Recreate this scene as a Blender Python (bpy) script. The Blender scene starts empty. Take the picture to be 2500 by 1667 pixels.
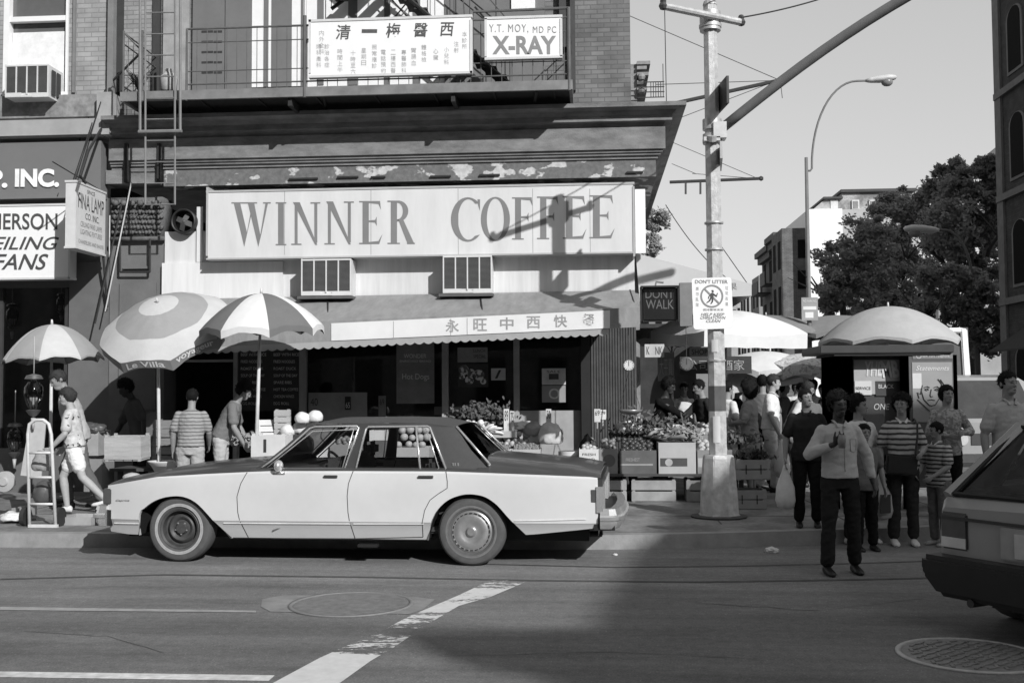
import bpy, bmesh, math, random
from mathutils import Vector, Matrix, noise as mnoise
R = random.Random(11)
SC = bpy.context.scene
C = SC.collection
rad = math.radians
# ------------------------------------------------------------------ camera, sky, sun, exposure
FPX, CH = 2600.0, 1.70                       # focal length in photo pixels (2500 wide), eye height
YAW, PITCH, ROLL = rad(4.2), rad(2.69), -0.006
CR = Matrix.Rotation(YAW, 3, 'Z') @ Matrix.Rotation(math.pi/2 + PITCH, 3, 'X') @ Matrix.Rotation(ROLL, 3, 'Z')
cd = bpy.data.cameras.new('camera'); cam = bpy.data.objects.new('camera', cd); C.objects.link(cam)
cd.sensor_width = 36.0; cd.lens = FPX/2500*36.0; cd.clip_end = 2000; cd.clip_start = 0.1
cam.matrix_world = Matrix.Translation((0, 0, CH)) @ CR.to_4x4()
SC.camera = cam
SKYK = 3.95                                   # grey film renders the sky as one even tone
SUN_D = Vector((-2.09, 2.95, -2.0)).normalized()
W = bpy.data.worlds.new('World'); SC.world = W; W.use_nodes = True
wn = W.node_tree; wn.nodes.clear()
sky = wn.nodes.new('ShaderNodeTexSky'); sky.sky_type = 'NISHITA'; sky.sun_disc = False
sky.sun_elevation = math.asin(-SUN_D.z); sky.sun_rotation = math.atan2(-SUN_D.x, -SUN_D.y)
sky.air_density = 1.0; sky.dust_density = 1.6; sky.ozone_density = 1.0
bw = wn.nodes.new('ShaderNodeRGBToBW'); bg = wn.nodes.new('ShaderNodeBackground'); wo = wn.nodes.new('ShaderNodeOutputWorld')
pw = wn.nodes.new('ShaderNodeMath'); pw.operation = 'POWER'; pw.inputs[1].default_value = 0.44
ml = wn.nodes.new('ShaderNodeMath'); ml.operation = 'MULTIPLY'; ml.inputs[1].default_value = SKYK
wn.links.new(sky.outputs[0], bw.inputs[0]); wn.links.new(bw.outputs[0], pw.inputs[0]); wn.links.new(pw.outputs[0], ml.inputs[0]); wn.links.new(ml.outputs[0], bg.inputs[0]); wn.links.new(bg.outputs[0], wo.inputs[0])
bg.inputs[1].default_value = 0.10
ld = bpy.data.lights.new('sun', 'SUN'); ld.energy = 4.5; ld.angle = rad(0.5); ld.color = (1, 1, 1)
sun = bpy.data.objects.new('sun', ld); C.objects.link(sun); sun.location = (20, -30, 20)
sun.rotation_euler = SUN_D.to_track_quat('-Z', 'Y').to_euler()
vs = SC.view_settings
vs.view_transform = 'Standard'; vs.look = 'None'; vs.gamma = 1; vs.exposure = -0.05; vs.use_curve_mapping = False
# ------------------------------------------------------------------ helpers
def ray(px, py):
    return CR @ Vector(((px-1250)/FPX, -(py-833.5)/FPX, -1.0))
def P(px, py, Y):                            # a photo point at world depth Y
    d = ray(px, py); return Vector((0, 0, CH)) + d*(Y/d.y)
def G(px, py, z=0.0):                        # a photo point on the ground at height z
    d = ray(px, py); return Vector((0, 0, CH)) + d*((z-CH)/d.z)
def wloc(o):
    v = Vector((0, 0, 0))
    while o is not None: v += o.location; o = o.parent
    return v
def tag(o, label=None, cat=None, group=None, kind=None):
    if label: o['label'] = label
    if cat: o['category'] = cat
    if group: o['group'] = group
    if kind: o['kind'] = kind
    return o
def thing(name, label, cat, loc=(0, 0, 0), rz=0, group=None):
    o = bpy.data.objects.new(name, None); C.objects.link(o); o.empty_display_size = 0.2
    o.location = loc; o.rotation_euler = (0, 0, rz)
    return tag(o, label, cat, group)
def copy_tree(o, parent=None):
    c = o.copy(); C.objects.link(c); c.parent = parent
    for ch in list(o.children): copy_tree(ch, c)
    return c
# materials: every one procedural and grey, the photograph is black and white
MATS = {}
def M(name, v, rough=0.75, amt=0.18, scale=6.0, bump=0.0, bscale=60.0, metal=0.0, spec=0.35, streak=None, coat=0.0):
    if name in MATS: return MATS[name]
    m = bpy.data.materials.new(name); m.use_nodes = True; nt = m.node_tree; N = nt.nodes; L = nt.links
    b = N['Principled BSDF']; b.inputs['Roughness'].default_value = rough; b.inputs['Metallic'].default_value = metal
    b.inputs['Specular IOR Level'].default_value = spec
    if coat: b.inputs['Coat Weight'].default_value = coat; b.inputs['Coat Roughness'].default_value = 0.08
    tc = N.new('ShaderNodeTexCoord')
    n1 = N.new('ShaderNodeTexNoise'); n1.inputs['Scale'].default_value = scale; n1.inputs['Detail'].default_value = 6; n1.inputs['Roughness'].default_value = 0.65
    if streak:
        mp = N.new('ShaderNodeMapping'); mp.inputs['Scale'].default_value = streak
        L.new(tc.outputs['Object'], mp.inputs[0]); L.new(mp.outputs[0], n1.inputs['Vector'])
    else: L.new(tc.outputs['Object'], n1.inputs['Vector'])
    mr = N.new('ShaderNodeMapRange'); mr.inputs[1].default_value = 0.25; mr.inputs[2].default_value = 0.75
    mr.inputs[3].default_value = v*(1-amt); mr.inputs[4].default_value = v*(1+amt)
    L.new(n1.outputs[0], mr.inputs[0]); L.new(mr.outputs[0], b.inputs['Base Color'])
    if bump:
        n2 = N.new('ShaderNodeTexNoise'); n2.inputs['Scale'].default_value = bscale; n2.inputs['Detail'].default_value = 4
        L.new(tc.outputs['Object'], n2.inputs['Vector'])
        bp = N.new('ShaderNodeBump'); bp.inputs['Strength'].default_value = bump; bp.inputs['Distance'].default_value = 0.02
        L.new(n2.outputs[0], bp.inputs['Height']); L.new(bp.outputs[0], b.inputs['Normal'])
    MATS[name] = m; return m
def nodes_of(m):
    return m.node_tree.nodes, m.node_tree.links, m.node_tree.nodes['Principled BSDF']
def stripes(name, a, b_, period, duty, axis='Z', off=0.0, rough=0.85):
    if name in MATS: return MATS[name]
    m = M(name, a, rough, 0.05); N, L, b = nodes_of(m)
    tc = N.new('ShaderNodeTexCoord'); sp = N.new('ShaderNodeSeparateXYZ'); L.new(tc.outputs['Object'], sp.inputs[0])
    nz = N.new('ShaderNodeTexNoise'); nz.inputs['Scale'].default_value = 9; L.new(tc.outputs['Object'], nz.inputs[0])
    ma = N.new('ShaderNodeMath'); ma.operation = 'MULTIPLY_ADD'; ma.inputs[1].default_value = 0.02; L.new(nz.outputs[0], ma.inputs[0]); L.new(sp.outputs[axis], ma.inputs[2])
    mo = N.new('ShaderNodeMath'); mo.operation = 'WRAP'; mo.inputs[1].default_value = period; mo.inputs[2].default_value = 0
    L.new(ma.outputs[0], mo.inputs[0])
    gt = N.new('ShaderNodeMath'); gt.operation = 'GREATER_THAN'; gt.inputs[1].default_value = period*duty; L.new(mo.outputs[0], gt.inputs[0])
    mr = N.new('ShaderNodeMapRange'); mr.inputs[3].default_value = a; mr.inputs[4].default_value = b_; L.new(gt.outputs[0], mr.inputs[0])
    L.new(mr.outputs[0], b.inputs['Base Color']); return m
def blotch(name, a, b_, scale, thr, rough=0.85, soft=0.02, streak=None, detail=3):
    if name in MATS: return MATS[name]
    m = M(name, a, rough, 0.1, bump=0.15); N, L, b = nodes_of(m)
    tc = N.new('ShaderNodeTexCoord'); n = N.new('ShaderNodeTexNoise'); n.inputs['Scale'].default_value = scale; n.inputs['Detail'].default_value = detail
    mp = N.new('ShaderNodeMapping'); mp.inputs['Scale'].default_value = streak or (1, 1, 1)
    L.new(tc.outputs['Object'], mp.inputs[0]); L.new(mp.outputs[0], n.inputs['Vector'])
    mr = N.new('ShaderNodeMapRange'); mr.inputs[1].default_value = thr-soft; mr.inputs[2].default_value = thr+soft
    n2 = N.new('ShaderNodeTexNoise'); n2.inputs['Scale'].default_value = 14; n2.inputs['Detail'].default_value = 8; L.new(tc.outputs['Object'], n2.inputs[0])
    mm = N.new('ShaderNodeMapRange'); mm.inputs[1].default_value = .25; mm.inputs[2].default_value = .75; mm.inputs[3].default_value = .75; mm.inputs[4].default_value = 1.25; L.new(n2.outputs[0], mm.inputs[0])
    mr.inputs[3].default_value = a; mr.inputs[4].default_value = b_
    mu = N.new('ShaderNodeMath'); mu.operation = 'MULTIPLY'
    L.new(n.outputs[0], mr.inputs[0]); L.new(mr.outputs[0], mu.inputs[0]); L.new(mm.outputs[0], mu.inputs[1]); L.new(mu.outputs[0], b.inputs['Base Color']); return m
def brick(name, a, b_, mortar, w=0.21, h=0.075):
    if name in MATS: return MATS[name]
    m = M(name, a, 0.9, 0.1); N, L, b = nodes_of(m)
    tc = N.new('ShaderNodeTexCoord'); sp = N.new('ShaderNodeSeparateXYZ'); cb = N.new('ShaderNodeCombineXYZ'); L.new(tc.outputs['Object'], sp.inputs[0])
    ad = N.new('ShaderNodeMath'); L.new(sp.outputs[0], ad.inputs[0]); L.new(sp.outputs[1], ad.inputs[1])
    L.new(ad.outputs[0], cb.inputs[0]); L.new(sp.outputs[2], cb.inputs[1])
    br = N.new('ShaderNodeTexBrick'); br.inputs['Scale'].default_value = 1; br.inputs['Brick Width'].default_value = w; br.inputs['Row Height'].default_value = h
    br.inputs['Mortar Size'].default_value = 0.008; br.inputs['Color1'].default_value = (a, a, a, 1); br.inputs['Color2'].default_value = (b_, b_, b_, 1); br.inputs['Mortar'].default_value = (mortar, mortar, mortar, 1)
    L.new(cb.outputs[0], br.inputs['Vector'])
    n = N.new('ShaderNodeTexNoise'); n.inputs['Scale'].default_value = 2.2; n.inputs['Detail'].default_value = 7; L.new(tc.outputs['Object'], n.inputs[0])
    mr = N.new('ShaderNodeMapRange'); mr.inputs[1].default_value = .3; mr.inputs[2].default_value = .7; mr.inputs[3].default_value = .72; mr.inputs[4].default_value = 1.2; L.new(n.outputs[0], mr.inputs[0])
    mx = N.new('ShaderNodeMix'); mx.data_type = 'RGBA'; mx.blend_type = 'MULTIPLY'; mx.inputs[0].default_value = 1
    L.new(br.outputs['Color'], mx.inputs[6]); L.new(mr.outputs[0], mx.inputs[7]); L.new(mx.outputs[2], b.inputs['Base Color'])
    bp = N.new('ShaderNodeBump'); bp.inputs['Strength'].default_value = 0.5; bp.inputs['Distance'].default_value = 0.01; bp.invert = True
    L.new(br.outputs['Fac'], bp.inputs['Height']); L.new(bp.outputs[0], b.inputs['Normal']); return m
def glass(name, tint=0.75, rough=0.02, refl=1.0):
    if name in MATS: return MATS[name]
    m = bpy.data.materials.new(name); m.use_nodes = True; nt = m.node_tree; nt.nodes.clear()
    o = nt.nodes.new('ShaderNodeOutputMaterial'); t = nt.nodes.new('ShaderNodeBsdfTransparent'); t.inputs[0].default_value = (tint, tint, tint, 1)
    g = nt.nodes.new('ShaderNodeBsdfGlossy'); g.inputs['Roughness'].default_value = rough; g.inputs[0].default_value = (refl, refl, refl, 1)
    f = nt.nodes.new('ShaderNodeFresnel'); f.inputs[0].default_value = 1.45; x = nt.nodes.new('ShaderNodeMixShader')
    nt.links.new(f.outputs[0], x.inputs[0]); nt.links.new(t.outputs[0], x.inputs[1]); nt.links.new(g.outputs[0], x.inputs[2]); nt.links.new(x.outputs[0], o.inputs[0])
    MATS[name] = m; return m
class MB:
    def __init__(s): s.v = []; s.f = []; s.m = []
    def add(s, vs, fs, mi=0):
        o = len(s.v); s.v += [tuple(v) for v in vs]
        for f in fs: s.f.append(tuple(i+o for i in f)); s.m.append(mi)
        return s
    def box(s, x0, x1, y0, y1, z0, z1, mi=0):
        return s.add([(x0, y0, z0), (x1, y0, z0), (x1, y1, z0), (x0, y1, z0), (x0, y0, z1), (x1, y0, z1), (x1, y1, z1), (x0, y1, z1)],
                     [(0, 3, 2, 1), (4, 5, 6, 7), (0, 1, 5, 4), (1, 2, 6, 5), (2, 3, 7, 6), (3, 0, 4, 7)], mi)
    def obox(s, c, size, mat3=None, mi=0):
        a, b, d = [q/2 for q in size]; Rm = mat3 or Matrix.Identity(3); c = Vector(c)
        vs = [c + Rm @ Vector(p) for p in [(-a, -b, -d), (a, -b, -d), (a, b, -d), (-a, b, -d), (-a, -b, d), (a, -b, d), (a, b, d), (-a, b, d)]]
        return s.add(vs, [(0, 3, 2, 1), (4, 5, 6, 7), (0, 1, 5, 4), (1, 2, 6, 5), (2, 3, 7, 6), (3, 0, 4, 7)], mi)
    def fbox(s, px0, py0, px1, py1, Y, d, mi=0):   # a box whose front face fills a photo rectangle at depth Y
        mx, my = (px0+px1)/2, (py0+py1)/2
        return s.box(P(px0, my, Y).x, P(px1, my, Y).x, Y, Y+d, P(mx, py1, Y).z, P(mx, py0, Y).z, mi)
    def quad(s, a, b, c, d, mi=0): return s.add([a, b, c, d], [(0, 1, 2, 3)], mi)
    def tube(s, pts, r, n=8, mi=0, cap=True):
        pts = [Vector(p) for p in pts]; k = len(pts); rs = r if isinstance(r, (list, tuple)) else [r]*k
        rings = []; t0 = (pts[1]-pts[0]).normalized()
        u = t0.orthogonal().normalized()
        for i, p in enumerate(pts):
            t = (pts[min(i+1, k-1)]-pts[max(i-1, 0)]).normalized()
            u = (u - t*u.dot(t)); u = u.normalized() if u.length > 1e-6 else t.orthogonal().normalized()
            w = t.cross(u)
            rings.append([p + (u*math.cos(2*math.pi*j/n) + w*math.sin(2*math.pi*j/n))*rs[i] for j in range(n)])
        return s.loft(rings, mi, cap)
    def loft(s, rings, mi=0, cap=True, closed=True):
        n = len(rings[0]); vs = [v for rg in rings for v in rg]; fs = []
        for i in range(len(rings)-1):
            for j in range(n if closed else n-1):
                j2 = (j+1) % n
                fs.append((i*n+j, i*n+j2, (i+1)*n+j2, (i+1)*n+j))
        if cap and closed:
            fs.append(tuple(range(n-1, -1, -1))); fs.append(tuple((len(rings)-1)*n+j for j in range(n)))
        return s.add(vs, fs, mi)
    def lathe(s, prof, c=(0, 0, 0), n=24, axis='Z', mi=0, mis=None, cap=True):
        c = Vector(c); rings = []
        for r, h in prof:
            rg = []
            for j in range(n):
                a = 2*math.pi*j/n; x, y = r*math.cos(a), r*math.sin(a)
                rg.append(c + (Vector((x, y, h)) if axis == 'Z' else Vector((x, h, y)) if axis == 'Y' else Vector((h, x, y))))
            rings.append(rg)
        if mis:
            for i in range(len(rings)-1): s.loft(rings[i:i+2], mis[i], False)
            return s
        return s.loft(rings, mi, cap)
    def sphere(s, c, r, n=12, mi=0, sc=(1, 1, 1)):
        c = Vector(c); pr = [(max(1e-4, math.sin(math.pi*i/(n//2))), -math.cos(math.pi*i/(n//2))) for i in range(n//2+1)]
        return s.loft([[c + Vector((r*sc[0]*a*math.cos(2*math.pi*j/n), r*sc[1]*a*math.sin(2*math.pi*j/n), r*sc[2]*b)) for j in range(n)] for a, b in pr], mi, True)
    def poly(s, pts, depth=None, mi=0):        # flat polygon, or a slab extruded by the vector depth
        pts = [Vector(p) for p in pts]; n = len(pts)
        if depth is None: return s.add(pts, [tuple(range(n))], mi)
        d = Vector(depth)
        return s.add(pts+[p+d for p in pts], [tuple(range(n)), tuple(range(2*n-1, n-1, -1))]+[((i+1) % n, i, i+n, (i+1) % n+n) for i in range(n)], mi)
    def build(s, name, mat, parent=None, smooth=False, wd=True, bevel=0.0, loc=None):
        me = bpy.data.meshes.new(name); me.from_pydata(s.v, [], s.f)
        mats = mat if isinstance(mat, (list, tuple)) else [mat]
        for m in mats: me.materials.append(m)
        me.polygons.foreach_set('material_index', s.m)
        bm = bmesh.new(); bm.from_mesh(me); bmesh.ops.recalc_face_normals(bm, faces=bm.faces)
        if bevel: bmesh.ops.bevel(bm, geom=[e for e in bm.edges if len(e.link_faces) == 2 and e.calc_face_angle(0) > 0.6], offset=bevel, segments=2, affect='EDGES', clamp_overlap=True)
        bm.to_mesh(me); bm.free()
        if smooth: me.shade_smooth(); 
        if smooth and smooth is not True: me.set_sharp_from_angle(angle=rad(smooth))
        o = bpy.data.objects.new(name, me); C.objects.link(o)
        if parent is not None:
            o.parent = parent
            if wd: o.location = -wloc(parent)
        if loc is not None:                     # keep a top-level mesh thing's origin at its base
            l = Vector(loc); me.transform(Matrix.Translation(-l)); o.location = l
        return o
def text_faces(txt, off=0.0, shear=0.0, space=1.0):
    cu = bpy.data.curves.new('lettering', 'FONT'); cu.body = txt; cu.size = 1; cu.offset = off; cu.shear = shear; cu.space_character = space; cu.resolution_u = 4
    o = bpy.data.objects.new('lettering', cu); C.objects.link(o)
    dg = bpy.context.evaluated_depsgraph_get(); me = o.evaluated_get(dg).to_mesh()
    vs = [v.co.copy() for v in me.vertices]; fs = [tuple(p.vertices) for p in me.polygons]
    o.evaluated_get(dg).to_mesh_clear(); bpy.data.objects.remove(o); bpy.data.curves.remove(cu); return vs, fs
def letter(mb, txt, a, b, h=None, up=(0, 0, 1), mi=0, off=0.0, shear=0.0, space=1.0, out=None):
    # writing whose left base point is a, right base point b, h tall (None: keep the font's own proportion)
    vs, fs = text_faces(txt, off, shear, space)
    if not vs: return
    x0 = min(v.x for v in vs); x1 = max(v.x for v in vs); y0 = min(v.y for v in vs); y1 = max(v.y for v in vs)
    a = Vector(a); b = Vector(b); up = Vector(up); w = (b-a).length; h = h or w*(y1-y0)/(x1-x0)
    mb.add([a + (b-a)*((v.x-x0)/(x1-x0)) + up*(h*(v.y-y0)/(y1-y0)) for v in vs], fs, mi)
def fletter(mb, txt, px0, py0, px1, py1, Y, **k):    # writing that fills a photo rectangle at depth Y
    a = P(px0, py1, Y); b = P(px1, py1, Y); t = P((px0+px1)/2, py0, Y); m = P((px0+px1)/2, py1, Y)
    letter(mb, txt, a, b, (t-m).length, **k)
# ================================================================== ground
SWZ = 0.15
def road_mat():
    m = M('asphalt', 0.1, 0.9, 0.1); N, L, b = nodes_of(m)
    tc = N.new('ShaderNodeTexCoord')
    def nz(scale, det, st=(1, 1, 1), rough=.6):
        mp = N.new('ShaderNodeMapping'); mp.inputs['Scale'].default_value = st; L.new(tc.outputs['Object'], mp.inputs[0])
        n = N.new('ShaderNodeTexNoise'); n.inputs['Scale'].default_value = scale; n.inputs['Detail'].default_value = det; n.inputs['Roughness'].default_value = rough; L.new(mp.outputs[0], n.inputs['Vector']); return n.outputs[0]
    def mr(src, a0, a1, b0, b1):
        r = N.new('ShaderNodeMapRange'); r.inputs[1].default_value = a0; r.inputs[2].default_value = a1; r.inputs[3].default_value = b0; r.inputs[4].default_value = b1; L.new(src, r.inputs[0]); return r.outputs[0]
    def mul(a, c):
        q = N.new('ShaderNodeMath'); q.operation = 'MULTIPLY'; L.new(a, q.inputs[0]); L.new(c, q.inputs[1]); return q.outputs[0]
    fine = mr(nz(70, 5, (1, 1, 1), .75), .3, .7, .62, 1.42); mid = mr(nz(14, 6, (1, 1, 1), .7), .3, .7, .8, 1.2)
    big = mr(nz(.6, 4), .35, .65, .86, 1.12); streak = mr(nz(1.6, 6, (.12, 1.6, 1)), .3, .7, .78, 1.2)
    sp = N.new('ShaderNodeSeparateXYZ'); L.new(tc.outputs['Object'], sp.inputs[0])
    band = mr(sp.outputs[1], 8.0, 10.2, .148, .19)      # the kerb lane is older and paler than the travelled lane
    spk = mr(nz(48, 2), .66, .74, 1, 2.3); oil = mr(nz(1.1, 5, (.35, 1.3, 1)), .56, .7, 1, .72)
    out = mul(mul(mul(fine, mid), mul(big, streak)), mul(mul(band, oil), spk))
    L.new(out, b.inputs['Base Color'])
    bp = N.new('ShaderNodeBump'); bp.inputs['Strength'].default_value = .5; bp.inputs['Distance'].default_value = .006; L.new(nz(230, 3), bp.inputs['Height']); L.new(bp.outputs[0], b.inputs['Normal'])
    b.inputs['Specular IOR Level'].default_value = .25
    return m
tag(MB().quad((-400, -300, 0), (400, -300, 0), (400, 900, 0), (-400, 900, 0)).build('road', road_mat()), kind='structure')
KERB = [(-80, 11.53), (-.4, 11.53), (.6, 11.62), (1.4, 11.76), (2.4, 12.0), (3.6, 12.3), (4.9, 12.75), (5.9, 13.5), (6.4, 14.6), (6.6, 16.5), (6.6, 130)]
def off(path, d):
    out = []
    for i, p in enumerate(path):
        a = Vector(path[max(i-1, 0)]); b = Vector(path[min(i+1, len(path)-1)]); t = (b-a).normalized(); out.append(Vector(p)+Vector((-t.y, t.x))*d)
    return out
side = blotch('sidewalk_concrete', .15, .235, 2.1, .5, .9, .12)
inner = off(KERB, .16)
mb = MB(); n = len(inner)
mb.add([(p.x, p.y, SWZ) for p in inner]+[(-80, 130, SWZ)], [tuple(range(n+1))]); tag(mb.build('sidewalk', side), kind='structure')
kb = MB(); o2 = [Vector(p) for p in KERB]
for i in range(len(KERB)-1):
    a, b, c, d = o2[i], o2[i+1], inner[i+1], inner[i]
    kb.quad((a.x, a.y, -.02), (b.x, b.y, -.02), (b.x+0, b.y+.015, SWZ+.004), (a.x, a.y+.015, SWZ+.004))
    kb.quad((a.x, a.y+.015, SWZ+.004), (b.x, b.y+.015, SWZ+.004), (c.x, c.y, SWZ+.004), (d.x, d.y, SWZ+.004))
tag(kb.build('kerb', M('kerb_stone', .26, .8, .25, 5, .2)), kind='structure')
# sidewalk joints are thin sunk lines
jb = MB()
for x in [-9, -7.5, -6, -4.5, -3, -1.5, 0, 1.5, 3, 4.5]: jb.box(x-.008, x+.008, 12.6, 15.6, SWZ-.01, SWZ+.003)
jb.box(-20, 6, 13.4, 13.416, SWZ-.01, SWZ+.0025)
tag(jb.build('sidewalk_joint', M('joint', .05)), kind='structure')
# painted markings
worn = blotch('worn_paint', .1, .62, 3.0, .46, .8, .03, (.6, 3.5, 1), 9)
solid = blotch('solid_paint', .5, .62, 3.0, .45, .8, .1)
edge = M('pale_seam', .3, .8, .3, 8)
tag(MB().quad(*[G(*q, .004) for q in ((0, 1488), (625, 1494), (625, 1489.5), (0, 1480))]).build('lane_line', edge), kind='structure')
tag(MB().box(-14, G(655, 1662).x, 6.27, 6.38, .001, .004).build('lane_line', solid), kind='structure')
def crossing(name, pts, mat, z=.004):
    tag(MB().poly([G(*q, z) for q in pts]).build(name, mat), kind='structure')
def worn_paint(name, lo, hi, fade):          # paint rubbed through to the road: bare patches are clear
    m = bpy.data.materials.new(name); m.use_nodes = True; nt = m.node_tree; N = nt.nodes; L = nt.links; b = N['Principled BSDF']; b.inputs['Roughness'].default_value = .8
    tc = N.new('ShaderNodeTexCoord'); sp = N.new('ShaderNodeSeparateXYZ'); L.new(tc.outputs['Object'], sp.inputs[0])
    def nz(sc, st, det):
        mp = N.new('ShaderNodeMapping'); mp.inputs['Scale'].default_value = st; L.new(tc.outputs['Object'], mp.inputs[0]); n = N.new('ShaderNodeTexNoise'); n.inputs['Scale'].default_value = sc; n.inputs['Detail'].default_value = det; n.inputs['Roughness'].default_value = .7; L.new(mp.outputs[0], n.inputs['Vector']); return n.outputs[0]
    cr = N.new('ShaderNodeValToRGB'); L.new(sp.outputs[1], cr.inputs[0])
    mr0 = N.new('ShaderNodeMapRange'); mr0.inputs[1].default_value = lo; mr0.inputs[2].default_value = hi; L.new(sp.outputs[1], mr0.inputs[0]); L.new(mr0.outputs[0], cr.inputs[0])
    el = cr.color_ramp.elements; el[0].position = fade[0][0]; el[0].color = (fade[0][1],)*3+(1,); el[1].position = fade[-1][0]; el[1].color = (fade[-1][1],)*3+(1,)
    for p_, v_ in fade[1:-1]: e = el.new(p_); e.color = (v_,)*3+(1,)
    ad = N.new('ShaderNodeMath'); ad.operation = 'MULTIPLY_ADD'; ad.inputs[1].default_value = .45; L.new(nz(26, (.6, 1, 1), 3), ad.inputs[0]); L.new(nz(1.5, (.75, 3.4, 1), 5), ad.inputs[2])
    gt = N.new('ShaderNodeMath'); gt.operation = 'SUBTRACT'; L.new(ad.outputs[0], gt.inputs[0]); L.new(cr.outputs[0], gt.inputs[1])
    mk = N.new('ShaderNodeMapRange'); mk.inputs[1].default_value = -.02; mk.inputs[2].default_value = .03; L.new(gt.outputs[0], mk.inputs[0])
    cl = N.new('ShaderNodeMapRange'); cl.inputs[3].default_value = .42; cl.inputs[4].default_value = .72; L.new(nz(9, (1, 1, 1), 5), cl.inputs[0]); L.new(cl.outputs[0], b.inputs['Base Color'])
    L.new(mk.outputs[0], b.inputs['Alpha']); MATS[name] = m; return m
ylo, yhi = G(900, 1680, 0).y, G(1250, 1412, 0).y
wp = worn_paint('worn_paint', ylo, yhi, [(0, .30), (.19, .42), (.235, .75), (.42, .78), (.5, .70), (.64, .60), (.72, .66), (.82, .60), (.92, .74), (1, .84)])
crossing('crosswalk_line', [(640, 1680), (810, 1680), (905, 1612), (960, 1580), (1040, 1525), (1120, 1478), (1200, 1455), (1292, 1416), (1196, 1416), (1120, 1452), (1000, 1503), (920, 1545), (840, 1578), (780, 1605)], wp)
# patched ring round the left manhole, and dark rolled seams
crossing('road_patch', [(640, 1462), (690, 1452), (1010, 1456), (1062, 1462), (1030, 1488), (1000, 1498), (660, 1492), (637, 1480)], M('patch', .22, .9, .3, 5, .3))
def seam(pts, w, mat):
    mb = MB()
    for i in range(len(pts)-1):
        a, b = G(*pts[i], .003), G(*pts[i+1], .003); d = Vector((0, w/2, 0)); mb.quad(a-d, b-d, b+d, a+d)
    tag(mb.build('road_seam', mat), kind='structure')
def crack(pts, w):
    mb = MB(); q = []
    for (a, b), (c, d) in zip(pts, pts[1:]):
        for k in range(7): t_ = k/7; q.append(G(a+(c-a)*t_+R.uniform(-5, 5), b+(d-b)*t_+R.uniform(-1.2, 1.2), .0028))
    for i in range(len(q)-1): d = Vector((.3*w, w/2, 0))*R.uniform(.5, 1.2); mb.quad(q[i]-d, q[i+1]-d, q[i+1]+d, q[i]+d)
    tag(mb.build('road_crack', M('crack_dark', .085, .9, .3, 9)), kind='structure')
crack([(60, 1540), (260, 1552), (430, 1600)], .008); crack([(1700, 1470), (2000, 1490), (2300, 1455)], .012); crack([(1080, 1600), (1500, 1590), (1900, 1610)], .008)
drk = M('tar_seam', .07, .85, .4, 5)
seam([(0, 1413), (400, 1402), (900, 1408), (1300, 1416), (1700, 1420), (2100, 1414), (2480, 1405)], .07, drk)
seam([(1180, 1376), (1500, 1384), (1800, 1381), (2100, 1374), (2480, 1362)], .05, drk)
def manhole(c, r, label, dark):
    t = thing('manhole_cover', label, 'manhole cover', (c.x, c.y, 0))
    MB().lathe([(r, 0.0), (r, .012), (r*.93, .012), (r*.93, .004)], n=48).build('frame', M('iron_ring_%s' % dark, .42 if dark else .19, .6, .2, 20), t, True, False)
    mb = MB(); mb.lathe([(r*.92, 0), (r*.92, .008), (.001, .008)], n=48)
    if dark:
        k = 0
        for i in range(-9, 10):
            for j in range(-9, 10):
                x, y = i*r*.095, j*r*.095
                if math.hypot(x, y) < r*.84 and (i+j) % 2 == 0:
                    mb.obox((x, y, .012), (r*.13, r*.045, .009), Matrix.Rotation(.5+(i*j % 3)*.5, 3, 'Z'))
    mb.build('lid', M('iron_lid_%s' % dark, .2 if dark else .16, .55, .35, 12, .3, 60), t, False, False)
manhole(G(858, 1475), .5, 'round flush manhole cover in a pale patch beside the worn crosswalk stripe', 0)
manhole(G(2372, 1600), .46, 'round cast manhole cover with raised studs in the shaded road at lower right', 1)
# ================================================================== corner building
YW = 16.85                                    # main facade plane
def zat(px, py, Y): return P(px, py, Y).z
XL, XB = P(262, 300, YW).x, P(1541, 300, YW).x
cb = thing('corner_building', 'old brick corner building with deep dark cornice above the coffee shop', 'building', (XL, YW, 0))
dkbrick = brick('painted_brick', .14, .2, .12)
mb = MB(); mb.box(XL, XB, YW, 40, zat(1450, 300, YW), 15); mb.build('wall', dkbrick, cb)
# storefront shell: side walls, ceiling, back wall
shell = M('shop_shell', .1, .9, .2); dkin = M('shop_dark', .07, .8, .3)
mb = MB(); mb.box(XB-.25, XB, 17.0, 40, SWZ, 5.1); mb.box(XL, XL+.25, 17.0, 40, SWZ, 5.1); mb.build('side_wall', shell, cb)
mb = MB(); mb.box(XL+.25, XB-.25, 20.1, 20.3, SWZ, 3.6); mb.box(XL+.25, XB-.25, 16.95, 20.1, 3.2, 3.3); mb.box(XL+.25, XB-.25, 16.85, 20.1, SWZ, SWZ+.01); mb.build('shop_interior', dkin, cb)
# cornice: one moulding profile swept round the corner
def zc(py, d): return zat(1450, py, YW-d)
stone = M('cornice_paint', .2, .85, .5, 2.2, .25, 40, streak=(1, 1, 2.5)); dstone = M('cornice_dark', .09, .85, .3, 3)
def sweep(prof, x0, mat, name, xr=None):
    mb = MB(); L0 = []; L1 = []; L2 = []
    for d, z in prof:
        L0.append((x0, YW-d, z)); L1.append((XB+d, YW-d, z)); L2.append((XB+d, 38, z))
    mb.loft([L0, L1, L2], 0, True); return mb.build(name, mat, cb)
x0 = P(245, 330, YW-.8).x
z = zc
sweep([(.0, z(250, .8)+.1), (.8, z(252, .8)), (.8, z(262, .8)), (.76, z(265, .8)), (.66, z(270, .7)), (.64, z(274, .7)), (.6, z(284, .6)), (.6, z(297, .6)), (.5, z(301, .5)), (.46, z(312, .5)), (0, z(312, .5))], x0, stone, 'cornice')
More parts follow.
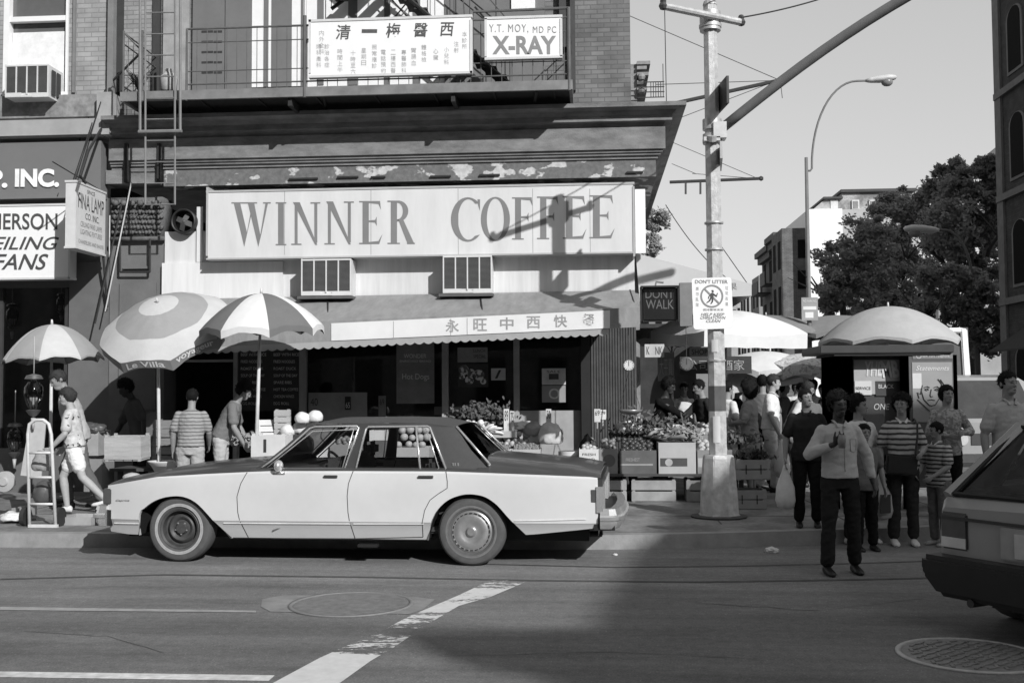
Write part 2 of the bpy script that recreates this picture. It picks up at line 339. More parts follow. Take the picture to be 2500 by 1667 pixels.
sweep([(0, z(313, .5)), (.5, z(313, .5)), (.5, z(366, .5)), (.46, z(368, .46)), (.46, z(374, .46)), (.43, z(376, .43)), (.43, z(381, .43)), (.39, z(384, .39)), (.39, z(390, .39)), (0, z(390, .39))], x0, stone, 'architrave')
peel = blotch('peeling_frieze', .15, .5, 3.2, .585, .9, .015, (1, 1, 1.6), 6)
sweep([(0, z(391, .36)), (.36, z(391, .36)), (.36, z(434, .36)), (.3, z(436, .3)), (0, z(436, .3))], P(400, 420, YW-.36).x, peel, 'frieze')
fr = MB()
for q in ((705, 775, 434), (823, 874, 430), (905, 940, 430), (1050, 1100, 428), (1170, 1220, 425), (1530, 1570, 418)): fr.fbox(q[0], q[2], q[1], q[2]+4, YW-.40, .06)
fr.build('bracket_bar', M('iron_black', .03, .6), cb)
# left console block and the fluted pilaster with its leafy capital
mb = MB(); mb.fbox(258, 415, 385, 448, YW-.42, .42); mb.build('console', stone, cb)
mb = MB()
for q in ((303, 317), (383, 397)): mb.fbox(q[0], 350, q[0]+8, 445, YW-.54, .12)
mb.build('console_rib', M('iron_black', .03), cb)
pil = M('pilaster_paint', .15, .8, .2, 2, .1)
mb = MB(); mb.fbox(266, 585, 400, 1200, YW-.4, .5); mb.fbox(290, 690, 380, 1000, YW-.43, .05)
mb.fbox(300, 650, 365, 656, YW-.45, .05); mb.build('pilaster', pil, cb)
mb = MB(); mb.fbox(268, 578, 400, 587, YW-.5, .2); mb.fbox(270, 482, 396, 580, YW-.34, .4)
for r_ in range(7):
    for k in range(15):
        p = P(276+k*8.2+(r_ % 2)*4, 493+r_*12.5, YW-.35); mb.obox(p, (R.uniform(.02, .05), R.uniform(.02, .07), R.uniform(.03, .075)), Matrix.Rotation(R.uniform(-.8, .8), 3, 'Y'))
for k in range(6): mb.lathe([(.035, -.06), (.05, -.02), (.03, .03)], P(284+k*20, 497, YW-.4), 8, 'Y')
mb.build('capital', M('capital_paint', .12, .8, .4, 8, .3), cb, True)
mb = MB()
for a in ((293, 583, 293, 664), (366, 583, 366, 664), (293, 664, 366, 664)): mb.tube([P(a[0], a[1], YW-.52), P(a[2], a[3], YW-.52)], .018, 6)
mb.build('iron_frame', M('iron_black', .03), cb)
# pale fascia panel under the sign
pan = M('fascia_panel', .62, .7, .16, 2.5, streak=(3.2, 1, .25))
mb = MB(); mb.fbox(402, 556, 1549, 727, YW-.45, .45); mb.build('fascia_panel', pan, cb)
mb = MB(); mb.fbox(395, 640, 690, 731, YW-.49, .035); mb.fbox(480, 505, 494, 640, YW-.49, .035); mb.build('fascia_board', M('fascia_board', .7, .7, .12, 2.5, streak=(3.2, 1, .25)), cb)
# second-floor bays: shutters, white boarded sashes, stone piers
mb = MB(); mb.fbox(398, -60, 462, 232, YW-.05, .1); mb.build('stone_pier', M('pier_stone', .3, .9, .3, 3, .2), cb)
mb = MB(); mb.fbox(283, -60, 300, 225, YW-.06, .1); mb.fbox(372, -60, 390, 225, YW-.06, .1); mb.build('downpipe', M('iron_dark', .05, .6), cb)
mb = MB(); mb.fbox(300, -60, 372, 230, YW-.02, .05); mb.build('brick_pier', brick('mid_brick', .26, .32, .2), cb)
shut = M('shutter_paint', .16, .6, .12, 3); white = M('sash_white', .8, .5, .05); 
def shutter(x0, x1, y0, y1, slats):
    mb = MB(); mb.fbox(x0, y0, x1, y1, YW-.07, .08); o = mb.build('shutter', shut, cb)
    if slats:
        s = MB()
        for y in slats: s.fbox(x0+22, y, x0+50, y+5, YW-.075, .02)
        for y in slats: s.fbox(x0+52, y, x0+72, y+5, YW-.075, .02)
        s.build('slot', M('slot_dark', .04), o)
def bay(x0, x1, y0, y1, bars):
    mb = MB(); mb.fbox(x0, y0, x1, y1, YW-.04, .05); o = mb.build('window', white, cb)
    b = MB()
    for a, c in bars: b.fbox(a, y0, c, y1, YW-.055, .03)
    b.build('mullion', shut, o)
shutter(470, 548, -60, 222, (75, 100, 125, 150, 175)); shutter(550, 614, -60, 222, ())
bay(614, 747, -60, 212, ((644, 655), (663, 712), (735, 740)))
bay(748, 1112, -60, 208, ((775, 790), (850, 872), (938, 952), (1008, 1026), (1085, 1112)))
shutter(1114, 1210, -60, 206, ()); shutter(1212, 1330, -60, 200, ())
mb = MB(); mb.fbox(1248, -60, 1306, 22, YW-.11, .05); mb.build('window', white, cb)
mb = MB(); mb.fbox(1365, -60, 1382, 115, YW-.14, .12); mb.fbox(1392, -60, 1404, 220, YW-.13, .12); mb.build('downpipe', M('iron_dark', .05), cb)
# storefront posts, plinths, ribbed corner shutter
post = M('post_paint', .36, .6, .2, 4); mb = MB()
for a, b in ((569, 579), (730, 746), (1079, 1094), (1254, 1268)): mb.fbox(a, 700, b, 1230, YW-.2, .12)
mb.build('storefront_post', post, cb)
mb = MB(); mb.fbox(400, 878, 569, 884, YW-.14, .06); mb.fbox(1268, 1002, 1419, 1200, YW-.1, .1); mb.build('storefront_rail', post, cb)
mb = MB(); mb.fbox(1419, 700, 1442, 1230, YW-.28, .3); mb.build('storefront_jamb', M('jamb_black', .02), cb)
mb = MB(); rib = P(1442, 900, YW-.2).x; rx1 = P(1554, 900, YW-.2).x; nr = 17
mb.box(rib, rx1, YW-.15, YW-.05, SWZ, 3.0)
for i in range(nr): xx = rib+(rx1-rib)*(i+.5)/nr; mb.lathe([(.022, SWZ), (.022, 2.95)], (xx, YW-.15, 0), 6)
mb.build('rolling_shutter', M('shutter_rust', .07, .6, .3, 5), cb)
gl = glass('shop_glass', .7, .03)
mb = MB(); mb.fbox(746, 780, 1079, 1230, YW-.1, .012); mb.fbox(1094, 780, 1254, 1230, YW-.1, .012); mb.fbox(1268, 780, 1419, 1000, YW-.1, .012); mb.build('shop_window', gl, cb)
# signs and boards in the storefront: each its own flat thing hung on the glass or frame
blk = M('board_black', .05, .6, .2); ink = M('ink_dark', .05, .7, .1); chalk = M('chalk', .7, .8, .3, 30); paper = M('paper', .6, .8, .08)
def board(name, label, cat, q, Y, mat, lines=(), group=None, th=.02):
    mb = MB(); mb.fbox(*q, Y, th); t = thing(name, label, cat, (P((q[0]+q[2])/2, q[3], Y))); mb.build('panel', mat, t)
    for (txt, r4, m_, kw) in lines:
        w = MB(); fletter(w, txt, *r4, Y-.004, **kw); w.build('lettering', m_, t)
    return t
board('menu_board', 'black menu board with two columns of pale lettering behind the parasol pole', 'menu', (581, 852, 729, 1003), YW-.16, blk,
      [(s, (588+80*c, 862+17*r_, 588+80*c+w_, 869+17*r_), chalk, {}) for c in (0, 1) for r_, (s, w_) in enumerate([('BEEF WITH RICE', 62), ('FRIED NOODLES', 52), ('ROAST DUCK', 55), ('SOUP OF THE DAY', 58), ('SPARE RIBS', 44), ('HOT TEA COFFEE', 60), ('CHICKEN WINGS', 50), ('EGG ROLL', 38)])])
board('counter_panel', 'grey panel low in the dark doorway with the number 40', 'panel', (753, 958, 896, 1050), YW-.13, M('panel_grey', .3, .7), [('40', (758, 972, 776, 990), ink, {})])
board('price_card', 'small narrow price card in the dark opening right of the grey number panel', 'card', (924, 966, 942, 1015), YW-.14, M('card_grey', .2), [('69', (927, 974, 938, 988), ink, {})])
board('price_card', 'dark square card with number stuck on the grey number panel', 'card', (842, 968, 856, 1000), YW-.155, M('card_dark', .04), [('65', (844, 982, 854, 996), chalk, {})])
t = board('poster', 'tall grey bread poster in the middle of the shop window', 'poster', (968, 835, 1060, 985), YW-.13, M('poster_grey', .22, .6), [('WONDER', (986, 864, 1041, 874), chalk, {}), ('ENRICHED BREAD', (976, 879, 1052, 884), chalk, {}), ('Hot Dogs', (982, 912, 1048, 930), chalk, {})])
board('poster', 'small poster of a sandwich high in the right window pane', 'poster', (1117, 848, 1190, 884), YW-.13, M('poster_mid', .3, .6), [('LUNCH', (1156, 852, 1184, 860), ink, {}), ('SPECIAL', (1156, 866, 1186, 874), ink, {})])
mb = MB(); mb.fbox(1118, 888, 1192, 945, YW-.13, .015)
t = thing('poster', 'poster with pale round food plates in the right window pane', 'poster', P(1150, 945, YW-.13)); mb.build('panel', blk, t); mb = MB()
for q in ((1132, 903, 14), (1150, 910, 11), (1170, 915, 15), (1146, 928, 12), (1128, 920, 8), (1180, 930, 9)): mb.lathe([(.001, -.005), (q[2]*.0058, -.005), (q[2]*.0058, -.002)], P(q[0], q[1], YW-.13), 14, 'Y')
mb.build('picture', blotch('plates', .15, .7, 14, .5), t)
board('sticker', 'small white square sticker with a dark slash on the window', 'sticker', (1199, 899, 1234, 928), YW-.125, paper, [('/', (1208, 903, 1224, 924), ink, {'off': .03})])
board('window_sign', 'dark strip reading JACKPOT along the bottom of the window', 'sign', (1060, 992, 1180, 1012), YW-.135, M('strip', .1), [("JACKPOT!", (1080, 995, 1158, 1008), M('chalk_b', .5), {'shear': .2})])
board('notice', 'light paper notice with a small picture taped to the right window', 'notice', (1323, 899, 1381, 939), YW-.125, M('notice', .6), [('SALE', (1335, 904, 1368, 910), ink, {})])
mb = MB(); mb.fbox(1340, 912, 1364, 926, YW-.13, .003)
tag(mb.build('notice_picture', M('pic', .08), bpy.data.objects['notice']))
board('notice', 'grey paper notice with a round emblem below the lighter one in the right window', 'notice', (1323, 941, 1381, 982), YW-.125, M('notice_b', .3), [('O', (1340, 948, 1366, 974), chalk, {'off': .01})])
# ------------------------------------------------------------------ the big sign: hand-drawn roman capitals
def arc(cx, cy, rx, ry, a0, a1, n=18): return [(cx+rx*math.cos(a0+(a1-a0)*i/n), cy+ry*math.sin(a0+(a1-a0)*i/n)) for i in range(n+1)]
def roman(ch):
    S = .03; T = .17                                        # serif thickness, stem width (width units are fractions of cap height)
    rct = lambda a, b, c, d: [(a, b), (c, b), (c, d), (a, d)]
    if ch == 'I': return .26, [rct(.06, 0, .2, 1), rct(0, 0, .26, S), rct(0, 1-S, .26, 1)]
    if ch == 'N': return .68, [rct(.08, 0, .15, .97), rct(.54, .05, .61, 1), [(.04, 1), (.2, 1), (.61, 0), (.56, 0), (.08, .93)], rct(0, 0, .24, S), rct(.45, 1-S, .68, 1)]
    if ch == 'W': return .92, [[(.05, 1), (.2, 1), (.37, .3), (.3, 0)], [(.3, 0), (.36, .26), (.49, .82), (.45, .78)], [(.38, 1), (.53, 1), (.68, .25), (.63, 0)], [(.63, 0), (.7, .28), (.86, 1), (.8, 1)], rct(0, 1-S, .6, 1), rct(.74, 1-S, .92, 1)]
    if ch in 'EF':
        p = [rct(.08, 0, .23, 1), [(.23, 1), (.5, 1), (.52, .8), (.46, .93), (.23, .95)], [(.23, .55), (.38, .56), (.42, .64), (.42, .42), (.38, .5), (.23, .51)], rct(0, 1-S, .23, 1), rct(0, 0, .3, S)]
        if ch == 'E': p += [[(.23, 0), (.48, 0), (.56, .24), (.46, .07), (.23, .05)]]
        return (.56 if ch == 'E' else .52), p
    if ch == 'R':
        o = arc(.26, .76, .24, .24, math.pi/2, -math.pi/2); i = arc(.24, .76, .13, .19, -math.pi/2, math.pi/2)
        return .66, [rct(.08, 0, .23, 1), o+i, [(.27, .54), (.38, .56), (.64, .02), (.48, .02)], rct(0, 1-S, .27, 1), rct(0, 0, .3, S), rct(.47, 0, .66, S), rct(.22, .52, .27, .57), rct(.22, .95, .27, 1)]
    if ch == 'O': return .68, [arc(.34, .5, .34, .53, 0, math.pi)+arc(.34, .5, .2, .49, math.pi, 0), arc(.34, .5, .34, .53, math.pi, 2*math.pi)+arc(.34, .5, .2, .49, 2*math.pi, math.pi)]
    if ch == 'C': return .66, [arc(.38, .5, .38, .53, .8, 2*math.pi-.75, 30)+arc(.40, .5, .24, .485, 2*math.pi-.95, .9, 30), [(.6, .98), (.66, .98), (.66, .7), (.62, .82)]]
YS = YW-.75
sg = thing('shop_sign', 'long white sign board reading WINNER COFFEE in grey roman capitals', 'sign', P(1027, 625, YS))
mb = MB(); mb.fbox(508, 459, 1546, 624, YS, .30); mb.build('board', M('sign_face', .63, .6, .1, 1.6, streak=(2.2, 1, .5)), sg)
mb = MB(); mb.fbox(503, 455, 1549, 460, YS-.012, .32); mb.fbox(503, 622, 1549, 626, YS-.012, .32); mb.fbox(1545, 455, 1550, 626, YS-.013, .3); mb.fbox(503, 457, 508, 625, YS-.013, .32); mb.build('frame', M('sign_trim', .42, .5, .1), sg)
mb = MB()
for x in (694, 1118, 1440, 905, 1300): mb.fbox(x, 461, x+1.2, 622, YS-.002, .004)
mb.build('seam', M('sign_seam', .3), sg)
mb = MB(); k = 0
for ch, a, b, t_, bt in (('W', 565, 661, 494, 603), ('I', 673, 699, 494, 599), ('N', 711, 782, 494, 598), ('N', 792, 864, 492, 597), ('E', 877, 934, 491, 596), ('R', 946, 1013, 490, 596),
                         ('C', 1101, 1172, 485, 587), ('O', 1174, 1245, 484, 586), ('F', 1250, 1300, 482, 585), ('F', 1311, 1363, 480, 584), ('E', 1374, 1432, 479, 583), ('E', 1439, 1501, 477, 582)):
    w, ps = roman(ch)
    for p in ps:
        k += 1; mb.poly([P(a+(b-a)*u/w, bt+(t_-bt)*v, YS-.003-.0004*(k % 5)) for u, v in p])
mb.build('lettering', M('sign_letter', .2, .6, .1, 2), sg)
mb = MB(); mb.fbox(1551, 462, 1576, 618, YW-.5, .1)
tag(mb.build('sign_end_board', M('sash_white', .8), None, loc=P(1563, 618, YW-.5)), 'narrow white board beside the right end of the long coffee sign', 'board')
# ------------------------------------------------------------------ awning
FLX=385
A = {k: P(*q) for k, q in dict(tl=(395, 731, YW-.5), tr=(1549, 708, YW-.5), fl=(385, 803, 15.05), fr=(1562, 753, 15.05)).items()}
aw = thing('awning', 'grey cloth awning with white valance of Chinese characters over the shop', 'awning', (0, 15.05, 2.5))
mb = MB(); nn = 40; top = [A['tl'].lerp(A['tr'], i/nn) for i in range(nn+1)]; frt = [A['fl'].lerp(A['fr'], i/nn) for i in range(nn+1)]
mid = [a.lerp(b, .5)-Vector((0, 0, .025+.01*math.sin(i*1.7))) for i, (a, b) in enumerate(zip(top, frt))]
mb.loft([top, mid, frt], 0, False, False); mb.build('canopy', M('awning_cloth', .26, .9, .22, 2.2, .3, 12, streak=(3, 1, 1)), aw, True)
def vz(t, py0, py1): return P(385+1177*t, py0+(py1-py0)*t, 15.04)
mb = MB(); rows = []
for fl, fr_ in ((802, 750), (853, 798)):
    rows.append([P(385+1177*i/nn, fl+(fr_-fl)*i/nn, 15.04) for i in range(nn+1)])
mb.loft([[p+Vector((0, .004, 0)) for p in rows[0]], [p+Vector((0, .004, 0)) for p in rows[1]]], 0, False, False); mb.build('valance', M('awning_cloth', .26), aw)
mb = MB(); q0, q1 = .36, (1489-385)/1177
rr = []
for fl, fr_ in ((809, 754), (851, 798)): rr.append([P(385+1177*(q0+(q1-q0)*i/nn), fl+(fr_-fl)*(q0+(q1-q0)*i/nn), 15.032) for i in range(nn+1)])
mb.loft(rr, 0, False, False); mb.build('valance_band', M('band_white', .7, .8, .08, 2), aw)
mb = MB(); ns = 420; a_, b_ = [], []
for i in range(ns+1):
    t_ = i/ns; px = 385+1177*t_
    if px > 1489: break
    a_.append(P(px, 850-54*t_, 15.046)); b_.append(P(px, 865+5*abs(math.sin(math.pi*i/8))-54*t_, 15.04))
mb.loft([a_, b_], 0, False, False); mb.build('scallop', M('scallop_cloth', .34, .9, .1), aw)
for i, ch in enumerate('永旺中西快餐'):
    cx = (1105, 1173, 1238, 1303, 1369, 1437)[i]; t_ = (cx-385)/1177; yb = 851-53*t_; mb = MB()
    fletter(mb, ch, cx-17, yb-38, cx+16, yb-8, 15.027, off=.012); mb.build('lettering', M('band_letter', .3, .7), aw)
mb = MB()
for px in (1100, 1140, 960): t_ = (px-385)/1177; mb.fbox(px, 810-53*t_, px+1.2, 850-53*t_, 15.028, .003)
mb.build('seam', M('sign_seam', .3), aw)
mb = MB()
for px in (400, 800, 1180, 1555): t_ = (px-385)/1177; mb.tube([P(px, 812-53*t_, 15.06), P(395+1150*t_, 727-19*t_, YW-.5)], .012, 6)
mb.build('support_arm', M('iron_black', .03), aw)
# side-street awning with its pale closed end
sa = thing('side_awning', 'pale awning with closed end sloping out over the side street stalls', 'awning', (XB+.1, YW-.3, 2.5))
q = [P(1552, 618, YW-.3), P(1835, 693, YW-.3), P(1835, 722, YW-.3), P(1562, 735, YW-.3)]
mb = MB(); mb.poly(q, (0, .02, 0)); mb.build('end_panel', M('awning_pale', .52, .8, .08, 2), sa)
mb = MB(); mb.quad(q[0], q[1], q[1]+Vector((0, 6, 0)), q[0]+Vector((0, 6, 0))); mb.quad(q[1], q[2], q[2]+Vector((0, 6, 0)), q[1]+Vector((0, 6, 0))); mb.build('canopy', M('awning_pale', .52), sa)
w = MB(); fletter(w, '新鮮水果', 1700, 690, 1800, 708, YW-.304); w.build('lettering', M('ink_mid', .2), sa)
# ------------------------------------------------------------------ window air conditioners
def ac(label, q, Y, dep, shelf=True, side=False):
    x0, y0, x1, y1 = q; cx = (x0+x1)/2
    t = thing('air_conditioner', label, 'air conditioner', P(cx, y1, Y))
    case = M('ac_case', .62, .5, .1, 3); mb = MB(); mb.fbox(x0+1, y0+1, x1-1, y1-1, Y+.02, dep-.02); mb.build('case', case, t)
    mb = MB()
    for k in range(26): yy = y0+6+(y1-y0-20)*k/25; mb.fbox(x0+5, yy, x1-5, yy+1.2, Y+.006, .012)
    mb.build('louvre', M('ac_fin', .12, .5), t)
    mb = MB(); mb.fbox(x0+4, y0+4, x1-4, y1-12, Y+.012, .01); mb.build('grille_back', M('ac_back', .05), t)
    mb = MB()
    for k in range(5): xx = x0+(x1-x0-3)*k/4; mb.fbox(xx, y0, xx+3, y1-8, Y-.004, .02)
    mb.fbox(x0, y0, x1, y0+4, Y-.006, .02); mb.fbox(x0, y1-11, cx-14, y1-1, Y-.006, .02); mb.fbox(cx+14, y1-11, x1, y1-1, Y-.006, .02); mb.fbox(x0, y1-6, x1, y1-1, Y-.004, .02); mb.build('front_frame', case, t)
    if side:
        mb = MB(); xs = P(x1, y1, Y).x-.004; za, zb = P(cx, y1-10, Y).z, P(cx, y0+10, Y).z
        for k in range(2): mb.box(xs, xs+.012, Y+.1+.16*k, Y+.22+.16*k, za, zb)
        mb.build('side_vent', M('ac_back', .05), t)
    if shelf:
        mb = MB(); mb.fbox(x0-10, y1, x1+2, y1+7, Y-.03, dep+.03); mb.build('shelf', M('shelf_dark', .1), t)
ac('window air conditioner under the letters NE of the long coffee sign', (735, 632, 857, 722), YW-.85, .42)
ac('window air conditioner under the gap before COFFEE on the long sign', (1081, 624, 1201, 716), YW-.85, .42)
# extractor fan
fn = thing('extractor_fan', 'round black extractor fan left of the long coffee sign', 'fan', P(447, 572, YW-.62))
c = P(447, 540, YW-.6); mb = MB(); mb.lathe([(.2, .16), (.2, 0), (.185, -.01), (.17, .0), (.17, .15)], c, 28, 'Y'); mb.build('housing', M('fan_black', .02, .5, .3), fn, 40)
mb = MB()
for k in range(4):
    a = k*math.pi/2+.4; Rm = Matrix.Rotation(a, 3, 'Y') @ Matrix.Rotation(.5, 3, 'Z'); mb.obox(c+Vector((.085*math.cos(a), .06, -.085*math.sin(a))), (.14, .006, .08), Rm)
mb.sphere(c+Vector((0, .05, 0)), .035); mb.build('blade', M('fan_blade', .1, .5), fn)
# ================================================================== fire escape on the corner building
YFE = 15.56
iron = M('escape_iron', .11, .7, .3, 4); ironl = M('escape_pale', .3, .7, .3, 4); ironb = M('iron_black', .03)
fe = thing('fire_escape', 'iron fire escape balcony with railing and drop ladder over the cornice', 'fire escape', P(840, 240, YFE))
def zf(py): return zat(840, py, YFE)
xa, xb = P(293, 235, YFE).x, P(1398, 220, YFE).x
mb = MB(); zt, zb_ = zf(210), zf(233)
mb.box(xa, xb, YFE, YFE+.05, zb_, zt); mb.box(xa, xa+.05, YFE+.05, YW, zb_, zt); mb.box(xb-.05, xb, YFE+.05, YW, zb_, zt)
mb.build('edge_beam', M('beam_rust', .2, .8, .35, 3), fe)
mb = MB(); y = YFE+.06
while y < YW-.06: mb.box(xa+.05, xb-.05, y, y+.045, zb_+.03, zb_+.045); y += .058
k = xa+.3
while k < xb: mb.box(k, k+.02, YFE+.05, YW-.02, zb_, zb_+.028); k += .9
mb.build('floor_slats', ironb, fe)
def rail(x0, x1, skip=None):
    mb = MB()
    for py, r_ in ((58, .016), (92, .008), (163, .008), (195, .012)): mb.tube([(x0, YFE+.03, zf(py)), (x1, YFE+.03, zf(py))], r_, 6)
    x = x0
    while x <= x1+.01: mb.tube([(x, YFE+.03, zf(212)), (x, YFE+.03, zf(58))], .006, 5); x += .155
    mb.build('railing', iron, fe)
x_l = P(300, 140, YFE).x; x_m = P(455, 140, YFE).x; x_p = P(743, 140, YFE).x
rail(x_m, xb-.04)
mb = MB()
for x, r_ in ((x_l, .018), (x_m, .02), (x_p, .03), (xb-.05, .028), (P(346, 100, YFE).x, .02)): mb.tube([(x, YFE+.02, zf(235)), (x, YFE+.02, zf(35 if r_ > .025 else 58))], r_, 8)
mb.tube([(xb-.05, YFE+.03, zf(36)), (P(1155, 36, YFE).x, YFE+.03, zf(38))], .02, 6)
mb.build('post', iron, fe)
mb = MB()
for py in (62, 90, 195): mb.tube([(x_l, YFE+.03, zf(py)), (x_l, YW, zf(py))], .011, 6); mb.tube([(xb-.04, YFE+.03, zf(py)), (xb-.04, YW, zf(py))], .011, 6)
for k in range(1, 6): yy = YFE+k*.19; mb.tube([(x_l, yy, zf(212)), (x_l, yy, zf(62))], .006, 5); mb.tube([(xb-.04, yy, zf(212)), (xb-.04, yy, zf(62))], .006, 5)
mb.tube([(x_l, YFE+.03, zf(62)), (P(346, 110, YFE).x, YFE+.03, zf(110))], .014, 6)
mb.tube([P(258, 215, YW-.1), P(348, 125, YFE+.1)], .02, 6); mb.build('end_railing', iron, fe)
mb = MB()
for a, b in ((P(470, 300, YW-.1), P(450, 233, YFE+.1)), (P(800, 300, YW-.1), P(790, 230, YFE+.1)), (P(1300, 285, YW-.1), P(1310, 222, YFE+.1))): mb.tube([a, b], .025, 6)
for a in (700, 1100): mb.box(P(a, 240, YFE).x, P(a, 240, YFE).x+.06, YFE+.06, YW, zb_-.12, zb_)
mb.build('bracket', ironb, fe)
# drop ladder: outer guide and the inner ladder hanging past the cornice
lad = M('ladder_iron', .2, .6, .2, 5); Yl = YFE-.09
mb = MB()
for px in (342, 440): mb.tube([P(px, -30, Yl), P(px, 323, Yl)], .021, 6)
mb.tube([P(338, 322, Yl), P(444, 320, Yl)], .026, 6); mb.build('ladder_guide', lad, fe)
mb = MB(); Yi = Yl+.06
for px in (355, 427): mb.tube([P(px, -30, Yi), P(px, 500, Yi)], .016, 6)
for k in range(11): mb.tube([P(355, -20+52*k, Yi), P(427, -21+52*k, Yi)], .01, 5)
mb.build('ladder', lad, fe)
mb = MB()
def flight(a, b, n, dark):
    a, b = Vector(a), Vector(b)
    for dy in (0, .5):
        o = Vector((0, dy, 0)); mb.tube([a+o, b+o], .03, 6); up = Vector((0, 0, .8)); mb.tube([a+o+up, b+o+up], .012, 5)
        for k in range(0, n, 2): p = a.lerp(b, k/n)+o; mb.tube([p, p+up], .007, 4)
    for k in range(1, n): p = a.lerp(b, k/n); mb.box(p.x-.1, p.x+.1, p.y, p.y+.5, p.z-.012, p.z+.012)
flight(P(1245, 205, YW-.75), P(835, -140, YW-.75), 17, 0)
flight(P(790, -5, YW-.75), P(1010, -170, YW-.75), 8, 0)
mb.build('stair', ironb, fe)
mb = MB()
for a, b in (((930, -30), (1010, 60)), ((1015, -20), (950, 60)), ((1130, -10), (1135, 55)), ((1180, -20), (1240, 50))): mb.tube([P(*a, YW-.3), P(*b, YW-.3)], .012, 5)
mb.build('brace_rod', iron, fe)
for px, py, w_, h_ in ((340, 190, 26, 20), (412, 190, 20, 40)):
    mb = MB(); c0 = P(px, 226, YFE+.4)
    if px < 400:
        for k in range(16): a = R.uniform(0, 6.28); mb.tube([c0, c0+Vector((.06*math.cos(a), .06*math.sin(a), R.uniform(.1, .25))), c0+Vector((.2*math.cos(a), .2*math.sin(a), R.uniform(.15, .42)))], [.012, .012, .003], 4)
        tag(mb.build('potted_plant', M('plant_dark', .06), None, loc=c0), 'dark spiky plant standing on the fire escape at its left end', 'plant')
    else:
        mb.lathe([(.09, 0), (.12, .02), (.13, .22), (.11, .26), (.05, .33), (.06, .36)], c0, 14)
        tag(mb.build('cloth_bundle', M('bundle', .4, .9, .3, 8), None, True, loc=c0), 'pale tied bundle standing on the fire escape by the ladder', 'bundle')
# signs hung on the railing
smallink = M('faint_ink', .42, .7, .1); YB = YFE-.06
def hung(name, label, q, Y, th=.08):
    t = thing(name, label, 'sign', P((q[0]+q[2])/2, q[3], Y)); mb = MB(); mb.fbox(*q, Y, th); mb.build('board', M('hung_white', .82, .5, .03), t)
    f = MB(); x0, y0, x1, y1 = q
    for r4 in ((x0-3, y0-3, x1+3, y0+3), (x0-3, y1-3, x1+3, y1+3), (x0-3, y0+3, x0+3, y1-3), (x1-3, y0+3, x1+3, y1-3)): f.fbox(*r4, Y-.012, th+.02)
    f.build('frame', M('hung_frame', .6, .5, .08), t); return t
t = hung('doctor_sign', 'large white sign with brushed Chinese characters on the fire escape railing', (756, 45, 1150, 182), YB)
mb = MB()
for ch, cx, cy, s in (('清', 838, 79, 18), ('一', 902, 77, 19), ('梅', 960, 75, 18), ('醫', 1027, 74, 17), ('西', 1092, 72, 17)):
    if ch == '一': fletter(mb, ch, cx-s, cy-5, cx+s, cy+4, YB-.004, off=.02, shear=.1)
    else: fletter(mb, ch, cx-s, cy-s, cx+s, cy+s, YB-.004, off=.012, shear=.12)
mb.build('lettering', M('brush_ink', .09, .7, .2, 20), t)
mb = MB()
for cx, y0, txt in ((785, 75, '内外全科'), (778, 108, '婦科產科'), (798, 108, '診治各症'), (830, 120, '時間上午'), (862, 124, '十時至六'), (888, 118, '星期日'), (914, 110, '照常應診'), (936, 122, '電話預約'), (960, 122, '二樓西醫'), (986, 122, '專醫肺科'), (1010, 118, '胃腸血'), (1035, 110, '體格檢'), (1064, 120, '心臟'), (1090, 116, '小兒科'), (1114, 102, '注射'), (1134, 78, '本診所')):
    for i, ch in enumerate(txt): fletter(mb, ch, cx-6, y0+i*15, cx+6, y0+i*15+12, YB-.004)
mb.build('small_lettering', smallink, t)
t = hung('xray_sign', 'white sign reading XRAY with a doctor name on the fire escape railing', (1186, 42, 1370, 141), YB-.02)
mb = MB(); fletter(mb, 'Y.T. MOY,', 1194, 60, 1290, 82, YB-.024, space=1.2); fletter(mb, 'MD PC', 1301, 65, 1358, 81, YB-.024, space=1.2); mb.build('lettering', M('ink_grey', .25), t)
mb = MB(); fletter(mb, 'X-RAY', 1202, 88, 1358, 133, YB-.024, off=.03); mb.build('large_lettering', M('ink_mid2', .25), t)
# ================================================================== left building
YA = 16.6
xA0, xA1 = P(-420, 300, YA).x, P(258, 300, YA).x
la = thing('lamp_shop_building', 'pale brick building carrying the ceiling fan sign, with a lamp shop at street level', 'building', (P(80, 300, YA).x, YA, 0))
mb = MB(); zs = zat(80, 262, YA); xw0, xw1 = P(8, 100, YA).x, P(166, 100, YA).x; zw0 = zat(80, 236, YA)
mb.box(xA0, xw0, YA, YA+.4, zs, 15); mb.box(xw1, xA1, YA, YA+.4, zs, 15); mb.box(xw0, xw1, YA, YA+.4, zs, zw0); mb.box(xw0, xw1, YA, YA+.4, 8.6, 15); mb.box(xA0, xA1, YA+.4, YA+12, zs, 14.9)
mb.build('wall', brick('pale_brick', .3, .36, .24, .24, .08), la)
mb = MB(); mb.fbox(177, -60, 183, 226, YA-.05, .05); mb.fbox(262, -60, 276, 300, YA-.12, .12); mb.build('downpipe', M('pipe_grey', .2), la)
wf = MB(); wf.fbox(8, -60, 22, 236, YA-.03, .2); wf.fbox(160, -60, 166, 236, YA-.03, .2); wf.fbox(22, 40, 160, 52, YA-.02, .1); wf.fbox(22, 226, 160, 236, YA-.05, .2)
wo_ = wf.build('window', M('sash_white', .8), la)
mb = MB(); mb.fbox(22, -60, 160, 40, YA+.08, .02); mb.fbox(22, 52, 160, 80, YA+.1, .02); mb.build('pane', M('pane_grey', .12, .15, .1, spec=.5), wo_)
mb = MB(); mb.fbox(30, 79, 156, 226, YA+.06, .03); mb.build('window_blind', M('blind_white', .75, .8), wo_)
mb = MB(); mb.fbox(-420, 238, 258, 292, YA-.18, .2); mb.build('sill_course', blotch('rough_stone', .2, .28, 5, .5, .9, .1), la)
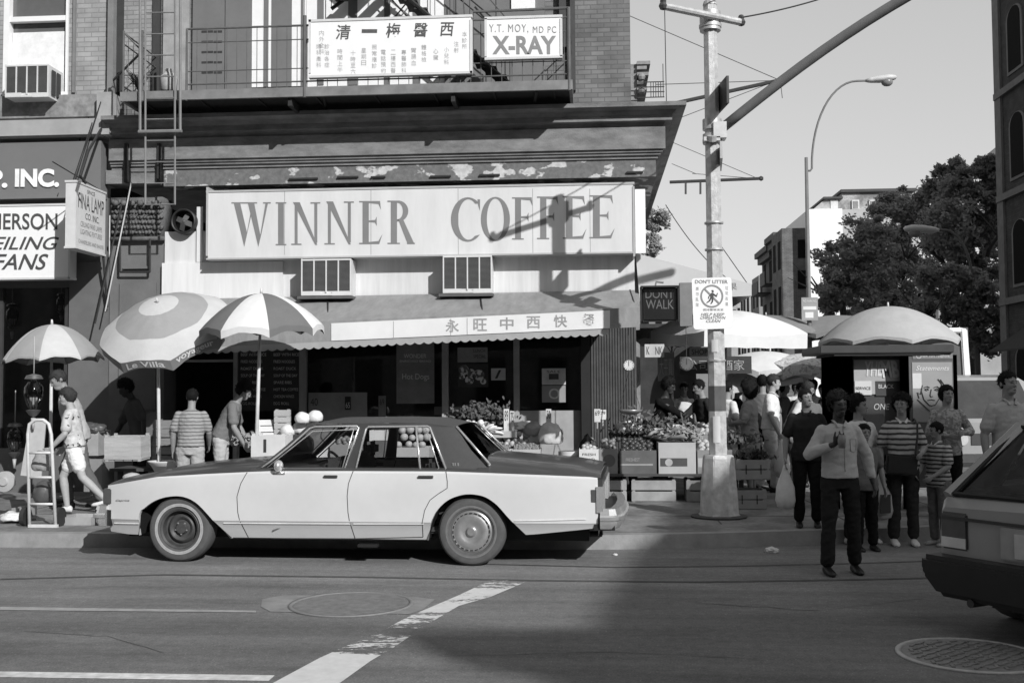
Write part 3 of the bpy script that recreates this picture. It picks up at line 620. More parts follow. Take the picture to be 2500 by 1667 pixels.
mb = MB(); mb.fbox(-420, 286, 250, 297, YA-.1, .1); mb.fbox(-420, 297, 246, 335, YA-.42, .42); mb.fbox(-420, 335, 246, 339, YA-.36, .36); mb.build('fascia', M('fascia_grey', .34, .8, .15, 3), la)
mb = MB(); mb.fbox(236, 225, 272, 292, YA-.35, .3); mb.fbox(246, 292, 266, 328, YA-.4, .3); mb.build('corner_block', M('block_stone', .36, .85, .2, 5), la)
mb = MB(); mb.fbox(166, 640, 266, 1200, YA-.12, .12); mb.fbox(-420, 490, 262, 705, YA-.06, .06); mb.fbox(-420, 1095, 166, 1215, YA-.2, .2); mb.build('shopfront_pier', M('shopfront_paint', .13, .7, .15, 3), la)
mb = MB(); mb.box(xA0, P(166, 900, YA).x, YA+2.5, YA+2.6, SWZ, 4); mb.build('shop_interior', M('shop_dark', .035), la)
mb = MB(); mb.fbox(-420, 705, 166, 1095, YA-.03, .012); mb.build('shop_window', gl, la)
mb = MB()
for x in (-180, 0, 160): mb.fbox(x-4, 705, x+4, 1095, YA-.08, .05)
mb.build('storefront_post', M('iron_dark', .05), la)
sb = thing('fascia_sign', 'grey shop fascia board ending in white raised letters INC', 'sign', P(100, 490, YA-.3)); mb = MB(); mb.fbox(-420, 352, 246, 488, YA-.3, .24); mb.build('board', M('fascia_board_grey', .17, .6, .06, 2), sb)
mb = MB(); fletter(mb, 'LAMP', -220, 413, -40, 458, YA-.325, off=.045); fletter(mb, 'P.', -28, 414, 18, 459, YA-.325, off=.045); fletter(mb, 'INC.', 36, 412, 144, 457, YA-.325, off=.045)
nf = len(mb.v); mb.v += [(x, y+.02, z) for x, y, z in mb.v[:nf]]
mb.build('lettering', M('letter_white', .85, .5), sb)
YE = YA-.5
es = thing('ceiling_fan_sign', 'white shop sign with hand-painted words CEILING FANS over the lamp window', 'sign', P(60, 685, YE)); mb = MB(); mb.fbox(-420, 506, 168, 682, YE, .2); mb.build('board', M('hung_white', .82), es)
f = MB(); f.fbox(-420, 502, 171, 507, YE-.012, .22); f.fbox(-420, 680, 171, 685, YE-.012, .22); f.fbox(167, 507, 171, 680, YE-.012, .22); f.build('frame', M('hung_frame', .6), es)
mb = MB(); fletter(mb, 'EMERSON', -48, 521, 140, 561, YE-.004, off=.015); fletter(mb, 'CEILING', -52, 578, 144, 610, YE-.004, off=.012, shear=.35); fletter(mb, 'FANS', -18, 620, 118, 659, YE-.004, off=.014, shear=.35); mb.build('lettering', M('ink_fan', .07), es)
# sign standing out over the pavement
nz_, fzr = P(186, 445, 15.25), P(249, 474, 16.2); nzb = P(186, 601, 15.25)
lp = thing('projecting_sign', 'white lamp company sign box projecting over the pavement on iron stays', 'sign', (nz_.x, 15.7, nzb.z))
X1 = nz_.x; mb = MB(); mb.box(X1-.16, X1, 15.25, 16.22, nzb.z, nz_.z); mb.build('box', M('projecting_white', .6, .5, .08), lp)
f = MB(); f.box(X1-.17, X1+.012, 15.235, 16.23, nz_.z, nz_.z+.03); f.box(X1-.17, X1+.012, 15.235, 16.23, nzb.z-.03, nzb.z); f.build('frame', M('hung_frame', .6), lp)
mb = MB(); hh = nz_.z-nzb.z
def side_txt(txt, y0, y1, f0, f1, **k): letter(mb, txt, (X1+.004, y0, nzb.z+hh*f0), (X1+.004, y1, nzb.z+hh*f0), hh*(f1-f0), **k)
side_txt('FINA LAMP', 15.32, 16.16, .62, .86); side_txt('CO. INC.', 15.55, 16.0, .47, .57); side_txt('SINCE', 15.6, 15.85, .89, .95); mb.build('lettering', M('ink_fan', .07), lp)
mb = MB(); side_txt('CEILING FANS LAMPS', 15.4, 16.1, .34, .42); side_txt('LIGHTING FIXTURES', 15.4, 16.1, .22, .30); side_txt('CHANDELIERS AND SHADES', 15.34, 16.16, .07, .13); mb.build('small_lettering', M('ink_grey', .25), lp)
mb = MB(); tp = Vector((X1-.08, 14.8, nz_.z+.03))
for a, b in ((P(256, 220, YA-.2), Vector((X1-.08, 15.35, nz_.z+.03))), (P(235, 240, YA-.1), P(140, 480, YA-.3)), (P(245, 240, YA-.1), P(172, 460, 15.4)), (P(128, 395, 14.9), Vector((X1-.08, 16.22, nz_.z+.06)))): mb.tube([a, b], .009, 5)
mb.tube([P(250, 310, YA-.3), P(215, 370, 15.3), P(196, 430, 15.0), P(210, 448, 15.1)], .022, 6); mb.tube([P(230, 360, YA-.25), P(242, 460, YA-.2)], .03, 6)
mb.tube([(X1-.02, 16.2, nzb.z), P(262, 750, YA-.2)], .02, 6); mb.build('stay', ironb, lp)
# iron rods leaning beside the pilaster
for nm, lab, a, b, r_, m_ in (('rod', 'thin pale rod slanting in front of the pilaster beside the lamp shop', (321, 445), (257, 760), .011, M('rod_pale', .5, .4)), ('cable', 'dark cable slanting down the pilaster beside the pale rod', (297, 500), (232, 790), .014, ironb)):
    mb = MB(); mb.tube([P(*a, YW-.55), P(*b, YW-.75)], r_, 6); tag(mb.build(nm, m_, None, loc=P(*b, YW-.75)), lab, nm)
ac('window air conditioner showing its side vent in the pale brick wall', (12, 158, 118, 238), YA-.5, .5, False, True)
# ================================================================== traffic pole
PB = G(1756, 1262, SWZ); YP = PB.y
galv = blotch('galvanised', .42, .56, 2.5, .5, .5, .2, (1, 1, .4)); galv.node_tree.nodes['Principled BSDF'].inputs['Metallic'].default_value = .3
tp_ = thing('traffic_pole', 'tall pale metal traffic pole with flared base on the corner pavement', 'pole', PB)
ptop = P(1733, 14, YP); lean = (ptop-PB)
def pp(z): return PB + lean*((z-PB.z)/(ptop.z-PB.z))
mb = MB(); prof = [(PB.z+.02, .115), (2.5, .105), (3.5, .098), (ptop.z, .085)]
for (z0, r0), (z1, r1) in zip(prof, prof[1:]): pass
mb.loft([[pp(z_)+Vector((r_*math.cos(math.pi*2*(j+.5)/8), r_*math.sin(math.pi*2*(j+.5)/8), 0)) for j in range(8)] for z_, r_ in prof]); mb.lathe([(.09, 0), (.075, .05), (.02, .08)], ptop, 12); mb.build('shaft', galv, tp_)
mb = MB(); zb0 = SWZ
mb.loft([[Vector((PB.x+r_*math.cos(2*math.pi*(j+.5)/8), PB.y+r_*math.sin(2*math.pi*(j+.5)/8), zb0+h_)) for j in range(8)] for r_, h_ in ((.27, 0), (.27, .035), (.245, .04), (.232, .3), (.2, .72), (.185, .76), (.12, .765))]); mb.build('base', galv, tp_, bevel=.008)
mb = MB(); mb.lathe([(.33, -.01), (.35, .02), (.3, .03), (.2, .031)], (PB.x, PB.y, SWZ), 14); mb.build('base_plate', M('base_dirty', .08, .9, .3, 10), tp_)
mb = MB()
for z_, h_ in ((P(1745, 305, YP).z, .13), (P(1745, 340, YP).z, .12), (P(1740, 545, YP).z, .02), (P(1740, 610, YP).z, .02), (P(1750, 880, YP).z, .02)): c = pp(z_); mb.lathe([(.1, -h_/2), (.118, -h_/2), (.118, h_/2), (.1, h_/2)], c, 16)
mb.build('clamp', M('clamp_metal', .5, .45, .2, metal=.4), tp_, 40)
mb = MB(); z0, z1 = P(1750, 1003, YP).z, P(1750, 942, YP).z
mb.loft([[pp(z_)+Vector((.111*math.cos(2*math.pi*(j+.5)/8), .111*math.sin(2*math.pi*(j+.5)/8), 0)) for j in range(8)] for z_ in (z0, z1)], 0, False); mb.build('tape_band', M('tape_dark', .1, .6), tp_)
mb = MB()
for a, b_, s in ((1700, 1000, 1), ): pass
for z0, z1, w_ in ((P(1750, 1080, YP).z, P(1750, 1015, YP).z, .5), (P(1750, 860, YP).z, P(1750, 830, YP).z, .45)): mb.loft([[pp(z_)+Vector((.112*math.cos(a), .112*math.sin(a), 0)) for a in [(-2.2+w_*1.6*j/6) for j in range(7)]] for z_ in (z0, z1)], 0, False, False)
mb.build('sticker', M('paper', .6), tp_)
# crossarm near the top
ca = P(1733, 45, YP); L_ = P(1620, 30, YP+.15); Rr = P(1803, 66, YP-.15)
cc = pp(P(1735, 50, YP).z)
mb = MB(); e0 = cc+Vector((-.62, -.42, 0)); e1 = cc+Vector((.40, .24, 0)); cc0 = Vector((0, -.13, 0)); e0 += cc0; e1 += cc0; mb.tube([e0, e1], .045, 10); mb.build('crossarm', galv, tp_)
mb = MB(); mb.lathe([(.1, -.14), (.13, -.14), (.13, .1), (.1, .1)], cc, 14); mb.lathe([(.125, -.1), (.14, -.1), (.14, -.06), (.125, -.06)], cc, 14); mb.build('bracket', M('clamp_metal', .5), tp_, 40)
mb = MB()
for e in (e0, e1): mb.sphere(e, .055, 8); mb.sphere(e+Vector((0, 0, .06)), .04, 8)
mb.build('insulator', M('insulator', .06, .4), tp_, True)
# mast arm
A0 = pp(P(1745, 318, YP).z)+Vector((.1, -.02, 0)); A1 = P(2245, -12, YP-.9); A2 = P(2400, -110, YP-1.2)
mb = MB(); pts = []
for k in range(13): t_ = k/12; pts.append(A0.lerp(A2, t_)+Vector((0, 0, .22*math.sin(math.pi*t_)*.6)))
mb.tube(pts, [.062-.002*k/12 for k in range(13)], 12); mb.build('mast_arm', M('arm_paint', .16, .5, .15, 4), tp_, True)
mb = MB(); mb.obox(A0+Vector((-.02, -.03, -.03)), (.16, .2, .2)); mb.obox(A0+Vector((-.12, -.05, -.14)), (.2, .16, .05)); mb.tube([pp(P(1745, 350, YP).z)+Vector((-.02, -.12, 0)), pp(P(1745, 338, YP).z)+Vector((-.02, -.15, 0))], .06, 10); mb.build('arm_bracket', M('clamp_metal', .5), tp_)
# wires leaving the crossarm
def wire(label, a, b, sag, r=.01, name='wire'):
    pts = []
    for k in range(17): t_ = k/16; p = Vector(a).lerp(Vector(b), t_); p.z -= sag*4*t_*(1-t_); pts.append(p)
    mb = MB(); mb.tube(pts, r, 5); return tag(mb.build(name, ironb, None, loc=pts[0]), label, 'wire')
wire('wire running up right from the crossarm end towards the top edge', e1+Vector((0, 0, .06)), P(2010, -4, YP+1), .02)
wire('wire running from the crossarm left end past the pole top', e0+Vector((.1, 0, .08)), P(1850, -20, YP+.3), .02)
# one-way signs seen edge on
def edge_sign(label, q, Y, tilt):
    c = P((q[0]+q[2])/2, (q[1]+q[3])/2, Y); h_ = P(1750, q[1], Y).z-P(1750, q[3], Y).z
    t = thing('street_sign', label, 'sign', c); Rm = Matrix.Rotation(tilt, 3, 'Z')
    mb = MB(); mb.obox((0, 0, 0), (.03, .78, h_*.62), Rm); mb.build('panel', M('sign_black', .04, .6), t, False, False)
    mb = MB(); mb.obox((-.09, 0, .04), (.14, .05, .05)); mb.build('bracket', M('clamp_metal', .5), t, False, False); return t, Rm, h_
edge_sign('dark street sign seen almost edge on, upper one on the traffic pole', (1749, 188, 1767, 292), YP, .12)
t, Rm, h_ = edge_sign('pale street sign seen almost edge on under the mast arm bracket', (1747, 350, 1772, 415), YP, -.1)
for ch in t.children:
    if ch.name.startswith('panel'): ch.data.materials[0] = M('sign_pale', .5, .5)
# pedestrian signal
dw = thing('pedestrian_signal', 'black pedestrian signal box reading DONT WALK bracketed from the pole', 'signal', P(1612, 785, YP-.2))
Yd = YP-.22; mb = MB(); mb.fbox(1567, 699, 1655, 784, Yd, .16); mb.build('housing', M('signal_black', .025, .4, .1, spec=.4), dw, bevel=.02)
mb = MB(); mb.fbox(1573, 705, 1649, 779, Yd-.003, .01); mb.build('lens', M('signal_lens', .012, .25), dw)
mb = MB(); mb.fbox(1564, 697, 1658, 701, Yd-.09, .1); mb.fbox(1563, 701, 1567, 784, Yd-.06, .07); mb.fbox(1655, 701, 1659, 784, Yd-.06, .07); mb.build('visor', M('signal_black', .025), dw)
mb = MB(); fletter(mb, 'DONT', 1576, 708, 1645, 728, Yd-.006); fletter(mb, 'WALK', 1577, 732, 1645, 754, Yd-.006); mb.build('lettering', M('signal_letter', .13, .6, .25, 30), dw)
mb = MB(); mb.fbox(1660, 690, 1690, 796, Yd+.06, .12); mb.fbox(1655, 735, 1745, 748, Yd+.16, .06); mb.tube([P(1600, 700, Yd+.1), P(1602, 688, Yd+.1), P(1620, 690, Yd+.1)], .012, 6); mb.build('bracket', M('bracket_grey', .2), dw)
# litter sign
Yl_ = YP-.14; ls = thing('litter_sign', "white DON'T LITTER sign with a crossed-out figure on the traffic pole", 'sign', P(1741, 803, Yl_))
def rrect(x0, y0, x1, y1, r_, sk=0):
    out = []
    for cx, cy, a0 in ((x1-r_, y0+r_, -90), (x1-r_, y1-r_, 0), (x0+r_, y1-r_, 90), (x0+r_, y0+r_, 180)):
        for k in range(6): a = rad(a0+18*k); out.append((cx+r_*math.cos(a), cy+r_*math.sin(a)))
    return out
mb = MB(); mb.poly([P(x+(y-740)*.04, y+(1740-x)*.03, Yl_) for x, y in rrect(1691, 678, 1788, 803, 7)], (0, .006, 0)); mb.build('panel', M('hung_white', .82), ls)
mb = MB(); Yt = Yl_-.004
fletter(mb, "DON'T LITTER", 1697, 683, 1777, 692, Yt, off=.02); mb.build('lettering', M('ink_grey', .25), ls)
mb = MB(); cx, cy, r0 = 1738, 723, 28; ring = []
o_ = [P(cx+r0*math.cos(2*math.pi*k/36), cy+r0*math.sin(2*math.pi*k/36), Yt) for k in range(37)]; i_ = [P(cx+(r0-4)*math.cos(2*math.pi*k/36), cy+(r0-4)*math.sin(2*math.pi*k/36), Yt) for k in range(37)]
mb.loft([o_, i_], 0, False, False); mb.poly([P(cx+x, cy+y, Yt-.0006) for x, y in ((-20, -17), (-17, -20), (20, 17), (17, 20))]); mb.build('symbol', M('ink_grey', .25), ls)
mb = MB(); Yt2 = Yt-.0012; fig = lambda *p: mb.poly([P(cx+x, cy+y, Yt2-.0003*len(mb.f)) for x, y in p])
fig((-1, -15), (4, -15), (5, -10), (1, -9)); fig((-2, -8), (4, -8), (4, 4), (-4, 4)); fig((4, -7), (11, -2), (13, -8), (15, -8), (12, 2), (3, -3)); fig((-2, -7), (-8, 0), (-9, 6), (-7, 6), (-6, 1), (-2, -2)); fig((-4, 4), (0, 4), (-4, 12), (-12, 17), (-13, 15), (-7, 10)); fig((0, 3), (4, 3), (3, 14), (-1, 19), (-3, 18), (0, 12)); mb.build('figure', M('ink_fan', .07), ls)
mb = MB(); Yt3 = Yt; fletter(mb, 'HELP KEEP', 1711, 764, 1769, 771, Yt3, off=.02, shear=.3); fletter(mb, 'CHINATOWN', 1710, 772, 1772, 779, Yt3, off=.02, shear=.3); fletter(mb, 'CLEAN', 1724, 780, 1760, 787, Yt3, off=.02, shear=.3); fletter(mb, '保持華埠清潔', 1716, 753, 1766, 759, Yt3); mb.build('small_lettering', M('ink_grey', .25), ls)
mb = MB()
for k, ch in enumerate('請勿亂拋'): fletter(mb, ch, 1699, 700+k*13, 1706, 709+k*13, Yt3)
for k, ch in enumerate('垃圾街道'): fletter(mb, ch, 1771, 698+k*13, 1778, 707+k*13, Yt3)
mb.build('side_lettering', smallink, ls)
# ================================================================== bracket poles over the side street and their guy wires
def bracket_pole(label, a, b, guys, drops=()):
    t = thing('sign_bracket', label, 'bracket', a); mb = MB(); mb.tube([a, b], .035, 6); mb.sphere(b, .06, 6); mb.build('pole', M('iron_dark', .05), t)
    g = MB()
    for p, q in guys: g.tube([p, q], .008, 4)
    for p, q in drops: g.tube([p, q], .03, 4)
    g.build('guy_wire', M('iron_dark', .05), t)
Y1 = 20
bracket_pole('long iron sign bracket slanting out past the cornice top corner', P(1650, 252, Y1), P(1905, 196, Y1), [(P(1515, 30, Y1), P(1900, 195, Y1)), (P(1600, 207, Y1), P(1900, 197, Y1)), (P(1650, 292, Y1), P(1890, 200, Y1)), (P(1905, 197, Y1), P(1910, 240, Y1))])
bracket_pole('level iron sign bracket beyond the pole with two short hanging hooks', P(1635, 445, Y1+4), P(1858, 436, Y1+4), [(P(1635, 345, Y1+4), P(1845, 434, Y1+4)), (P(1640, 400, Y1+4), P(1700, 425, Y1+4)), (P(1690, 424, Y1+4), P(1845, 436, Y1+4))], [(P(1674, 445, Y1+4), P(1674, 474, Y1+4)), (P(1710, 444, Y1+4), P(1710, 474, Y1+4))])
wire('thin cable hanging across the sky beside the cornice down to the stalls', P(1625, 500, 19), P(1790, 690, 19), .15, .008)
wire('thin vertical cable in the sky between the brick corner and the pole', P(1622, -10, 19), P(1627, 250, 19), 0, .008)
wire('stay wire from the pole down to the right over the stalls', P(1760, 600, 17), P(1830, 700, 17), 0, .007)
# rear facade just showing past the brick corner: a balcony cornice and a fire escape seen edge on
rb = thing('side_street_building', 'sliver of ornate facade with balcony showing beyond the brick corner', 'building', P(1560, 250, 24))
mb = MB(); mb.box(P(1536, 200, 24).x-4, P(1555, 200, 24).x, 24.0, 30, 0, zat(1550, 157, 24)); mb.build('wall', M('ornate_stone', .25, .9, .35, 6, .3), rb)
mb = MB(); x_ = P(1555, 200, 24).x; 
for py, w_ in ((153, .30), (165, .22), (180, .26), (200, .14), (215, .22)): mb.box(x_, x_+w_, 23.9, 30, zat(1550, py+8, 24), zat(1550, py, 24))
for py in (192, 225): mb.sphere((x_+.1, 23.9, zat(1550, py, 24)), .09, 8)
mb.build('cornice', M('ornate_stone', .25), rb)
mb = MB()
for k in range(6): xx = x_+.3+k*.055; mb.tube([(xx, 23.8, zat(1550, 245, 24)), (xx, 23.8, zat(1550, 165 if k == 5 else 208, 24))], .012, 4)
for py in (208, 220, 232, 245): mb.tube([(x_, 23.8, zat(1550, py, 24)), (x_+.6, 23.8, zat(1550, py, 24))], .014, 4)
mb.build('balcony', ironb, rb)

# ================================================================== the far side of the street, behind the photographer
def block(name, label, x0, x1, y0, y1, h, mat):
    t = thing(name, label, 'building', ((x0+x1)/2, (y0+y1)/2, 0)); MB().box(x0, x1, y0, y1, 0, h).build('wall', mat, t)
    mb = MB(); mb.box(x0-.1, x1+.1, y1+.0, y1+.35, h-.8, h-.1); mb.build('cornice', stone, t); mb = MB(); n_ = int((x1-x0)/2.4)
    for i in range(n_):
        for k in range(4): mb.box(x0+.8+2.4*i, x0+1.9+2.4*i, y1+.002, y1+.03, 1.0+3.4*k, 3.0+3.4*k)
    mb.build('window', M('pane_dark', .03, .1), t)
ob = thing('opposite_building', 'tall brick corner block across the street to the right behind the photographer', 'building', (30, -20, 0))
mb = MB(); ywall = lambda y: 16.34+.135*(y+9); ye = -5.9
mb.poly([(ywall(ye), ye, 0), (60, ye, 0), (60, -45, 0), (ywall(-45), -45, 0)], (0, 0, 15)); mb.build('wall', brick('mid_brick', .26, .32, .2), ob)
mb = MB()
for i in range(16):
    for k in range(4): mb.box(ywall(ye)+1+2.4*i, ywall(ye)+2.1+2.4*i, ye+.002, ye+.03, 1+3.4*k, 3+3.4*k)
mb.build('window', M('pane_dark', .03, .1), ob)
mb = MB(); mb.poly([(ywall(-14.2)+.2, -14.0, 14.3), (ywall(-14.2)-1.5, -14.25, 14.3), (ywall(-14.2)-1.5, -14.45, 14.3), (ywall(-15)+.2, -15.1, 14.3)], (0, 0, .5)); mb.build('shade_wedge', stone, ob)  # added wedge at the roof edge, shaped to throw a soft shade streak
block('opposite_building', 'brick block across the street to the left behind the photographer', -70, 1.5, -40, -7.5, 38, brick('mid_brick', .26, .32, .2))

t = thing('sky_blocker', 'unseen brick block added behind the corner block to cut sky light', 'building', (50, -45, 0)); MB().box(32, 75, -70, -26, 0, 27).build('wall', brick('mid_brick', .26, .32, .2), t)  # added out of view to hold back sky light and deepen the shade
MB().box(31.8, 75, -26, -25.7, 26, 27.2).build('cornice', stone, t)
# ================================================================== the parked sedan
WFt, WRr = G(440, 1371), G(1152, 1381)
cdir = (WRr-WFt).normalized(); cnor = Vector((-cdir.y, cdir.x, 0))
CROOT = (WFt+WRr)/2 + cnor*.87; CRZ = math.atan2(cdir.y, cdir.x)
CI = (Matrix.Translation(CROOT) @ Matrix.Rotation(CRZ, 4, 'Z')).inverted()
def cplane(px, py, y0=-.95, z0=0.0, slope=0.0):          # photo point on the car plane y = y0 + slope*(z - z0), car coordinates
    o = CI @ Vector((0, 0, CH)); d = CI.to_3x3() @ ray(px, py)
    t = (y0+slope*(o.z-z0)-o.y)/(d.y-slope*d.z); return o+d*t
def interp(pts, x):
    if x <= pts[0][0]: return pts[0][1]
    for (a, b), (c, d) in zip(pts, pts[1:]):
        if x <= c: return b+(d-b)*(x-a)/max(c-a, 1e-9)
    return pts[-1][1]
def S(px, py): p = cplane(px, py); return (p.x, p.z)
car = thing('parked_sedan', 'white four-door sedan with dark roof and hood parked at the kerb', 'car', CROOT, CRZ)
paint = M('car_white', .58, .28, .09, 1.2, spec=.5, coat=.5); dark = M('car_maroon', .05, .35, .15, 4, spec=.4, coat=.3); vinyl = M('car_vinyl', .06, .6, .12, 30, .15, 160)
chrome = M('chrome', .72, .26, .1, 8, metal=.75); rub = M('tyre_rubber', .085, .85, .2, 12, .1, 80); blackm = M('car_black', .015, .6); 
WB = (WRr-WFt).length/2; TR = .335
axF, axR = -WB, WB
xf, xr = S(256, 1200)[0], S(1459, 1200)[0]               # front and rear corners of the body side
belt = [S(*q) for q in ((250, 1187), (274, 1183), (330, 1173), (383, 1164), (500, 1157), (606, 1152), (660, 1150), (860, 1150), (1088, 1151), (1200, 1155), (1330, 1160), (1439, 1165), (1462, 1168))]
belt.sort()
rock = [S(*q) for q in ((250, 1300), (300, 1307), (345, 1308), (560, 1316), (800, 1319), (1040, 1321), (1240, 1309), (1300, 1306), (1435, 1293), (1462, 1290))]; rock.sort()
archF = sorted([S(*q) for q in ((334, 1312), (338, 1258), (352, 1240), (378, 1222), (411, 1212), (447, 1212), (478, 1226), (510, 1258), (540, 1294), (558, 1316))])
archR = sorted([S(*q) for q in ((1042, 1323), (1050, 1282), (1064, 1250), (1090, 1223), (1122, 1209), (1152, 1206), (1185, 1213), (1213, 1232), (1240, 1262), (1262, 1285), (1283, 1308))])
def smooth_arch(a, x):
    if x < a[0][0] or x > a[-1][0]: return -1
    for i in range(len(a)-1):
        if a[i][0] <= x <= a[i+1][0]:
            p0, p1, p2, p3 = a[max(i-1, 0)], a[i], a[i+1], a[min(i+2, len(a)-1)]; t = (x-p1[0])/max(1e-6, p2[0]-p1[0])
            m1 = (p2[1]-p0[1])/max(.02, p2[0]-p0[0])*(p2[0]-p1[0]); m2 = (p3[1]-p1[1])/max(.02, p3[0]-p1[0])*(p2[0]-p1[0])
            if i == 0 or i == len(a)-2: return p1[1]+(p2[1]-p1[1])*t
            return (2*t**3-3*t*t+1)*p1[1]+(t**3-2*t*t+t)*m1+(-2*t**3+3*t*t)*p2[1]+(t**3-t*t)*m2
    return -1
def zlow(x): return max(interp(rock, x), smooth_arch(archF, x), smooth_arch(archR, x))
def inarch(x): return zlow(x) > interp(rock, x)+1e-4
def zbelt(x): return interp(belt, x)
def wid(x):                                              # half width along the body
    f = min(1, max(0, (x-xf)/.7)); r_ = min(1, max(0, (xr-x)/.8)); return .955-.07*(1-f)**2-.05*(1-r_)**2
ZM = .425
def yside(x, z):
    w = wid(x)
    if z < ZM: return w-.008-(ZM-z)*.5
    if z < .72: return w
    return w-.55*(z-.72)**2
xs = sorted(set([xf+(xr-xf)*i/170 for i in range(171)]+[p[0]+d for p in archF+archR for d in (-.004, 0, .004)]))
xs = [x for x in xs if xf <= x <= xr]
def body_side(s):
    mb = MB(); cols = []
    for x in xs:
        a, b = zlow(x), zbelt(x); zs_ = [a, min(max(a, .33), b), min(max(a, ZM-.012), b), min(max(a, ZM+.004), b), min(max(a, .5), b), min(max(a, .6), b), min(max(a, .7), b), min(max(a, .78), b), min(max(a, .85), b), max(a, b-.02), b]
        cols.append([(x, s*(yside(x, z_) if k < 10 else yside(x, z_)-.012), z_) for k, z_ in enumerate(zs_)])
    for c0, c1 in zip(cols, cols[1:]):
        for k in range(10):
            q = [c0[k], c1[k], c1[k+1], c0[k+1]]
            if abs(q[0][2]-q[3][2])+abs(q[1][2]-q[2][2]) > 1e-5: mb.quad(*q)
    for x0, x1 in zip(xs, xs[1:]):                       # wheel-arch flange
        if inarch(x0) or inarch(x1):
            mb.quad((x0, s*yside(x0, zlow(x0)), zlow(x0)), (x1, s*yside(x1, zlow(x1)), zlow(x1)), (x1, s*.9, zlow(x1)+.0), (x0, s*.9, zlow(x0)+.0))
    return mb
mb = body_side(-1); m2 = body_side(1); mb.add(m2.v, m2.f)
# nose and tail closing panels
for x in (xf, xr):
    a, b = .30, zbelt(x); mb.loft([[(x, -yside(x, z_)+.001, z_) for z_ in (a, .4, .6, b)], [(x, yside(x, z_)-.001, z_) for z_ in (a, .4, .6, b)]], 0, False, False)
bd = mb.build('body', paint, car, 35, False)
bm = bmesh.new(); bm.from_mesh(bd.data); bmesh.ops.remove_doubles(bm, verts=bm.verts, dist=.0008); bmesh.ops.recalc_face_normals(bm, faces=bm.faces); bm.to_mesh(bd.data); bm.free()
bd.data.shade_smooth(); bd.data.set_sharp_from_angle(angle=rad(22))
mb = MB()                                                # dark wheel wells and floor pan
for x0, x1 in zip(xs, xs[1:]):
    if inarch(x0) or inarch(x1):
        for s in (-1, 1): mb.quad((x0, s*.9, zlow(x0)), (x1, s*.9, zlow(x1)), (x1, s*.5, zlow(x1)+.02), (x0, s*.5, zlow(x0)+.02))
mb.box(xf+.1, xr-.1, -.62, .62, .22, .6); mb.box(axF+.55, axR-.45, -.86, .86, .24, .3); mb.tube([(xr-.5, -.45, .26), (xr+.02, -.45, .27)], .03, 8); mb.box(.35, .55, -.88, -.8, .17, .2)
mb.build('underbody', blackm, car, False, False)
# roof-coloured upper body: hood, deck, cowl strips
wsb = cplane(631, 1139, -.80, .93); HB = wsb.x
ztopF = [S(*q) for q in ((250, 1176), (262, 1171), (300, 1167), (383, 1146), (500, 1134), (606, 1127), (650, 1124))]; ztopF.sort()
deckA = cplane(1203, 1111, -.6).x; ztopR = sorted([(cplane(*q, -.55).x, cplane(*q, -.55).z) for q in ((1203, 1110), (1300, 1119), (1401, 1128), (1470, 1141))])
def upper(x0, x1, ztop, n, name):
    mb = MB(); rows = []
    for i in range(n+1):
        x = x0+(x1-x0)*i/n; zb, zt, w = zbelt(x), interp(ztop, x), yside(x, zbelt(x))-.012; rw = []
        for k in range(25):
            u = -1+2*k/24; e = abs(u); rw.append((x, w*u, zb+(zt-zb)*(1-e**5)*(1-.18*e*e)))
        rows.append(rw)
    mb.loft(rows, 0, False, False); return mb
mb = upper(xf-.02, HB+.1, ztopF, 40, 'hood'); z1 = interp(ztopF, xf)
mb.build('hood', dark, car, 40, False)
mb = upper(deckA-.12, xr+.03, ztopR, 36, 'trunk_lid'); mb.build('trunk_lid', dark, car, 40, False)
mb = MB()
for s in (-1, 1):
    rows = []
    for i in range(31):
        x = HB-.05+(deckA+.0-HB+.05)*i/30; zb = zbelt(x); w = yside(x, zb)-.012; rows.append([(x, s*w, zb), (x, s*(w-.015), zb+.018), (x, s*.845, zb+.03), (x, s*.80, zb+.03)])
    mb.loft(rows, 0, False, False)
mb.box(HB-.08, HB+.3, -.84, .84, .9, .945); mb.build('belt_panel', dark, car, 40, False)
# greenhouse: side glass lies on an inclined plane
GY, GZ, GS = -.845, .955, .40
def gp(px, py, s=-1):
    p = cplane(px, py, GY, GZ, GS); return Vector((p.x, p.y if s < 0 else -p.y, p.z))
def gflip(p): return Vector((p.x, -p.y, p.z))
FWo = [(632, 1141), (755, 1042), (878, 1038), (838, 1143)]       # outer edge of the front side glass
FWi = [(652, 1142), (763, 1054), (864, 1050), (840, 1143)]
RWo = [(870, 1144), (897, 1041), (1050, 1041), (1090, 1144)]
mb = MB(); rail = []
def strip(a, b, s): 
    A_, B_ = [gp(*q) for q in a], [gp(*q) for q in b]
    if s > 0: A_, B_ = [gflip(p) for p in A_], [gflip(p) for p in B_]
    mb.loft([A_, B_], 0, False, False)
for s in (-1, 1):
    strip([(622, 1144), (648, 1128), (700, 1086), (752, 1038)], [(636, 1146), (660, 1130), (711, 1088), (763, 1046)], s)       # A pillar
    strip([(752, 1038), (880, 1033), (900, 1032), (1050, 1034), (1112, 1042)], [(763, 1046), (878, 1041), (897, 1041), (1050, 1041), (1052, 1046)], s)   # rail
    strip([(878, 1041), (838, 1150)], [(897, 1041), (868, 1150)], s)   # B pillar
mb.build('pillar', dark, car, 40, False)
mb = MB()
CP0 = [(1050, 1041), (1057, 1058), (1070, 1100), (1091, 1152)]; CP1 = [(1112, 1042), (1125, 1060), (1150, 1098), (1196, 1148)]
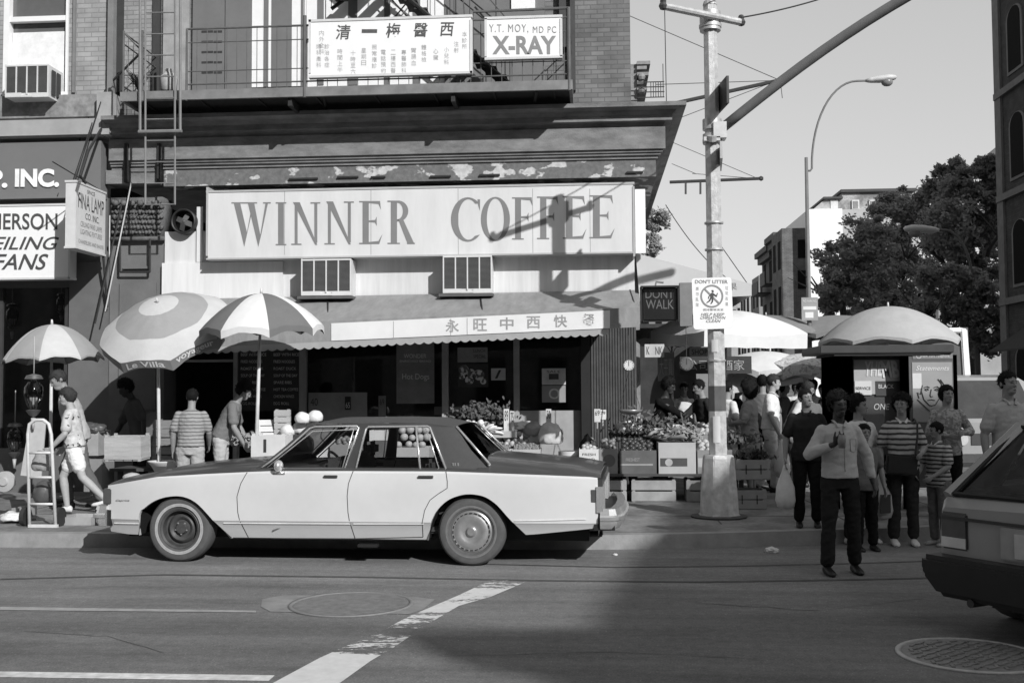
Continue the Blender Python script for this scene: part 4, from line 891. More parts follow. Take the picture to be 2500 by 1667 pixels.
for s in (-1, 1):
    A_ = [gp(*q) for q in CP0]; B_ = [gp(*q) for q in CP1]; Mi = [a.lerp(b, .5)+Vector((0, -.012, .0)) for a, b in zip(A_, B_)]
    if s > 0: A_, B_, Mi = [[gflip(p) for p in L_] for L_ in (A_, B_, Mi)]
    mb.loft([A_, Mi, B_], 0, False, False)
# roof panel
rl = [gp(*q) for q in ((752, 1038), (800, 1034), (880, 1033), (960, 1032), (1050, 1034), (1112, 1042))]; rows = []
for p in rl:
    i = rl.index(p); rw = []
    for k in range(17):
        u = -1+2*k/16; e = abs(u); rw.append((p.x, p.y*-u, p.z+(.048 if 0 < i < 5 else .02)*(1-e**2.6)))
    rows.append(rw)
mb.loft(rows, 0, False, False); rf = mb.build('roof', vinyl, car, 50, False)
# glass
cg = glass('car_glass', .86, .015)
mb = MB(); mb.poly([gp(*q) for q in FWi]); fg = mb.build('front_door_glass', cg, car, False, False)
mb = MB(); mb.poly([gp(*q) for q in RWo]); mb.build('rear_door_glass', cg, car, False, False)
mb = MB(); mb.poly([gflip(gp(*q)) for q in FWi]); mb.build('front_door_glass', cg, car, False, False)
mb = MB(); mb.poly([gflip(gp(*q)) for q in RWo]); mb.build('rear_door_glass', cg, car, False, False)
a, b = gp(634, 1142), gp(757, 1041); mb = MB(); mb.loft([[(a.x-.05*(1-u*u), a.y*-u, a.z) for u in (-1, -.5, 0, .5, 1)], [(b.x-.02*(1-u*u), b.y*-u, b.z+.02*(1-u*u)) for u in (-1, -.5, 0, .5, 1)]], 0, False, False); mb.build('windshield', cg, car, True, False)
a, b = gp(1193, 1140), gp(1110, 1044); mb = MB(); dg_ = glass('car_rear_glass', .4, .03)
a = Vector((a.x, a.y, a.z+.02)); mb.loft([[(a.x+.03*(1-u*u), a.y*-u*.98, a.z) for u in (-1, -.5, 0, .5, 1)], [(b.x+.02*(1-u*u), b.y*-u*.98, b.z+.02*(1-u*u)) for u in (-1, -.5, 0, .5, 1)]], 0, False, False); mb.build('rear_window', dg_, car, True, False)
mb = MB(); o = Vector((.012, -.012, .008))
for s in (-1, 1):
    a_, b_ = (a, b) if s < 0 else (gflip(a), gflip(b)); mb.tube([a_+Vector((.01, s*.005, .01)), b_+Vector((.02, 0, .012))], .013, 6)
mb.tube([Vector((a.x, a.y, a.z)), Vector((a.x+.03, 0, a.z)), Vector((a.x, -a.y, a.z))], .011, 6)
# window mouldings
out = Vector((0, -.006, .002))
for s in (-1, 1):
    fl = (lambda p: p) if s < 0 else gflip
    mb.tube([fl(gp(*q)+out) for q in ((640, 1142), (662, 1126), (712, 1086), (757, 1046), (770, 1042), (872, 1040), (876, 1044), (840, 1148))], .010, 6)
    mb.tube([fl(gp(*q)+out) for q in ((653, 1141), (764, 1053), (864, 1049), (836, 1143))], .007, 6)
    mb.tube([fl(gp(*q)+out) for q in ((868, 1148), (894, 1048), (900, 1042), (1044, 1041), (1050, 1044), (1090, 1148))], .012, 6)
    mb.tube([fl(gp(*q)+out) for q in ((1040, 1047), (1052, 1080), (1072, 1144))], .006, 6)
    mb.tube([fl(gp(*q)+out) for q in ((1016, 1044), (1026, 1146))], .012, 6)
mb.build('window_moulding', chrome, car, True, False)
# door seams, handles, lower moulding, badges
sm = MB()
for pts in (((602, 1153), (588, 1180), (579, 1212), (581, 1250), (586, 1272), (599, 1316)), ((861, 1150), (851, 1180), (848, 1210), (850, 1250), (855, 1280), (861, 1316)), ((1088, 1151), (1092, 1175), (1092, 1191), (1070, 1205), (1050, 1220), (1037, 1245), (1031, 1275), (1029, 1312)), ((599, 1316), (861, 1317), (1029, 1313))):
    q = [S(*p) for p in pts]; fine = []
    for i in range(len(q)-1):
        for k in range(6): fine.append((q[i][0]+(q[i+1][0]-q[i][0])*k/6, q[i][1]+(q[i+1][1]-q[i][1])*k/6))
    fine.append(q[-1])
    for s in (-1, 1): sm.tube([(x, s*(yside(x, z_)-.001), z_) for x, z_ in fine], .0045, 4)
sm.build('door_seam', M('seam_black', .03), car, False, False)
def ybar(pts, r_, mat, name, par=car, n=6, d=.004):
    mb = MB()
    for s in (-1, 1):
        for seg in pts: mb.tube([(x, s*(yside(x, z_)+d), z_) for x, z_ in seg], r_, n)
    return mb.build(name, mat, par, True, False)
def line(a, b, n=24): a, b = S(*a), S(*b); return [(a[0]+(b[0]-a[0])*i/n, a[1]+(b[1]-a[1])*i/n) for i in range(n+1)]
ybar([line((270, 1279), (334, 1279)), line((545, 1277), (855, 1279)), line((862, 1279), (1034, 1279)), line((1256, 1271), (1430, 1268))], .006, M('moulding_pale', .62, .3), 'side_moulding')
for a, b in (((791, 1162), (824, 1163)), ((1021, 1163), (1058, 1164))):
    mb = MB()
    for s in (-1, 1):
        p, q = S(*a), S(*b); mb.obox(((p[0]+q[0])/2, s*(yside(p[0], p[1])+.012), p[1]), (q[0]-p[0], .028, .022)); mb.obox(((p[0]+q[0])/2, s*(yside(p[0], p[1])+.0), p[1]-.018), (q[0]-p[0], .008, .014))
    mb.build('door_handle', M('handle_metal', .2, .3, metal=.8), car, False, False, .005)
mb = MB()
letter(mb, 'Caprice', (S(277, 1223)[0], -yside(S(277, 1223)[0], .62)-.004, S(277, 1226)[1]), (S(314, 1223)[0], -yside(S(314, 1223)[0], .62)-.006, S(314, 1225)[1]), .025, off=.01, shear=.3); mb.build('badge', M('badge_dark', .12, .3, metal=.5), car, False, False)
mb = MB()
for px in (1107, 1112, 1119): p = gp(px, 1133); mb.obox(p+Vector((0, -.015, 0)), (.012, .006, .03))
mb.build('emblem', chrome, car, False, False)
# mirror
mp_ = gp(690, 1135)+Vector((0, -.12, .0)); mb = MB(); mb.sphere(mp_, .06, 12, 0, (.75, 1.25, 1.0)); mb.tube([mp_+Vector((.02, .1, -.05)), mp_], .02, 6); mb.obox(mp_+Vector((.0, .06, -.07)), (.12, .1, .03)); mb.build('wing_mirror', chrome, car, True, False)
# lamps, rear face and bumpers
mb = MB(); p, q = S(1442, 1196), S(1454, 1227)
for s in (-1, 1): mb.obox(((p[0]+q[0])/2, s*(wid(p[0])-.006), (p[1]+q[1])/2), (.052, .02, p[1]-q[1]))
mb.build('side_marker', M('lens_dark', .08, .2), car, False, False, .004)
zb_, yb_ = zbelt(xr), yside(xr, .7)
for s in (-1, 1):
    mb = MB()
    for k in range(4): mb.obox((xr+.012, s*(yb_-.04-.11*k), .655), (.06, .085, .24))
    tl = mb.build('taillight', M('lens_dark', .08, .2), car, False, False, .008); mb = MB()
    for k in range(5): mb.obox((xr+.02, s*(yb_+.008-.11*k), .655), (.07, .018, .25))
    mb.build('trim', chrome, tl, False, False)
mb = MB(); mb.box(xr-.01, xr+.03, -.3, .3, .58, .74); mb.build('number_plate', M('plate_pale', .5), car, False, False)
mb = MB(); mb.box(xr-.02, xr+.045, -yb_+.02, yb_-.02, .775, zb_-.01); mb.build('tail_panel', dark, car, False, False)
def bumper(x0, xe, sg, z0, z1, name):
    mb = MB(); path = [(x0+sg*.0, -.935), (x0+sg*(xe*.45), -.935), (x0+sg*(xe*.8), -.89), (x0+sg*xe, -.78), (x0+sg*(xe+.035), -.4), (x0+sg*(xe+.045), 0)]
    path = path+[(x, -y) for x, y in path[-2::-1]]; rings = []
    for i, (x, y) in enumerate(path):
        a, b = Vector(path[max(0, i-1)]), Vector(path[min(len(path)-1, i+1)]); t = (b-a).normalized(); nn_ = Vector((t.y, -t.x))*(1 if sg > 0 else -1)
        pr = [(-.10, z0), (-.02, z0), (.0, z0+.04), (.0, z0+.07), (.02, z0+.085), (.02, z0+.115), (.0, z0+.13), (-.02, z1), (-.10, z1)]
        rings.append([(x+nn_.x*d, y+nn_.y*d, z_) for d, z_ in pr])
    mb.loft(rings); return mb.build(name, chrome, car, 30, False)
bumper(xr+.02, .20, 1, .375, .565, 'rear_bumper'); bumper(xf-.0, .17, -1, .36, .56, 'front_bumper')
mb = MB(); mb.box(xr-.04, xr+.16, -.9, .9, .36, .52); mb.box(xf-.13, xf+.04, -.9, .9, .36, .52)
p, q = S(1433, 1268), S(1452, 1290); mb.build('bumper_filler', blackm, car, False, False)
mb = MB(); mb.box(xf-.015, xf+.02, -.42, .42, .50, .74); mb.build('grille', chrome, car, False, False)
for s in (-1, 1):
    for y_ in (.56, .75): mb = MB(); mb.obox((xf-.01, s*y_, .655), (.05, .17, .13)); mb.build('headlight', M('lens_clear', .5, .1), car, False, False, .01)
mb = MB()
for s in (-1, 1): mb.obox((xf+.0, s*(wid(xf)-.03), .655), (.1, .09, .16))
mb.build('corner_lamp', M('lens_dark', .08), car, False, False, .01)
# interior
seat = M('seat_cloth', .05, .9, .2)
mb = MB()
for x, w_ in ((-.02, .72), (1.02, .72)):
    mb.obox((x-.25, 0, .48), (.55, 1.5, .2)); mb.obox((x+.1, 0, .76), (.16, 1.46, .56), Matrix.Rotation(-.2, 3, 'Y'))
    if x < .5:
        for s in (-1, 1): mb.obox((x+.2, s*.38, 1.08), (.09, .26, .16))
mb.build('seat', seat, car, False, False, .04)
mb = MB(); mb.obox((HB+.42, 0, .82), (.3, 1.5, .22)); mb.box(HB+.2, HB+.3, -.7, .7, .3, .9); mb.box(HB+.1, 1.7, -.8, .8, .3, .36); mb.box(1.3, 1.72, -.78, .78, .36, .92); mb.build('dashboard', seat, car, False, False, .02)
mb = MB(); c = Vector((HB+.72, -.38, .92)); Rw = Matrix.Rotation(-.55, 3, 'Y'); mb.tube([c+Rw @ Vector((0, .19*math.cos(2*math.pi*k/24), .19*math.sin(2*math.pi*k/24))) for k in range(25)], .014, 6, 0, False)
mb.tube([c, c+Rw @ Vector((-.3, 0, -.0))], .03, 6); mb.tube([c+Rw @ Vector((0, .18, 0)), c+Rw @ Vector((0, -.18, 0))], .014, 5); mb.build('steering_wheel', blackm, car, True, False)
# wheels: the front one a bare steel rim, the rear one with a disc cover
def wheel(x, s, cover):
    t = bpy.data.objects.new('wheel', None); C.objects.link(t); t.parent = car; t.location = (x, s*.80, TR); t.rotation_euler = (0, R.uniform(0, 3), 0)
    h = .1*s; mb = MB()
    mb.lathe([(.2, .0), (.205, h*.9), (.225, h*1.0), (.245, h*1.06), (.262, h*1.05), (.285, h*1.08), (.31, h*.98), (.328, h*.75), (TR, h*.5), (TR, -h*.5), (.328, -h*.8), (.30, -h), (.21, -h), (.2, 0)], n=56, axis='Y', cap=False); mb.build('tyre', rub, t, 30, False)
    if not cover or True:
        mb = MB(); r0 = .242 if not cover else .24; mb.lathe([(r0, h*1.075), (r0+.014, h*1.075)], n=56, axis='Y', cap=False); mb.loft([[(a*math.cos(2*math.pi*k/56), h*1.08, a*math.sin(2*math.pi*k/56)) for k in range(56)] for a in ((.226, .241) if not cover else (.232, .238))], 0, False); mb.build('whitewall', M('whitewall_%d' % cover, .36 if not cover else .16, .7, .2, 20), t, False, False)
    mb = MB()
    if cover:
        mb.lathe([(.001, h*1.18), (.035, h*1.18), (.048, h*1.05), (.05, h*.9), (.07, h*.86), (.105, h*1.02), (.14, h*1.05), (.165, h*.98), (.172, h*.95), (.19, h*1.0), (.205, h*.9)], n=48, axis='Y', cap=False); mb.build('hubcap', M('hubcap', .5, .32, .15, 10, metal=.75), t, 40, False)
        mb = MB()
        for k in range(24): a = 2*math.pi*k/24; mb.obox((.18*math.cos(a), h*1.0, .18*math.sin(a)), (.008, .012, .03), Matrix.Rotation(-a, 3, 'Y'))
        mb.build('hubcap_slot', blackm, t, False, False)
    else:
        mb.lathe([(.001, h*.62), (.05, h*.62), (.065, h*.3), (.085, h*.25), (.1, h*.42), (.12, h*.5), (.14, h*.38), (.155, h*.1), (.175, h*.15), (.18, h*.85), (.2, h*.95), (.206, h*.9)], n=48, axis='Y', cap=False); mb.build('rim', M('rim_steel', .06, .5, .3, 12), t, 40, False)
        mb = MB()
        for k in range(5): a = 2*math.pi*k/5; mb.sphere((.06*math.cos(a), h*.5, .06*math.sin(a)), .011, 6)
        mb.build('wheel_nut', M('nut', .2, .4), t, False, False)
for x, cov in ((axF, 0), (axR, 1)):
    for s in (-1, 1): wheel(x, s, cov)
# mud flap / dent mark
mb = MB(); p = S(673, 1292); mb.obox((p[0], -yside(*p)-.002, p[1]), (.1, .004, .012), Matrix.Rotation(-.35, 3, 'Y')); mb.build('scratch', M('scratch', .1), car, False, False)
# ================================================================== people
def capsule(mb, a, b, ra, rb, n=14, sq=1.0, mid=None):
    a, b = Vector(a), Vector(b); t = (b-a); L_ = t.length; t.normalize(); u = t.orthogonal().normalized()
    if abs(t.z) > .5: u = Vector((1, 0, 0)); u = (u-t*u.dot(t)).normalized()
    w = t.cross(u); st = []
    for k in range(5): ang = math.pi/2*(1-k/4); st.append((-ra*math.sin(ang), ra*math.cos(ang)))
    if mid: st.append((L_*mid[0], mid[1]))
    for k in range(5): ang = math.pi/2*k/4; st.append((L_+rb*math.sin(ang), rb*math.cos(ang)))
    mb.loft([[a+t*h+(u*math.cos(2*math.pi*j/n)+w*math.sin(2*math.pi*j/n)*sq)*max(r_, 1e-4) for j in range(n)] for h, r_ in st])
def rings(mb, rs, n=20):                      # (centre, rx, ry) ellipses stacked upward
    mb.loft([[Vector(c)+Vector((rx*math.cos(2*math.pi*j/n), ry*math.sin(2*math.pi*j/n), 0)) for j in range(n)] for c, rx, ry in rs])
def fuse(mb, name, mats, parent, vox, smooth=3, disp=0.0, fn=None):
    me = bpy.data.meshes.new(name); me.from_pydata(mb.v, [], mb.f); bm = bmesh.new(); bm.from_mesh(me); bmesh.ops.recalc_face_normals(bm, faces=bm.faces); bm.to_mesh(me); bm.free()
    o = bpy.data.objects.new(name, me); C.objects.link(o)
    m = o.modifiers.new('r', 'REMESH'); m.mode = 'VOXEL'; m.voxel_size = vox
    if smooth: s = o.modifiers.new('s', 'SMOOTH'); s.iterations = smooth; s.factor = .5
    dg = bpy.context.evaluated_depsgraph_get(); m2 = bpy.data.meshes.new_from_object(o.evaluated_get(dg)); o.modifiers.clear(); o.data = m2; bpy.data.meshes.remove(me); m2.name = name
    if disp:
        sd = R.uniform(0, 50)
        cs = [v.co.copy() for v in m2.vertices]; ns_ = [v.normal.copy() for v in m2.vertices]; fl = []
        for p, nn_ in zip(cs, ns_):
            k = mnoise.noise(Vector((p.x*8+sd, p.y*8, p.z*7)))+.7*mnoise.noise(Vector((p.x*13+p.z*9, p.y*13+sd, p.z*22-p.x*12)))+.25*mnoise.noise(Vector((p.x*40, p.y*40+sd, p.z*40))); fl += list(p+nn_*k*disp)
        m2.vertices.foreach_set('co', fl)
    m2.materials.clear()
    for q in (mats if isinstance(mats, (list, tuple)) else [mats]): m2.materials.append(q)
    if fn:
        for p in m2.polygons: p.material_index = fn(p.center)
    m2.shade_smooth(); o.parent = parent; return o
SKIN = {'pale': M('skin_pale', .36, .6, .08, 12), 'tan': M('skin_tan', .25, .6, .1, 12), 'dark': M('skin_dark', .04, .5, .12, 12)}
FEAT = {'pale': M('feature_pale', .12, .6), 'tan': M('feature_tan', .07, .6), 'dark': M('feature_dark', .012, .5)}
HAIRM = {'black': M('hair_black', .01, .75, .3, 40, .2, 120, spec=.12), 'brown': M('hair_brown', .04, .75, .3, 40, .2, 120, spec=.15)}
def hand(mb, w, d, nrm, curl=.5, side=1, grip=False):
    # w wrist, d forearm direction, nrm the way the palm faces; five fingers of their own length, thumb from the side of the palm
    d = Vector(d).normalized(); nrm = Vector(nrm); nrm = (nrm-d*nrm.dot(d)).normalized(); s = d.cross(nrm)*side; w = Vector(w)
    pr = [(0, .024, .02), (.03, .034, .017), (.07, .04, .015), (.092, .038, .012)]
    mb.loft([[w+d*h+s*(rx*math.cos(2*math.pi*j/12))+nrm*(ry*math.sin(2*math.pi*j/12)) for j in range(12)] for h, rx, ry in pr])
    for k, (o_, ln) in enumerate(((-.029, .072), (-.010, .082), (.010, .078), (.028, .062))):
        p = w+d*.085+s*o_; dd = d.copy(); pts = [p-d*.02]
        for seg, f in enumerate((.45, .32, .23)):
            ang = curl*(.5+.25*k*.4)*(1.5 if grip else 1); Rm = Matrix.Rotation(ang, 3, s*side); dd = Rm @ dd if (Rm @ dd).dot(nrm) > dd.dot(nrm) else Rm.inverted() @ dd
            pts.append(p); p = p+dd*ln*f
        pts.append(p); mb.tube(pts, [.0105, .0105, .0095, .0085, .007], 8)
    p0 = w+d*.03-s*.03; td = (d*.75-s*.6+nrm*.35).normalized(); mb.tube([p0-td*.015, p0+td*.03, p0+td*.03+(td+d*.4).normalized()*.035, p0+td*.03+(td+d*.4).normalized()*.055], [.014, .0125, .0105, .008], 8)
def person(label, pos, rz, H=1.7, skin='tan', hair='black', hstyle='short', sex='m', shirt=None, sleeve='short', hem='tucked', pants=None, plen='long', shoes=None, lean=0, arms=None, legs=None, head=(0, 0), vox=.0085, dress=None, group=None, build=1.0, undershirt=True, collar=None, bare=None, cat='person', extra=None):
    """arms: {'r': (elbow, wrist), 'l': ...}, legs: {'r': (knee, ankle), ...} in metres for a 1.75 m body that faces -Y; its right side is -X"""
    t = thing('person', label, cat, pos, rz, group); k = H/1.75; w = build
    LN = Matrix.Rotation(rad(lean), 3, 'X'); hip = Vector((0, 0, .95))
    U = lambda p: hip+LN @ (Vector(p)-hip)            # upper body leans forward from the hips
    arms = arms or {}; legs = legs or {}
    AR = {}
    for sd, sg in (('r', -1), ('l', 1)):
        e, h = arms.get(sd, ((sg*.245*w, .02, 1.13), (sg*.26*w, -.05, .88)))
        AR[sd] = (U((sg*.158*w, .005, 1.385)), U(e), U(h))
    LG = {}
    for sd, sg in (('r', -1), ('l', 1)):
        kn, an = legs.get(sd, ((sg*.10, -.01, .50), (sg*.11, .02, .085)))
        LG[sd] = (Vector((sg*.09*w, 0, .90)), Vector(kn), Vector(an))
    fm = sex == 'f'
    TOR = [((0, 0, .86), .15*w, .10*w), ((0, 0, .95), (.168 if fm else .155)*w, .115*w), ((0, 0, 1.08), (.128 if fm else .14)*w, .10*w), ((0, -.012 if fm else 0, 1.26), .155*w, (.118 if fm else .112)*w), ((0, 0, 1.37), .165*w, .095*w), ((0, .005, 1.43), .12*w, .075*w), ((0, .005, 1.475), .062, .06)]
    hy, hx = rad(head[0]), rad(head[1])
    HR = LN @ Matrix.Rotation(hy, 3, 'Z') @ Matrix.Rotation(hx, 3, 'X'); HC = U((0, -.015, 1.53)) ; 
    hc = lambda p: HC+HR @ (Vector(p)*1.0)
    mb = MB()
    def torso(mb, inf, z0=.0, z1=9):
        rs = [(c, rx+inf, ry+inf) for c, rx, ry in TOR if z0 <= c[2] <= z1]
        mb.loft([[U(Vector(c)+Vector((rx*math.cos(2*math.pi*j/20)*1, ry*math.sin(2*math.pi*j/20), 0))) for j in range(20)] for c, rx, ry in rs])
    torso(mb, -.004); capsule(mb, U((0, .01, 1.42)), hc((0, .01, .045)), .056, .054)
    # head: skull, face wedge, jaw, nose, lips, ears
    def ell(c, r3, n=14):
        pr = [(max(1e-3, math.sin(math.pi*i/8)), -math.cos(math.pi*i/8)) for i in range(9)]
        mb.loft([[hc(Vector(c)+Vector((r3[0]*a*math.cos(2*math.pi*j/n), r3[1]*a*math.sin(2*math.pi*j/n), r3[2]*b))) for j in range(n)] for a, b in pr])
    ell((0, .012, .14), (.075, .093, .092)); ell((0, -.012, .095), (.066, .08, .085)); ell((0, -.045, .03), (.042, .045, .032)); ell((0, -.06, .045), (.03, .035, .03))
    ell((0, -.092, .09), (.014, .022, .016)); ell((0, -.088, .112), (.010, .014, .03)); ell((0, -.084, .048), (.022, .011, .008)); ell((0, -.072, .137), (.052, .016, .009))
    for s in (-1, 1): ell((s*.076, .015, .105), (.010, .02, .03), 8)
    for sd, sg in (('r', -1), ('l', 1)):
        a, e, h = AR[sd]; capsule(mb, a, e, .05*w, .04, 12); capsule(mb, e, h, .04, .026, 12, 1, (.3, .042)); d = (h-e).normalized()
        spec_ = (bare or {}).get(sd, {}); n_ = Vector(spec_.get('palm', (-sg, 0, 0))); hand(mb, h, spec_.get('dir', d+Vector((0, -.1, 0))), n_, spec_.get('curl', .45), 1 if sg > 0 else -1, spec_.get('grip', False))
        p, kn, an = LG[sd]; capsule(mb, p, kn, .08*w, .055, 12); capsule(mb, kn, an, .053, .036, 12, 1, (.3, .058)); capsule(mb, an+Vector((0, .02, -.04)), an+Vector((0, -.13, -.055)), .036, .028, 10, .8)
    eyes = [hc((s*.03, -.085, .118)) for s in (-1, 1)]; brow = [hc((s*.03+q, -.088, .140)) for s in (-1, 1) for q in (-.014, 0, .014)]; mouth = [hc((q, -.097, .047)) for q in (-.016, 0, .016)]
    def fn(c):
        for e in eyes:
            if abs(c.z-e.z) < .0065 and (c-e).length < .017: return 1
        for e in brow:
            if (c-e).length < .010: return 1
        for e in mouth:
            if (c-e).length < .010: return 1
        return 0
    body = fuse(mb, 'body', [SKIN[skin], FEAT[skin]], t, vox, 2, 0, fn)
    # hair: displaced shell with the face cut away
    if hstyle != 'none':
        big = {'short': (.084, .104, .100), 'afro': (.118, .125, .128), 'bob': (.10, .113, .108), 'curly': (.135, .135, .13), 'bun': (.086, .108, .102), 'balding': (.084, .104, .098)}[hstyle]
        bm = bmesh.new(); bmesh.ops.create_icosphere(bm, subdivisions=4, radius=1)
        cz = .142; dl = []
        for v in bm.verts:
            q = v.co.copy(); nz_ = mnoise.noise(q*3.2+Vector((pos[0], 0, 0)))*.5+mnoise.noise(q*9)*.4+mnoise.noise(q*19)*.35
            amp = {'afro': .09, 'curly': .16, 'bob': .05, 'short': .05}.get(hstyle, .04); f = 1+amp*nz_
            fr = min(1, max(0, -q.y*1.25))*(.9 if q.z < .75 else .5); bx = [b_+(s_-b_)*fr for b_, s_ in zip(big, (.079, .098, .097))]; p = Vector((q.x*bx[0]*f, .014+q.y*bx[1]*f, cz+q.z*bx[2]*f)); low = p.z < cz
            if low and hstyle in ('bob', 'curly'): p.z = cz-(cz-p.z)*(1.25 if hstyle == 'bob' else 1.6); p.y += .02
            face = p.y < (-.035 if hstyle not in ('balding',) else .0) and p.z < .172+(.02 if hstyle == 'balding' else 0)-.25*abs(p.x)
            sideb = p.z < (.06 if hstyle in ('short', 'bun', 'balding') else .03 if hstyle == 'afro' else -.2) 
            chk = p.z < .10 and p.y < .0 and hstyle in ('short', 'afro', 'bun', 'balding')
            if face or sideb or chk: dl.append(v)
            v.co = hc(p)
        bmesh.ops.delete(bm, geom=dl, context='VERTS'); strands = []
        vl = list(bm.verts); cc_ = hc((0, .014, cz)); nst = {'afro': 900, 'curly': 900, 'bob': 500}.get(hstyle, 420); dn = {'afro': .2, 'curly': .4}.get(hstyle, 1.0)
        for q_ in range(nst if vox < .0115 else 120):
            v = vl[R.randrange(len(vl))].co; o_ = (v-cc_).normalized(); d_ = (o_*R.uniform(.15, .9)+Vector((R.gauss(0, .6), R.gauss(0, .6), R.gauss(-.4*dn, .5)))).normalized()*R.uniform(.012, .03); s_ = d_.cross(o_); s_ = (s_.normalized() if s_.length > 1e-6 else d_.orthogonal().normalized())*.004
            strands.append((v-s_-o_*.004, v+s_-o_*.004, v+d_))
        me = bpy.data.meshes.new('hair'); bmesh.ops.solidify(bm, geom=bm.faces, thickness=.012)
        for tri in strands: bm.faces.new([bm.verts.new(p_) for p_ in tri])
        bm.to_mesh(me); bm.free(); me.materials.append(HAIRM[hair]); me.shade_smooth(); o = bpy.data.objects.new('hair', me); C.objects.link(o); o.parent = t
        if hstyle == 'bun':
            mb = MB(); mb.sphere(hc((0, .11, .12)), .045, 10); mb.build('hair_bun', HAIRM[hair], o, True, False)
    # clothes
    sv = vox*1.15
    if shirt:
        mb = MB(); zl = .84 if hem == 'out' else .93; T2 = [x for x in TOR if x[0][2] > .9 or hem == 'out']
        inf = .02 if hem == 'out' else .017
        rs = [(Vector(c), rx+inf+(.012 if c[2] < 1.1 else 0), ry+inf+(.012 if c[2] < 1.1 else 0)) for c, rx, ry in T2 if c[2] < 1.44]
        rs[0] = (Vector((0, 0, zl)), rs[0][1], rs[0][2]); rs.append((Vector((0, .008, 1.462)), .082, .074))
        mb.loft([[U(c+Vector((rx*math.cos(2*math.pi*j/24), ry*math.sin(2*math.pi*j/24), 0))) for j in range(24)] for c, rx, ry in rs])
        for sd in 'rl':
            a, e, h = AR[sd]
            if sleeve == 'short': capsule(mb, a, a.lerp(e, .72), .064*w, .07*w, 14)
            elif sleeve == 'none': capsule(mb, a, a.lerp(e, .15), .06*w, .05*w, 12)
            else: capsule(mb, a, e, .065*w, .06, 14); capsule(mb, e, e.lerp(h, .74), .06, .046, 14)
        sh = fuse(mb, 'shirt', shirt, t, sv, 12, .0085)
        if collar:
            mb = MB()
            for s in (-1, 1): mb.poly([U((s*.014, -.092, 1.435)), U((s*.066, -.05, 1.475)), U((s*.066, .03, 1.492)), U((s*.056, -.04, 1.49)), U((s*.04, -.104, 1.425))], LN @ Vector((0, -.005, .003)))
            mb.build('collar', collar, sh, False, False)
    if dress:
        mb = MB(); rs = [(c, rx+.02, ry+.02) for c, rx, ry in TOR if .9 < c[2] < 1.44]; rs = [((0, .0, .36), .19, .16), ((0, 0, .6), .185, .15), ((0, 0, .8), .185, .145)]+rs+[((0, .008, 1.455), .08, .072)]
        mb.loft([[U(Vector(c)+Vector((rx*math.cos(2*math.pi*j/24), ry*math.sin(2*math.pi*j/24), 0))) if c[2] > .9 else Vector(c)+Vector((rx*math.cos(2*math.pi*j/24), ry*math.sin(2*math.pi*j/24), 0)) for j in range(24)] for c, rx, ry in rs])
        for sd in 'rl': a, e, h = AR[sd]; capsule(mb, a, a.lerp(e, .8), .07, .062, 14)
        fuse(mb, 'dress', dress, t, sv, 12, .011)
    if pants:
        mb = MB(); rings(mb, [((0, 0, .83), .155*w, .115*w), ((0, 0, .93), (.178 if fm else .168)*w, .125*w), ((0, 0, 1.0), (.155 if fm else .156)*w, .112*w)])
        for sd in 'rl':
            p, kn, an = LG[sd]
            if plen == 'short': capsule(mb, p, p.lerp(kn, .62), .105*w, .098*w, 14)
            else: capsule(mb, p, kn, .10*w, .074*w, 14); capsule(mb, kn, kn.lerp(an, .9), .074*w, .068, 14)
        pn = fuse(mb, 'shorts' if plen == 'short' else 'trousers', pants, t, sv, 6, .0105)
        if hem != 'out' and shirt:
            mb = MB(); mb.loft([[Vector(((.164 if fm else .166)*w*math.cos(2*math.pi*j/24)*f, .122*w*math.sin(2*math.pi*j/24)*f, z_)) for j in range(24)] for z_, f in ((.975, 1.0), (.978, 1.02), (1.008, 1.0), (1.01, .97))]); mb.build('belt', M('belt_black', .015), pn, True, False)
    if shoes:
        for sd in 'rl':
            an = LG[sd][2]; f = an+Vector((0, 0, -.085)); mb = MB(); pr = [(.07, .03, .06), (.05, .037, .085), (0, .04, .09), (-.06, .043, .07), (-.12, .046, .055), (-.165, .04, .045), (-.19, .02, .03)]
            mb.loft([[f+Vector((rx*math.cos(2*math.pi*j/14), y_, max(0, h_*.5+h_*.55*math.sin(2*math.pi*j/14)))) for j in range(14)] for y_, rx, h_ in pr]); mb.build('shoe', shoes, t, True, False)
    if extra: extra(t, U, AR, LG, hc)
    for ch in t.children: ch.scale = (k, k, k)
    return t, (lambda p: Matrix.Translation(pos) @ Matrix.Rotation(rz, 4, 'Z') @ (Vector(p)*k)), AR, U
def at(px, Y, z=SWZ): p = P(px, 1000, Y); return Vector((p.x, Y, z))
cot = lambda n, v: M(n, v, .95, .08, 7, .12, 90, spec=.06)
white_c, dk_c, grey_c, khaki, black_c = cot('cloth_white', .6), cot('cloth_dark', .03), cot('cloth_grey', .14), cot('cloth_khaki', .36), cot('cloth_black', .012)
shoe_b, shoe_w = M('shoe_black', .015, .4), M('shoe_white', .6, .7)
def hanging_bag(label, hand_pt, L_=.5, w_=.2, mat=None, name='plastic_bag'):
    mb = MB(); h = Vector(hand_pt); pr = [(0, .012, .012), (-.06, .03, .015), (-.16, .07, .03), (-.26, w_*.45, .06), (-L_*.8, w_*.5, .08), (-L_*.95, w_*.42, .07), (-L_, w_*.2, .03)]
    n_ = 20; sd = R.uniform(0, 9)
    mb.loft([[h+Vector((rx*math.cos(2*math.pi*j/n_)*(1+.12*mnoise.noise(Vector((j*.9, z_*9, sd)))), ry*math.sin(2*math.pi*j/n_)*(1+.3*mnoise.noise(Vector((j*.7, z_*7, sd+3)))), z_)) for j in range(n_)] for z_, rx, ry in pr])
    return tag(mb.build(name, mat or M('bag_white', .62, .4, .12, 12), None, True, loc=h+Vector((0, 0, -L_))), label, 'bag')
